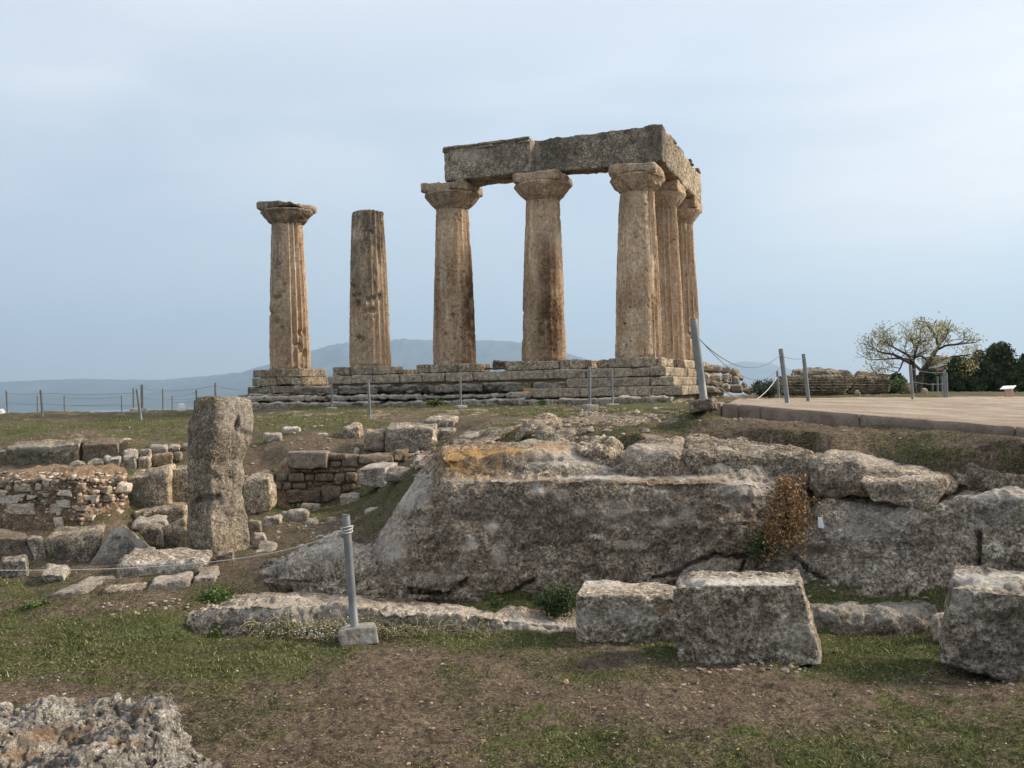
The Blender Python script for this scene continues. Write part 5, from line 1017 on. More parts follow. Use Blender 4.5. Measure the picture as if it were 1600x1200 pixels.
# rubble wall with bright stones set in orange earth
def rubble_wall():
    g = G()
    def d_at(px): return 14.3 + .9 * max(0, px - 120) / 90
    keys = []
    for (px, yt, yb) in [(-90, 746, 842), (0, 742, 842), (60, 738, 838), (120, 733, 834), (175, 730, 832), (196, 736, 828), (203, 760, 815)]:
        d = d_at(px) - .05; keys.append((px, [(yb + 8, d - .1), (yb - 6, d - .02), ((yt + yb) / 2, d), (yt + 12, d + .05), (yt + 2, d + .2), (yt - 3, d + .7), (yt - 6, d + 1.2), (yb, d + 1.3)]))
    V, Q, T = sheet(keys, 170, .025, .06, 2.5, 171, .02, 8, .06); g.add(V, Q, T)
    root = empty('rubble_wall', S(100, 840, 14.4), 'low wall of pale rubble stones in orange earth at the left edge', 'rubble wall')
    g.build('earth_core', MAT['earth_core'], root)
    big = [(20, 756, 46, 770), (64, 749, 78, 762), (80, 749, 92, 758), (152, 759, 170, 772), (180, 755, 198, 772), (90, 780, 113, 795), (18, 789, 60, 803), (16, 803, 56, 824), (62, 802, 82, 816), (104, 799, 118, 810), (116, 788, 136, 799), (152, 750, 160, 757), (30, 736, 54, 748), (-12, 765, 10, 775), (118, 777, 128, 785), (92, 765, 112, 775),
           (20, 772, 40, 778), (2, 775, 30, 786), (76, 788, 100, 800), (0, 800, 14, 812), (10, 826, 22, 834), (22, 824, 46, 836), (128, 772, 150, 782), (160, 772, 178, 784), (54, 756, 64, 766), (174, 800, 190, 812), (150, 804, 168, 814), (132, 806, 148, 814), (84, 762, 96, 770)]
    rr = random.Random(3); sm = []; n = 0
    def ok(x0, y0, x1, y1): return all(x1 < a or x0 > c or y1 < b or y0 > d for (a, b, c, d) in big + sm)
    while n < 9000:
        n += 1; w = rr.choice((3.5, 5, 7, 9, 12, 16)) if n < 3000 else rr.uniform(3, 6); h = w * rr.uniform(.45, .9); x = rr.uniform(-60, 192); y = rr.uniform(737, 828); s = .0
        if ok(x - .1, y - .1, x + w + .1, y + h + .1): sm.append((x, y, x + w, y + h))
    gs = G()
    for q, (x0, y0, x1, y1) in enumerate(big + sm):
        d = d_at(x0) - rr.uniform(.0, .06) + (.25 if y0 < 742 else 0); k = d / F; j = lambda: rr.uniform(-.22, .22)
        w, h = (x1 - x0), (y1 - y0); th = max(.1, min(w, h) * k * 1.2)
        P = [S(x0 + j() * w, y1 + j() * h, d), S(x1 + j() * w, y1 + j() * h, d), S(x1 + j() * w, y0 + j() * h, d), S(x0 + j() * w, y0 + j() * h, d)]
        Bk = [p + [0, th, 0] for p in P]; V, Q = hexa(P + Bk, .025 if w > 12 else .035, .10 * h * k, .022, 9, 900 + q, 0, 8, .02)
        V[:, 1] -= .02; gs.add(V, Q, pale=rr.uniform(.0, .6), dark=rr.choice((0, 0, .3)), soil=rr.choice((0, .0, .5, .8)) if w < 13 else 0)
    gs.build('stones', MAT['rubble'], root)
rubble_wall()
# coursed brown wall in the hollow
def coursed_wall():
    R0 = [(253, 395, 490, 500), (475, 410, 600, 450), (500, 452, 572, 490), (575, 420, 670, 490), (672, 415, 880, 470), (880, 390, 955, 450), (935, 415, 1020, 465), (190, 530, 258, 570), (262, 518, 358, 575), (360, 530, 415, 570), (418, 525, 528, 572), (530, 522, 600, 580), (602, 522, 662, 578),
          (160, 583, 222, 628), (225, 572, 285, 625), (287, 580, 368, 615), (370, 572, 403, 602), (405, 578, 480, 615), (482, 575, 535, 600), (538, 570, 575, 597), (575, 585, 652, 635), (652, 595, 690, 630), (160, 632, 242, 700), (247, 620, 447, 700), (460, 598, 570, 695), (575, 640, 640, 690), (30, 525, 80, 570), (80, 515, 185, 575), (60, 580, 155, 640), (450, 615, 462, 640),
          (262, 502, 330, 516), (335, 503, 400, 516), (405, 503, 500, 520), (505, 497, 560, 520), (565, 497, 660, 519), (600, 460, 670, 488), (640, 575, 700, 600), (660, 635, 700, 690)]
    root = empty('coursed_wall', S(540, 790, 17), 'brown wall of squared stones laid in courses inside the hollow', 'stone wall')
    g = G(); rr = random.Random(8)
    def d_at(px): return 17.3 - .5 * sstep(380, 470, px) + .9 * sstep(580, 680, px)
    for q, (x0, y0, x1, y1) in enumerate(R0):
        a, b, c, d_ = 380 + x0 / 3.75, 600 + y0 / 3.75, 380 + x1 / 3.75, 600 + y1 / 3.75; dd = float(d_at(a)) + rr.uniform(-.06, .04) - (.12 if q == 0 else 0); de = float(d_at(c)) + (dd - float(d_at(a)))
        j = lambda: rr.uniform(-.6, .6)
        P = [S(a + j(), d_ + j(), dd), S(c + j(), d_ + j(), de), S(c + j(), b + j(), de), S(a + j(), b + j(), dd)]; Bk = [p + [0, .5, 0] for p in P]
        V, Q = hexa(P + Bk, .03, .04, .025, 4, 1500 + q, .012, 8, .04); g.add(V, Q, dark=rr.choice((.1, .4, .2, 0)), pale=.45 if q == 0 else rr.choice((0, .1, .2)))
    g.build('courses', MAT['brown_rock'], root)
    keys = [(px, [(yb, float(d_at(px)) + .05), (yt + 20, float(d_at(px)) + .09), (yt + 4, float(d_at(px)) + .12), (yt, float(d_at(px)) + .6), (yb, float(d_at(px)) + .9)]) for (px, yt, yb) in [(378, 742, 785), (425, 738, 795), (450, 714, 797), (560, 712, 800), (620, 708, 790), (655, 704, 770)]]
    G().add(*sheet(keys, 120, .04, .03, 2, 191)).build('backing', MAT['earth_core'], root)
coursed_wall()
UB = dict(seg=.026)
c8 = [S(555, 758, 15.9), S(602, 764, 15.5), S(602, 729, 15.5), S(555, 733, 15.9), S(580, 754, 16.5), S(625, 752, 16.1), S(623, 722, 16.1), S(585, 722, 16.5)]
V, Q = hexa(c8, .02, .025, .015, 3, 201, .01, 10, .02); G().add(V, Q, pale=blobs(V, [(610, 740, 14, 20, .5), (585, 726, 30, 4, .5)]), dark=blobs(V, [(575, 750, 26, 16, .3)])).build('cube_block', MAT['grey_rock'], label='cube-shaped grey block standing in front of the coursed wall', cat='stone block')
rk('hewn_block', 'large two-tone block, dark left and pale right, on the bank above the coursed wall', [(600, 668), (678, 668), (678, 702), (602, 704)], (18.0, 18.0), (.1, .7, .08), 'grey_rock', 202, .06, .035, dark=[(612, 690, 20, 18, .8), (640, 698, 14, 8, .5)], **UB)
rk('hewn_block', 'square grey block furthest back on the bank above the coursed wall', [(662, 655), (710, 655), (709, 676), (662, 672)], (19.4, 19.4), (.1, .6, .06), 'grey_rock', 203, .05, .03, dark=[(675, 664, 14, 10, .5)], **UB)
rk('hewn_block', 'rounded grey block right of the two-tone block', [(676, 672), (708, 670), (710, 690), (678, 694)], (18.6, 18.6), (.1, .5, .06), 'grey_rock', 204, .09, .035, **UB)
rk('hewn_block', 'low block with a dark front and pale top, nearest the pale bedrock', [(714, 682), (762, 680), (764, 697), (716, 699)], (16.9, 16.9), (.1, .6, .08), 'grey_rock', 205, .06, .03, dark=[(724, 692, 12, 10, .9)], pale=[(745, 683, 24, 8, .5)], **UB)
rk('hewn_block', 'pitted reddish block left of the two-tone block', [(566, 676), (600, 674), (601, 700), (565, 698)], (18.3, 18.2), (.05, .6, .06), 'brown_rock', 206, .09, .045, pale=.3, **UB)
rk('hewn_block', 'wedge-shaped pale stone lying on the brow of the bank', [(534, 668), (562, 666), (565, 680), (536, 684)], (19.2, 19.2), (.05, .6, .05), 'pale_rock', 207, .07, .04, dark=[(538, 676, 6, 8, .5)], **UB)
rk('hewn_block', 'dark reddish stone under the pale right end of the two-tone block', [(655, 694), (690, 692), (688, 708), (658, 710)], 17.9, (0, .5, 0), 'brown_rock', 208, .08, .04, **UB)
rk('hewn_block', 'small rounded stone right of the coursed wall, at its top', [(628, 711), (652, 711), (652, 724), (630, 724)], 17.6, (0, .4, 0), 'grey_rock', 209, .09, .03, dark=.3, **UB)
rk('hewn_block', 'low stone in the rubble right of the reddish stone', [(690, 698), (712, 697), (712, 708), (690, 709)], 16.8, (0, .4, 0), 'pale_rock', 210, .06, .03, **UB)
# broken bedrock surfacing through the upper ground
for q, (a, l) in enumerate([((868, 650, 960, 663, 15.5), 'broken pale bedrock ridge behind the notch, furthest back'), ((860, 664, 905, 675, 13.9), 'broken pale bedrock just right of the green tuft'), ((905, 662, 960, 672, 14.2), 'pale pink bedrock hump above the split rock'), ((1000, 682, 1130, 694, 11.9), 'crumbly pink bedrock patch above the rounded boulder'),
                           ((925, 676, 962, 682, 13.0), 'flat pink slab at the surface behind the split rock'), ((1130, 690, 1230, 702, 11.3), 'crumbly bedrock ledge above the dried vine'), ((850, 654, 880, 664, 15), 'grey bedrock shoulder above the tall pale rock'), ((975, 650, 1040, 658, 15.5), 'thin pale bedrock streak left of the leaning post'),
                           ((1225, 694, 1290, 704, 11.2), 'crumbly bedrock patch left of the long slab'), ((1290, 702, 1420, 712, 10.6), 'crumbly bedrock rim behind the long slab'), ((1560, 735, 1640, 748, 9.7), 'crumbly bedrock at the right edge above the rock mass'), ((700, 690, 770, 704, 14.3), 'smooth pale bedrock left of the tall pale rock')]):
    x0, y0, x1, y1, d = a; A = SZ((x0 + x1) / 2, y1, 0); z = gz(S(x0, y1, d)[0], d)
    rk('bedrock_outcrop', l, [(x0, y1 - 3), (x1, y1 - 3), (x1, y1 + 8), (x0, y1 + 8)], d, (0, max(.5, (y1 - y0) * .07), .05 + (y1 - y0) * .004), 'pale_rock', 230 + q, .1, .10, 3.2, .024, .05, 9, .14, cat='bedrock')
# ------------------------------------------------------------------ rope posts
def metal_mat():
    m = M('dull galvanised paint', .55, .4)
    c = m.mix(m.ramp(m.noise(9, 6, .7), .35, .65), (.15, .157, .157), (.20, .205, .20)); c = m.mix(m.ramp(m.noise(22, 6, .75), .6, .7), c, (.20, .17, .14))
    m.b.inputs['Metallic'].default_value = .15; return m.done(c, m.bump(m.noise(40, 4), .002))
MAT['post'] = metal_mat()
def conc():
    m = M('rough concrete', .93, .1); c = m.mix(m.ramp(m.noise(6, 9, .75), .35, .65), (.26, .235, .20), (.40, .37, .33)); c = m.mix(m.ramp(m.noise(30, 7, .8), .55, .68), c, (.13, .115, .10))
    return m.done(c, m.bump(m.noise(30, 9, .8), .02))
MAT['concrete'] = conc()
m_ = M('pale twisted rope', .85); MAT['rope'] = m_.done(m_.mix(m_.ramp(m_.noise(120, 3), .4, .6), (.50, .47, .42), (.68, .65, .60)))
m_ = M('dark steel wire', .5, .4); MAT['wire'] = m_.done((.13, .13, .13))
POSTS = [ # top px, top py, base px, base py, width px, block rect, label
 (540, 804, 554, 980, 13, None, 'nearest rope post, leaning slightly, set in a pale concrete block in the grass'),
 (1083, 498, 1100, 626, 12, None, 'thick post leaning left on a tipped concrete block beside the kerb'),
 (1220, 545, 1230, 626, 7.5, 0, 'leaning post on the path in front of the fallen column, left of two'),
 (1255.5, 553, 1263, 624, 6, 0, 'straight post on the path in front of the fallen column, right of two'),
 (1214.5, 579, 1217, 627, 3.6, 0, 'thin post standing behind the leaning one, left end of the fallen column'),
 (1422, 570, 1426, 620, 4.6, 0, 'single post in front of the bare tree'),
 (1475, 577, 1476.5, 620, 4.6, 0, 'nearest and widest of the posts in a receding row right of the bare tree'),
 (1478.5, 582, 1480, 619, 3.2, 0, 'post just right of the widest one in the receding row'),
 (1471, 587, 1472, 618, 2.8, 0, 'second post from the left among the taller ones of the receding row'),
 (1464.5, 588, 1465.5, 618, 2.8, 0, 'left of the taller posts in the receding row right of the bare tree'),
 (1457, 599, 1457.5, 616, 2, 0, 'short far post left of the receding row'),
 (921, 572, 921.5, 633, 4.6, 1, 'post on a concrete block in front of the corner steps, taller of two'),
 (956, 583, 957, 631.5, 3.3, 1, 'thinner post on a block close to the corner steps, behind the taller one'),
 (575.5, 597, 578.5, 654, 4, 0, 'post standing in the tan soil in front of the second column'),
 (518, 594, 518.5, 637, 3, 1, 'thin post on a small block between first and second column'),
 (719, 588, 720, 634, 3.3, 1, 'thin post on a block in front of the third column'),
 (221.5, 601, 222, 639, 4, 1, 'upright post with a block, tallest of the close group at left'),
 (214, 608, 220.5, 656, 4.2, 0, 'post tilting across the close group at left, its foot in the grass'),
 (208.5, 606, 209, 639, 3, 1, 'leftmost post of the close group on the far plateau edge'),
 (63.5, 609, 66.5, 651, 3.6, 0, 'tilted post on the plateau at far left, the nearer of a pair'),
 (10, 610, 12, 646, 3, 0, 'post nearest the left picture edge on the plateau'),
 (58.5, 618, 59, 649, 2.4, 0, 'thin upright post just behind the tilted one at far left'),
 (100.5, 618, 101, 647, 2.4, 0, 'thin post alone between the far left pair and the close group'),
 (190, 617.5, 190.5, 642, 2.2, 0, 'thin far post just left of the close group'),
 (254.5, 607, 255, 638, 2.6, 0, 'post right of the close group, left of the white dome'),
 (269, 618, 269.3, 638, 2, 0, 'shortest far post next to the white dome'),
 (336.5, 598, 337, 640, 3.2, 0, 'post rising behind the top of the standing pillar, taller of two'),
 (306.5, 609, 307, 640, 2.4, 0, 'post whose tip shows above the left shoulder of the pillar'),
 (388.5, 605, 389, 640, 3, 0, 'post just left of the steps under the leftmost column')]
PT = []
def post_dist(w, h): return .95 * F / h
for q, (tx, ty, bx, by, w, blk, lab) in enumerate(POSTS):
    d = {0: 8.35, 1: 12.6, 7: 31.5, 26: 30, 27: 34, 25: 44, 10: 48, 23: 46}.get(q, min(.95 * F / (by - ty), 60))
    b = S(bx, by, d); t = S(tx, ty, d); ax = (t - b) / np.linalg.norm(t - b); zg = gz(b[0], b[1])
    rad = w * d / F / 2; foot = b.copy()
    if b[2] > zg - .1 and q > 1: foot = b - ax * (b[2] - zg + .12)
    root = empty('rope_post', tuple(foot), lab, 'post', 'posts of the rope barrier')
    pts = [foot + (t - foot) * f for f in (0, .3, .6, .9, .985, 1.0)]; V, Q, T = tube(pts, [rad] * 4 + [rad * .98, rad * .86], 20 if q < 6 else 10)
    g = G().add(V, Q, T); g.build('pole', MAT['post'], root)
    if q == 0:
        V, Q = hexa([S(532, 1012, 8.22), S(592, 1006, 8.30), S(589, 978, 8.32), S(526, 984, 8.24), S(536, 1010, 8.55), S(588, 1004, 8.62), S(584, 971, 8.62), S(532, 976, 8.54)], .012, .012, .008, 6, 3, .006, 20, .015)
        G().add(V, Q).build('footing', MAT['concrete'], root)
        V, Q, T = tube([t - ax * .085, t - ax * .10], rad * 1.12, 16)
    elif q == 1:
        V, Q = hexa([S(1077, 647, 12.5), S(1113, 639, 12.5), S(1111, 622, 12.5), S(1076, 629, 12.5), S(1082, 646, 12.95), S(1121, 640, 12.95), S(1119, 623, 12.95), S(1082, 627, 12.95)], .02, .02, .02, 4, 4, .01, 14, .03)
        G().add(V, Q, dark=.5).build('footing', MAT['footing_dark'] if 'footing_dark' in MAT else MAT['dark_rock'], root)
    elif blk:
        V, Q = hexa(box8(b - [0, 0, .18], .34, .3, .2, .3), .06, .02, .012, 5, q); G().add(V, Q).build('footing', MAT['concrete'], root)
    PT.append((t, b, rad, root))
def rope(a, b, sag, rad, label, mat='wire', n=26, grp='thin wires between the rope posts'):
    a, b = np.array(a, float), np.array(b, float); f = np.linspace(0, 1, n)[:, None]; P = a + (b - a) * f; P[:, 2] -= (4 * f * (1 - f))[:, 0] * sag
    V, Q, T = tube(P, rad, 6); return G().add(V, Q, T).build('rope', MAT[mat], label=label, cat='rope' if mat == 'rope' else 'wire', group=grp)
def on(q, f): t, b, r, _ = PT[q]; return b + (t - b) * f
# near rope: two twisted strands, knotted round the nearest post
def near_rope():
    root = empty('rope', tuple(on(0, .86)), 'pale twisted rope knotted round the nearest post and running off to the left edge', 'rope')
    a = on(0, .865) + [-.04, -.02, 0]; mid = S(300, 876, 9.1); e = S(-140, 889, 9.4); f = np.linspace(0, 1, 260)[:, None]
    P = (1 - f) ** 2 * a + 2 * f * (1 - f) * (2 * S(290, 882, 9.1) - .5 * a - .5 * e) + f * f * e
    g = G()
    for s in (0, math.pi):
        th = f[:, 0] * 2 * math.pi * 62 + s; Pp = P + np.stack([0 * th, .0026 * np.cos(th), .0026 * np.sin(th)], -1); g.add(*tube(Pp, 0.003, 6))
    g.build('strand', MAT['rope'], root)
    g = G(); c = on(0, .865); ax = on(0, 1) - on(0, 0); ax /= np.linalg.norm(ax)
    for k in range(3):
        th = np.linspace(0, 2 * math.pi, 28); R_ = .050 + .003 * k; e1 = np.array([1, 0, 0]); e2 = np.array([0, 1, 0])
        g.add(*tube(c + ax * (.018 * k - .012) + np.outer(np.cos(th), e1) * R_ + np.outer(np.sin(th), e2) * R_ + np.outer(np.sin(th * 1 + k), [0, 0, .012]), .005, 6))
    for k in range(4):
        f = np.linspace(0, 1, 16)[:, None]; g.add(*tube(c + [-.045, -.045, -.01] + f * np.array([-.22 + .04 * k, -.02, -.05 - .012 * k]) + np.sin(f * 9 + k * 2) * [0, .01, .016], .004, 6))
    g.build('knot', MAT['rope'], root)
near_rope()
W = .006
rope(on(1, .80), on(2, .90) , .34, W * 1.1, 'wire sagging from the thick leaning post to the path posts')
rope(on(2, .86), on(3, .90), .03, W, 'short wire between the two path posts')
rope(on(1, .82), S(1222, 570, 24), .5, W, 'second wire from the leaning post, dropping towards the thin path post')
rope(on(1, .40), S(1166, 624, 15.5), .10, W * 1.3, 'loose dark cable hanging from the foot of the leaning post onto the path')
rope(on(4, .8), S(1180, 625, 26), .08, W * 1.6, 'pale slack rope from the thin path post down to the ground', 'rope')
for f_, dn in ((.86, 'upper'), (.45, 'lower')):
    pass
pairs = [(20, 19), (19, 17), (17, 16), (21, 22), (22, 23), (16, 24), (24, 26), (18, 16), (25, 27), (26, 28), (14, 13), (28, 14), (11, 12), (15, 11), (6, 5), (9, 8), (8, 6)]
nm = ['between the leftmost plateau post and the tilted one', 'from the tilted far left post to the tilting post', 'from the tilting to the tallest post at left', 'from the thin far left post to the lone thin post', 'from the lone thin post to the close group',
      'from the tallest left post to the post beside the dome', 'from the dome post to the one behind the pillar', 'inside the close group at left', 'from the shortest far post towards the pillar', 'from the post behind the pillar to the steps', 'between the posts in front of the second column',
      'along the foot of the leftmost column pedestal', 'between the two posts at the corner steps', 'from the third column post to the corner steps', 'from the widest right post to the one before the tree', 'between the two left posts of the receding row', 'from the second to the widest post of the receding row']
for (a, b_), n in zip(pairs, nm):
    for f_, dn in ((.88, 'top'), (.48, 'low')):
        if (a in (14, 28, 11, 15, 9, 8)) and dn == 'low': continue
        if a in (14, 28, 11, 15): continue
        rope(on(a, f_), on(b_, f_), .05, W, f'{dn} wire {n}')

# ------------------------------------------------------------------ small things
def white_dome(px, py, w, d, lab):
    V, Q = loft([(S(px, py, d) + [0, 0, -.15], w * d / F / 2, w * d / F / 2), (S(px, py, d) + [0, 0, .02], w * d / F / 2, w * d / F / 2), (S(px, py, d) + [0, 0, .16], w * d / F / 2 * .85, w * d / F / 2 * .85), (S(px, py, d) + [0, 0, .24], w * d / F / 2 * .5, w * d / F / 2 * .5)], 32, .03, .002, 2, 1, ex=2)
    m = M('white plastic dome', .45, .4); G().add(V, Q).build('floodlight_dome', m.done(m.mix(m.ramp(m.noise(8, 5), .4, .7), (.62, .62, .60), (.74, .74, .72))), label=lab, cat='floodlight', group='white floodlight domes')
white_dome(284, 639, 13, 38, 'white dome on the plateau just left of the pillar top'); white_dome(1, 648, 14, 38, 'white dome cut by the left picture edge')
def info_sign():
    root = empty('info_stand', S(1576, 619, 34), 'small white slanted panel on a pinkish pedestal at the far end of the path', 'information stand')
    m = M('pinkish plinth', .9); c = m.done(m.mix(m.ramp(m.noise(5, 6), .4, .6), (.42, .27, .21), (.50, .34, .27))); d = 34
    G().add(*hexa(pxbox(1569.5, 608, 1583, 621, d, .3), .05, .01, .004, 3)).build('pedestal', c, root)
    m = M('white panel', .5); c = m.done((.72, .74, .74))
    G().add(*hexa([S(1562, 609, d - .15), S(1583, 608, d - .1), S(1583, 606.5, d - .1), S(1562, 607.5, d - .15), S(1567, 604, d + .45), S(1588, 603, d + .5), S(1588, 602, d + .5), S(1567, 603, d + .45)], .05, .005, .001, 3)).build('panel', c, root)
info_sign()
def label_tag():
    m = M('white plastic tag', .5); c = m.done((.72, .74, .76)); d = 9.95
    P = [S(1278, 825, d), S(1288, 826, d - .02), S(1285, 808, d + .02), S(1278, 808, d + .02)]; P += [p + [0, .008, 0] for p in P]
    G().add(*hexa(P, .01, .002, .001, 9)).build('paper_scrap', c, label='white folded scrap stuck on the rock right of the dried vine', cat='litter')
label_tag()

# ------------------------------------------------------------------ leaves and plants
def leaf_mat(name, a, b, c_=None):
    m = M(name, .7, .2); r = m.attr('tone'); c = m.mix(r, a, b)
    if c_: c = m.mix(m.ramp(m.attr('tone2'), .6, .8), c, c_)
    m.b.inputs['Subsurface Weight'].default_value = 0; return m.done(c)
def leaves(P, size, rg, up=.4, asp=.5, fold=.15):
    """pointed little leaves: two triangles each, folded along the midrib"""
    n = len(P); d = rg.normal(size=(n, 3)); d[:, 2] += up; d /= np.linalg.norm(d, axis=1, keepdims=True)
    a = rg.normal(size=(n, 3)); s = np.cross(d, a); s /= np.linalg.norm(s, axis=1, keepdims=True); nn = np.cross(d, s)
    sz = size * rg.uniform(.6, 1.4, (n, 1)); base = P; tip = P + d * sz; l = P + d * sz * .45 + s * sz * asp * .5 + nn * sz * fold; r = P + d * sz * .45 - s * sz * asp * .5 + nn * sz * fold
    V = np.stack([base, l, tip, r], 1).reshape(-1, 3); k = np.arange(n)[:, None] * 4
    T = np.concatenate([k + [0, 1, 2], k + [0, 2, 3]]); t = rg.uniform(0, 1, n); t2 = rg.uniform(0, 1, n)
    return V, T, np.repeat(t, 4), np.repeat(t2, 4)
def add_leaves(g, P, size, rg, **k):
    V, T, a, b_ = leaves(P, size, rg, **k); g.add(V, None, T, tone=a, tone2=b_)
# dried vine hanging over the hewn face
MAT['dry'] = leaf_mat('dried orange brown leaves', (.18, .09, .033), (.33, .18, .075), (.42, .29, .15))
MAT['stem'] = (lambda m: m.done(m.mix(m.ramp(m.noise(30, 4), .4, .6), (.12, .08, .05), (.20, .14, .09))))(M('dry stem'))
MAT['bush'] = leaf_mat('dark green bush leaves', (.020, .040, .012), (.055, .085, .025), (.10, .12, .05))
MAT['weed'] = leaf_mat('fresh green weeds', (.045, .085, .018), (.10, .15, .04), (.16, .18, .07))
MAT['tuft'] = leaf_mat('tuft blades', (.08, .09, .03), (.15, .17, .055), (.28, .24, .13))
def vine():
    root = empty('dried_vine', tuple(S(1225, 850, 9.8)), 'dried orange-brown vine hanging in the cleft of the hewn rock face', 'dried vine'); rg = np.random.default_rng(3)
    g = G(); gs = G()
    for k in range(190):
        x0 = rg.normal(1230, 18); y0 = rg.uniform(745, 832); w = .35 + .65 * sstep(725, 790, y0); x0 = 1228 + (x0 - 1228) * w
        L = rg.uniform(14, 46); n = 9; f = np.linspace(0, 1, n); dx = rg.normal(0, 9); px = x0 + dx * f + 2.5 * np.sin(f * 6 + k); py = y0 + L * (f - .4 * rg.uniform() * np.sin(f * 3)); py = np.minimum(py, 868)
        dd = 10.05 - .30 * np.sin(f * 2.2) * rg.uniform(.4, 1.3) - (py - 760) * .0028 * rg.uniform(.3, 1.0) + np.clip(745 - py, 0, 90) * .006
        P = np.array([S(a, b, c) for a, b, c in zip(px, py, dd)]); gs.add(*tube(P, .0022, 4, False))
        m_ = int(26); q = rg.uniform(0, n - 1.01, m_); i = q.astype(int); pp = P[i] + (P[i + 1] - P[i]) * (q - i)[:, None] + rg.normal(0, .018, (m_, 3)); add_leaves(g, pp[:16], .021, rg, up=-.3, asp=.75); add_leaves(g, pp[16:], .034, rg, up=-.5, asp=.6, fold=.4)
    for k in range(26):
        x0 = rg.normal(1243, 16); P = np.array([S(x0 + rg.normal(0, 3), y, 10.75 + (760 - y) * .01) for y in np.linspace(755, rg.uniform(690, 735), 6)]); gs.add(*tube(P, .002, 4, False)); add_leaves(g, P + rg.normal(0, .02, P.shape), .03, rg)
    gs.build('stems', MAT['stem'], root); g.build('dry_leaves', MAT['dry'], root)
    g = G(); P = np.array([S(rg.normal(1192, 11), rg.normal(852, 13), 9.72 + rg.uniform(-.05, .2)) for _ in range(900)]); add_leaves(g, P, .028, rg, asp=.7)
    g.build('green_leaves', MAT['bush'], root)
vine()
def bush(px, py, rx, ry, d, n, size, mat, lab, name='shrub', cat='shrub', depth=.3, stems=18, seed=1, group=None):
    rg = np.random.default_rng(seed); base = S(px, py + ry, d); zg = min(base[2], gz(base[0], base[1]) + .1) ; k = d / F
    root = empty(name, tuple(base), lab, cat, group); gs = G(); g = G()
    tips = []
    for q in range(stems):
        a = rg.uniform(0, 2 * math.pi); r = rg.uniform(.2, 1) ** .6; tip = np.array([math.cos(a) * r * rx * k, math.sin(a) * r * depth, ry * k * (2 * rg.uniform(.55, 1.) * (1 - .45 * r * r))])
        f = np.linspace(0, 1, 7)[:, None]; P = base - [0, 0, .03] + f * tip * [.8, .8, 1] + (f * f) * tip * [.2, .2, 0] + .01 * rg.normal(size=(7, 3)) * f; gs.add(*tube(P, np.linspace(.006, .0015, 7) * max(1, d / 9), 4, False)); tips.append(P)
    tips = np.array(tips); i = rg.integers(0, stems, n); f = rg.beta(2.6, 1.1, n) * 5.99; j = f.astype(int); P = tips[i, j] + (tips[i, j + 1] - tips[i, j]) * (f - j)[:, None] + rg.normal(0, 1, (n, 3)) * [rx * k * .16, depth * .2, ry * k * .16]
    P[:, 2] = np.maximum(P[:, 2], base[2] - .02); add_leaves(g, P, size, rg, asp=.6)
    gs.build('stems', MAT['stem'], root); g.build('leaves', MAT[mat], root)
bush(868, 932, 36, 27, 9.35, 5200, .026, 'bush', 'dense dark green shrub at the foot of the hewn face', depth=.22, stems=40, seed=4)
bush(776, 938, 15, 8, 9.4, 500, .02, 'bush', 'tiny dark green plant at the foot of the face, left of the shrub', 'small_plant', 'plant', .08, 14, 5)
bush(338, 925, 30, 16, 10.0, 1500, .03, 'weed', 'leafy green weed patch between pillar and rock shelf', 'small_plant', 'plant', .25, 30, 6)
bush(336, 984, 13, 17, 8.8, 420, .03, 'weed', 'dark green tuft against the left end of the rock shelf', 'small_plant', 'plant', .07, 20, 7)
bush(57, 940, 18, 10, 9.8, 600, .028, 'weed', 'dark green clump in the grass at far left', 'small_plant', 'plant', .12, 18, 8)
bush(238, 990, 15, 13, 8.7, 260, .03, 'bush', 'thin bluish-green spray in the grass left of the shelf', 'small_plant', 'plant', .1, 26, 9)
bush(866, 678, 17, 6, 14.3, 800, .04, 'weed', 'bright green tuft among the pale rocks behind the ledge', 'small_plant', 'plant', .2, 26, 10)
bush(462, 790, 8, 7, 16.4, 200, .04, 'bush', 'small green plant at the foot of the coursed wall', 'small_plant', 'plant', .1, 12, 11)
bush(1446, 789, 5, 6, 9.5, 50, .03, 'tuft', 'tiny yellowish sprig rooted in the crack of the right rock mass', 'small_plant', 'plant', .03, 6, 12)
bush(613, 797, 12, 8, 13.2, 240, .04, 'weed', 'dark weed at the left foot of the hewn face slope', 'small_plant', 'plant', .1, 14, 13)

MAT['olive'] = leaf_mat('grey green olive leaves', (.045, .058, .035), (.10, .12, .075), (.16, .17, .12))
bush(1197, 605, 24, 13, 31, 3600, .085, 'olive', 'round grey-green shrub left of the fallen column', depth=.6, stems=46, seed=14)
bush(1395, 600, 22, 14, 38, 1800, .10, 'weed', 'light green leafy sapling between fallen column and bare tree', depth=.7, stems=30, seed=15)
bush(1392, 606, 16, 9, 37, 900, .10, 'bush', 'dark low bush at the right end of the fallen column', depth=.7, stems=20, seed=16)
bush(848, 628, 6, 3, 31, 120, .09, 'weed', 'small weed against the front steps below the middle column', 'small_plant', 'plant', .2, 10, 17)
bush(680, 627, 14, 4, 31, 400, .09, 'weed', 'low weeds against the eroded steps below the third column', 'small_plant', 'plant', .2, 18, 18)
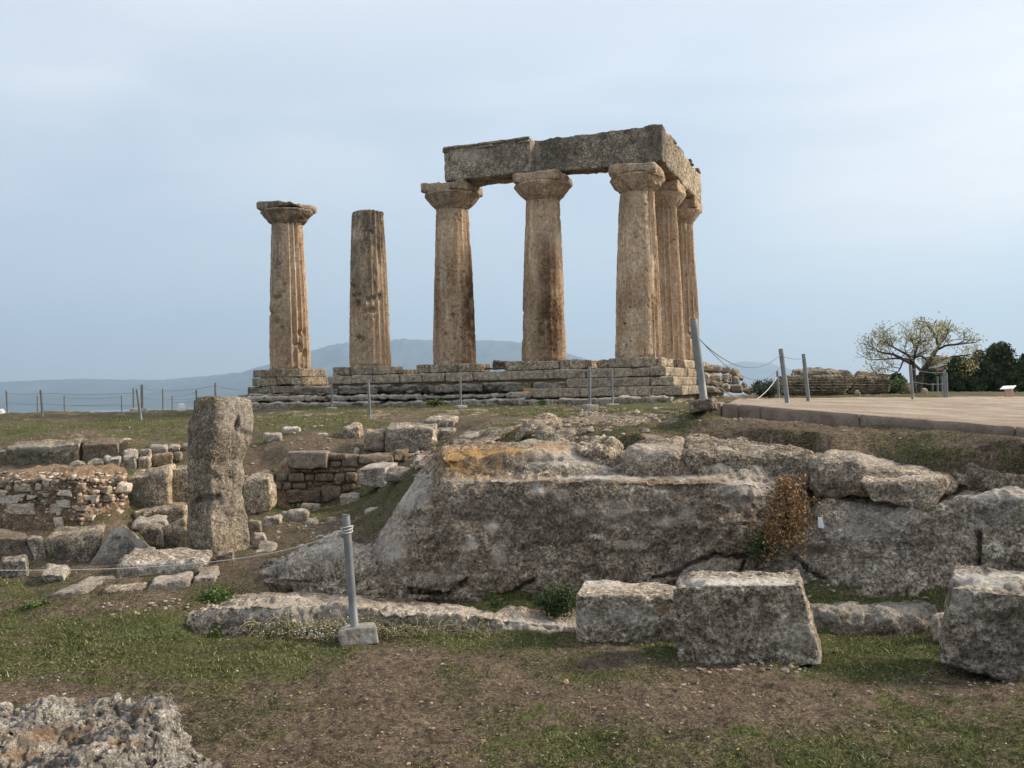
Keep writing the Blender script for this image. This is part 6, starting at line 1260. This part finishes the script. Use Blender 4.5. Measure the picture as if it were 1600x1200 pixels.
# trailing weeds with white flower heads along the shelf
def trailing():
    root = empty('trailing_weed', tuple(S(480, 975, 8.8)), 'trailing dry-stemmed weeds with tiny white flowers along the rock shelf', 'weeds'); rg = np.random.default_rng(12); gs, g, gf = G(), G(), G()
    for k in range(150):
        x = rg.uniform(400, 612) if k < 110 else rg.uniform(620, 760); y = 982 + rg.normal(0, 5); n = 12; f = np.linspace(0, 1, n); L = rg.normal(0, 26); H = abs(rg.normal(0, 10)); 
        px = x + L * f; py = y - H * np.sin(f * 2.6) + 10 * f; dd = 8.78 - .18 * f + (975 - y) * .01; P = np.array([S(a, b, c) for a, b, c in zip(px, py, dd)]) + rg.normal(0, .004, (n, 3)); gs.add(*tube(P, .0022, 4, False))
        m_ = 16; q = rg.uniform(0, n - 1.01, m_); i = q.astype(int); add_leaves(g, P[i] + rg.normal(0, .018, (m_, 3)), .022, rg)
        if k < 60 and rg.uniform() < .5:
            for _ in range(2): c = P[rg.integers(3, n)] + rg.normal(0, .02, 3) + [0, -.01, .015]; V, Q = hexa(box8(c, .011, .011, .011, rg.uniform(0, 3)), .004, .004, .001, 9); gf.add(V, Q)
    for k in range(60):
        c = S(rg.normal(486, 22), rg.normal(990, 6), 8.5); V, Q = hexa(box8(c, .013, .013, .011, rg.uniform(0, 3)), .006, .004, .001, 9); gf.add(V, Q)
    gs.build('stems', MAT['drystem'], root); g.build('leaves', MAT['tuft'], root); m = M('white flowers', .8); gf.build('flower_heads', m.done((.62, .62, .56)), root)
MAT['drystem'] = (lambda m: m.done((.34, .29, .18)))(M('straw stem'))
trailing()

# ------------------------------------------------------------------ bare tree with a few yellow leaves
MAT['bark'] = (lambda m: m.done(m.mix(m.ramp(m.noise(7, 7, .7), .35, .65), (.045, .035, .028), (.11, .09, .07)), m.bump(m.noise(14, 7), .04)))(M('dark bark'))
MAT['twig'] = (lambda m: m.done(m.mix(m.ramp(m.noise(7, 7, .7), .35, .65), (.11, .085, .065), (.20, .165, .13))))(M('pale twigs'))
MAT['yellow'] = leaf_mat('yellowing leaves', (.44, .36, .12), (.58, .49, .22), (.34, .36, .15))
def bare_tree():
    d = 44.; rg = np.random.default_rng(5); root = empty('bare_tree', tuple(S(1440, 616, d)), 'wide nearly leafless tree with sparse yellow leaves beyond the path', 'tree'); gt, gb, gl = G(), G(), G(); k = d / F
    tips = []
    def pt(px, py, dy=0): return S(px, py, d + dy)
    def limb(P, r0, r1, g=gt): f = np.linspace(0, len(P) - 1, len(P) * 5); P = cat1(np.array(P), len(P) * 5); g.add(*tube(P, np.linspace(r0, r1, len(P)), 8)); return P
    T1 = limb([pt(1430, 618), pt(1427, 600), pt(1427, 575), pt(1424, 568)], .15, .10); T2 = limb([pt(1434, 618, .2), pt(1437, 600, .2), pt(1441, 580, .3), pt(1452, 566, .2), pt(1462, 548, 0)], .15, .09)
    subs = []
    subs.append(limb([pt(1424, 568), pt(1412, 562, .5), pt(1396, 554, .8), pt(1378, 551, 1)], .095, .04)); subs.append(limb([pt(1426, 570), pt(1420, 556, -.8), pt(1404, 547, -1.2), pt(1392, 540, -1.5)], .075, .03))
    subs.append(limb([pt(1427, 570), pt(1428, 560, -.4), pt(1438, 556, -.6), pt(1448, 562, -.3)], .07, .04)); subs.append(limb([pt(1428, 560, -.4), pt(1432, 545, -1), pt(1438, 530, -1)], .07, .04))
    subs.append(limb([pt(1462, 548), pt(1470, 536, .4), pt(1478, 526, .6), pt(1480, 518, .6)], .08, .03)); subs.append(limb([pt(1466, 541), pt(1462, 526, -.6), pt(1452, 512, -.8)], .07, .03))
    subs.append(limb([pt(1448, 574, .2), pt(1470, 562, .8), pt(1490, 557, 1), pt(1512, 555, 1)], .065, .03)); subs.append(limb([pt(1462, 548), pt(1478, 540, -1), pt(1496, 538, -1.4), pt(1514, 536, -1.4)], .06, .03))
    subs.append(limb([pt(1440, 580), pt(1420, 562, 1.5), pt(1400, 560, 2), pt(1372, 562, 2.2)], .07, .03)); subs.append(limb([pt(1412, 562, .5), pt(1404, 580, .9), pt(1390, 586, 1)], .04, .02))
    cen = pt(1436, 585); 
    def grow(p, dr, L, r, lv):
        n = 4; P = [p]; q = p.copy(); dd = dr.copy()
        for _ in range(n): dd = dd + rg.normal(0, .22, 3) + [0, 0, .05]; dd /= np.linalg.norm(dd); q = q + dd * L / n; P.append(q)
        gb.add(*tube(np.array(P), np.linspace(r, r * .6, n + 1), 4 if lv else 5, False))
        qx, qy = PJ(q[None]); 
        if ((qx[0] - 1434) / 104) ** 2 + ((qy[0] - 562) / 62) ** 2 > 1: tips.append((P[-1], dd)); return
        if lv == 0: tips.append((P[-1], dd)); tips.append((P[-2], dd)); return
        for _ in range(3 if lv > 1 else 2 + int(rg.uniform() < .5)):
            a = rg.normal(0, .62, 3) + [0, 0, .08]; nd = dd + a; nd /= np.linalg.norm(nd); i = rg.integers(2, n + 1); grow(P[i], nd, L * rg.uniform(.6, .9), r * .6, lv - 1)
    for si, P in enumerate(subs):
        m_ = len(P)
        for j in range(5, m_, 3):
            if rg.uniform() < .78:
                out = P[j] - cen; out[2] = abs(out[2]) * .6 + .4; out /= np.linalg.norm(out); dr = out * .9 + rg.normal(0, .5, 3) + (P[j] - P[j - 1]) / (np.linalg.norm(P[j] - P[j - 1]) + 1e-9) * .5; dr /= np.linalg.norm(dr)
                grow(P[j], dr, rg.uniform(.5, .8), .026, 3)
        grow(P[-1], (P[-1] - P[-4]) / np.linalg.norm(P[-1] - P[-4]), .6, .03, 3)
    # keep the flat spreading outline of the crown
    tp = np.array([t[0] for t in tips]); px, py = PJ(tp); keep = ((px - 1434) / 112) ** 2 + ((py - 566) / 68) ** 2 < 1.08; tp = tp[keep]; px = px[keep]
    w = rg.uniform(0, 1, len(tp)) < .45 + .45 * (px > 1440); tp = tp[w]; P = np.repeat(tp, 3, 0) + rg.normal(0, .11, (len(tp) * 3, 3)); add_leaves(gl, P, .095, rg, up=-.2, asp=.6)
    gt.build('trunk', MAT['bark'], root); gb.build('branches', MAT['twig'], root); gl.build('leaves', MAT['yellow'], root)
bare_tree()
MAT['pine'] = leaf_mat('dark pine needles', (.022, .040, .018), (.065, .090, .034), (.12, .135, .05))
MAT['pine2'] = leaf_mat('yellow green pine needles', (.045, .065, .018), (.11, .13, .04), (.17, .17, .06))
def pine(cx_, top, base, rx, d, seed, lab, mat='pine', n=15000, size=.20, lobes=None):
    """dense dark conifer: clumps of needles round short boughs, with gaps and an uneven outline"""
    rg = np.random.default_rng(seed); k = d / F; b = S(cx_, base, d); H = (base - top) * k; R_ = rx * k; root = empty('pine_tree', tuple(b), lab, 'pine tree', 'dark conifers beyond the path'); gt, gl = G(), G()
    gt.add(*tube([b - [0, 0, .3], b + [.1, 0, H * .4], b + [0, .1, H * .85]], [.22, .16, .05], 8)); nc = 95; C_ = []
    for q in range(nc):
        h = rg.uniform(.06, .97); r = R_ * (math.sin(min(1., (1 - h) * 1.35 + .06) * math.pi / 2) ** .8) * (.78 + .3 * rg.uniform()) * (.9 if h > .15 else .8); a = rg.uniform(0, 2 * math.pi); rr_ = r * rg.uniform(.45, 1.0)
        c = b + [math.cos(a) * rr_, math.sin(a) * rr_, h * H]; C_.append((c, R_ * rg.uniform(.15, .30)))
        if rg.uniform() < .6: gt.add(*tube([b + [0, 0, h * H * .85], (b + [0, 0, h * H * .95] + c) / 2, c], [.06, .04, .015], 5, False))
    cc = np.array([c for c, _ in C_]); cr_ = np.array([r for _, r in C_]); i = rg.integers(0, nc, n); u = rg.normal(size=(n, 3)); u /= np.linalg.norm(u, axis=1, keepdims=True); u[:, 2] *= .62
    P = cc[i] + u * cr_[i][:, None] * rg.uniform(.55, 1.08, (n, 1)); tone = np.clip(.45 + .35 * fbm(P * .9, seed, 3) + .5 * u[:, 2] * 0, 0, 1)
    V, T, a, b_ = leaves(P, size, rg, up=.5, asp=.42); gl.add(V, None, T, tone=np.clip(np.repeat(tone, 4) * .6 + a * .5, 0, 1), tone2=b_ * .85)
    gt.build('trunk', MAT['bark'], root); gl.build('crown', MAT[mat], root)
pine(1562, 540, 616, 40, 60, 1, 'tall rounded dark conifer at the right, rising highest')
pine(1500, 562, 616, 34, 63, 2, 'dark spreading conifer behind the bare tree, lower than the tall one', n=13000)
pine(1452, 578, 616, 22, 66, 3, 'dark low conifer showing through the trunks of the bare tree', n=8000)
pine(1610, 552, 616, 26, 58, 4, 'dark conifer cut by the right picture edge', n=9000)
pine(1530, 548, 600, 17, 70, 5, 'yellowish-green bushy tree top left of the tall conifer', 'pine2', 5000)
pine(1402, 586, 614, 14, 64, 6, 'small dark conifer right above the end of the fallen column', n=4000)
# glimpses of houses behind the trees
def house(name, lab, x0, x1, ytop, yroof, ybase, d, wall, roofc):
    root = empty(name, tuple(S((x0 + x1) / 2, ybase, d)), lab, 'house'); m = M(name + ' plaster', .9); w = m.done(m.mix(m.ramp(m.noise(.8, 5), .4, .6), wall, tuple(v * .85 for v in wall)))
    m = M(name + ' tiles', .9); r = m.done(m.mix(m.ramp(m.noise(3, 6, .7), .4, .6), roofc, tuple(v * .7 for v in roofc)))
    a, b_ = S(x0, yroof, d), S(x1, yroof, d); zb = gz(a[0], d) - 1; dep = 8
    c = [(a[0], d, zb), (b_[0], d, zb), (b_[0], d, b_[2]), (a[0], d, a[2])]; c += [(x, y + dep, z) for x, y, z in c]
    G().add(*hexa(c, 1., .02, .0, 1)).build('wall', w, root)
    rt = S((x0 + x1) / 2, ytop, d)[2]; e = .5
    V = [(a[0] - e, d - e, a[2]), (b_[0] + e, d - e, b_[2]), (b_[0] + e, d + dep + e, b_[2]), (a[0] - e, d + dep + e, a[2]), (a[0] + 2, d + dep / 2, rt), (b_[0] - 2, d + dep / 2, rt)]
    G().add(V, [(0, 1, 5, 4), (2, 3, 4, 5), (0, 3, 2, 1)], [(1, 2, 5), (3, 0, 4)]).build('roof', r, root, smooth=False)
    gl = M('dark window', .2, .5); gm = gl.done((.05, .06, .07))
    for f_ in (.2, .5, .8):
        xw = a[0] + (b_[0] - a[0]) * f_; c = [(xw - .5, d - .05, a[2] - 2), (xw + .5, d - .05, a[2] - 2), (xw + .5, d - .05, a[2] - .8), (xw - .5, d - .05, a[2] - .8)]; c += [(x, y + .15, z) for x, y, z in c]
        G().add(*hexa(c, .5, .01, 0, 1)).build('window', gm, root, smooth=False)
house('red_roofed_house', 'house with a dull red roof glimpsed between the conifers', 1498, 1538, 565, 577, 610, 120, (.45, .40, .34), (.20, .085, .06))
house('white_house', 'low whitish house glimpsed behind the branches left of the bare tree', 1368, 1398, 581, 585, 600, 130, (.62, .64, .65), (.42, .40, .38))
house('white_house', 'whitish house top behind the crown of the bare tree', 1476, 1500, 553, 558, 600, 140, (.60, .62, .63), (.50, .48, .46))
for q, (x0, y0, x1, y1, d, mt, l) in enumerate([(1402, 597, 1428, 615, 42, 'earth_core', 'brownish boulder left of the bare tree trunk'), (1436, 604, 1450, 617, 41, 'pale_rock', 'pale stone at the foot of the bare tree, right side'), (1336, 611, 1344, 619, 31, 'grey_rock', 'small grey stone in the grass before the fallen column')]):
    rk('stone', l, [(x0 + 2, y0), (x1 - 2, y0 + 2), (x1, y1), (x0, y1)], d, (0, .6, 0), mt, 700 + q, .3, .08, 2, .06, .02, 5, .08, cat='stone')

# ------------------------------------------------------------------ what nobody could count: grass blades, pebbles, litter
def ground_points(n, px0, px1, y0, y1, rg, pw=1.0):
    """random ground points, denser per square metre near the camera"""
    u = rg.uniform(0, 1, n); ly = np.exp(math.log(y0) + (math.log(y1) - math.log(y0)) * u ** pw); t = rg.uniform(px0, px1, n); return t * ly, ly
def covered(x, y, z):
    """True where rock stands over the soil"""
    c = np.zeros(len(x), bool); px, _ = PJ(np.stack([x, y, z], -1))
    for pxs, dg, env in RMK:
        m = (px > pxs[0] + 4) & (px < pxs[-1] - 4) & (y > dg[0]) & (y < dg[-1]); i = np.clip(np.searchsorted(pxs, px[m]) - 1, 0, len(pxs) - 2); j = np.clip(((y[m] - dg[0]) / (dg[1] - dg[0])).astype(int), 0, len(dg) - 1)
        c[np.where(m)[0]] |= (env[i, j] < 50) & (env[i + 1, j] < 50)
    return c
def grass():
    rg = np.random.default_rng(21)
    x, y = ground_points(420000, -.62, .62, 4.2, 34, rg); z = ground_z(x, y); P = np.stack([x, y, z], -1); g_, d_, p_ = masks(P)
    pr = np.clip(g_ * 1.0 - .08 + .8 * fbm(P * 5.5, 71, 4, .65), 0.12, 1) * (1 - .9 * p_) * (1 - .7 * d_ * (g_ < .5)); k = (rg.uniform(0, 1, len(x)) < pr) & ~covered(x, y, z)
    pth = (x > S(1127, 630, 13.3)[0] - .2) & (y > 13.4 - (x - 2.9) * .55) & (y < 33); k &= ~pth
    P = P[k]; gk = g_[k]; n = len(P); dist = P[:, 1]
    h = (.006 + .012 * gk * rg.uniform(.4, 1.3, n) + .012 * np.clip(fbm(P * 2.2, 3, 3), 0, 1)) * (1 + dist * .045); w = .0028 * (1 + dist * .10)
    tall = rg.uniform(0, 1, n) < .03; h = np.where(tall, h * 2.0, h * rg.uniform(.5, 1.2, n))
    a = rg.uniform(0, 2 * math.pi, n); lean = rg.normal(0, .7, (n, 2)) * h[:, None]
    dx = np.stack([np.cos(a) * w, np.sin(a) * w, 0 * w], -1); tip = P + np.stack([lean[:, 0], lean[:, 1], h], -1)
    V = np.stack([P - dx - [0, 0, .004], P + dx - [0, 0, .004], tip], 1).reshape(-1, 3); T = np.arange(n * 3).reshape(-1, 3)
    t = np.clip(.25 + .5 * gk + .25 * fbm(P * 1.5, 5, 3) + rg.normal(0, .18, n), 0, 1); t2 = rg.uniform(0, 1, n)
    m = M('thin grass blades', .75, .15); c = m.mix(m.attr('tone'), (.165, .135, .072), (.092, .115, .034)); c = m.mix(m.ramp(m.attr('tone2'), .80, .93), c, (.38, .32, .19))
    G().add(V, None, T, tone=np.repeat(t, 3), tone2=np.repeat(t2, 3)).build('grass', m.done(c), kind='stuff')
grass()
ICO = None
def pebbles():
    rg = np.random.default_rng(31); phi = (1 + 5 ** .5) / 2
    iv = np.array([(-1, phi, 0), (1, phi, 0), (-1, -phi, 0), (1, -phi, 0), (0, -1, phi), (0, 1, phi), (0, -1, -phi), (0, 1, -phi), (phi, 0, -1), (phi, 0, 1), (-phi, 0, -1), (-phi, 0, 1)]) / 1.9
    it = np.array([(0, 11, 5), (0, 5, 1), (0, 1, 7), (0, 7, 10), (0, 10, 11), (1, 5, 9), (5, 11, 4), (11, 10, 2), (10, 7, 6), (7, 1, 8), (3, 9, 4), (3, 4, 2), (3, 2, 6), (3, 6, 8), (3, 8, 9), (4, 9, 5), (2, 4, 11), (6, 2, 10), (8, 6, 7), (9, 8, 1)])
    x, y = ground_points(26000, -.62, .62, 4.2, 33, rg); z = ground_z(x, y); P = np.stack([x, y, z], -1); g_, d_, p_ = masks(P)
    k = (rg.uniform(0, 1, len(x)) < np.clip(.12 + .65 * d_ + .8 * p_ - .25 * g_, .04, 1)) & ~covered(x, y, z); P = P[k]
    # a strip of bigger pebbles under the slanting block, and among the rubble of the hollow
    ex = []; 
    for (xa, xb, ya, yb, m_, s_) in [(1085, 1270, 1040, 1056, 60, .017), (1500, 1590, 1066, 1080, 14, .014), (900, 1050, 990, 1003, 20, .012), (640, 780, 690, 716, 90, .03), (400, 560, 808, 846, 90, .022), (690, 760, 700, 720, 60, .03), (560, 640, 846, 880, 30, .016), (160, 300, 940, 960, 40, .02), (380, 560, 655, 690, 90, .03), (1130, 1180, 654, 664, 20, .02), (30, 260, 666, 690, 60, .03), (820, 1130, 640, 700, 260, .04), (1180, 1500, 672, 705, 130, .02)]:
        for _ in range(m_):
            px_, py_ = rg.uniform(xa, xb), rg.uniform(ya, yb); d = 8.
            for _ in range(12):
                p = S(px_, py_, d); zg = base_z(p[0], p[1])[0]; d = np.clip(d * (2.3 - zg) / max(2.3 - p[2], .05), 4.5, 40) * .6 + d * .4
            ex.append((*S(px_, py_, d)[:2], s_))
    ex = np.array(ex); zz_ = ground_z(ex[:, 0], ex[:, 1]); E = np.stack([ex[:, 0], ex[:, 1], zz_], -1); ke = ~covered(E[:, 0], E[:, 1], zz_)
    s = np.concatenate([.0045 * (1 + P[:, 1] * .05) * rg.lognormal(0, .5, len(P)), ex[ke, 2] * rg.lognormal(0, .35, ke.sum())]); P = np.concatenate([P, E[ke]]); n = len(P)
    sh = rg.uniform(.5, 1.3, (n, 1, 3)) * [1, 1, .6]; jit = 1 + rg.normal(0, .16, (n, 12, 1)); a = rg.uniform(0, 6.28, n); ca, sa = np.cos(a)[:, None], np.sin(a)[:, None]
    L = iv[None] * sh * jit; Lx = L[..., 0] * ca - L[..., 1] * sa; Ly = L[..., 0] * sa + L[..., 1] * ca; V = np.stack([Lx, Ly, L[..., 2]], -1) * s[:, None, None] + P[:, None] + [0, 0, 0] ; V[..., 2] += s[:, None] * .15
    T = (it[None] + np.arange(n)[:, None, None] * 12).reshape(-1, 3); m = M('pebbles of pale stone', .9); c = m.mix(m.attr('tone'), (.15, .115, .085), (.42, .35, .28)); c = m.mix(m.ramp(m.attr('tone2'), .8, .9), c, (.36, .22, .15))
    G().add(V.reshape(-1, 3), None, T, tone=np.repeat(rg.uniform(0, 1, n), 12), tone2=np.repeat(rg.uniform(0, 1, n), 12)).build('gravel', m.done(c, m.bump(m.noise(60, 5), .004)), kind='stuff', smooth=False)
pebbles()
def litter():
    rg = np.random.default_rng(41); g = G(); x, y = ground_points(1500, -.58, .58, 4.3, 9, rg); z = ground_z(x, y) + .006; P = np.stack([x, y, z], -1); V, T, a, b_ = leaves(P, .028, rg, up=-.2, asp=.5)
    V = V.reshape(-1, 4, 3); V[..., 2] = P[:, None, 2] + (V[..., 2] - P[:, None, 2]) * .25 + .004; g.add(V.reshape(-1, 3), None, T, tone=a, tone2=b_)
    for k in range(420):
        p = np.array([rg.uniform(-.55, .55), 0, 0]); yy = math.exp(rg.uniform(math.log(4.5), math.log(10))); p = np.array([p[0] * yy, yy, 0]); a_ = rg.uniform(0, 6.28); f = np.linspace(0, 1, 6)[:, None]; L = rg.uniform(.03, .16)
        Q_ = p + f * [math.cos(a_) * L, math.sin(a_) * L, 0] + np.sin(f * rg.uniform(1, 4)) * [-math.sin(a_) * L * .3, math.cos(a_) * L * .3, 0]; Q_[:, 2] = ground_z(Q_[:, 0], Q_[:, 1]) + .006 + .01 * np.sin(f[:, 0] * 3)
        V, Q, T = tube(Q_, .0011, 4, False); g.add(V, Q, tone=.8, tone2=0)
    m = M('dead leaves and straw', .85); c = m.mix(m.attr('tone'), (.14, .085, .04), (.38, .31, .17)); c = m.mix(m.ramp(m.attr('tone2'), .93, .96), c, (.45, .36, .08)); g.build('leaf_litter', m.done(c), kind='stuff')
litter()
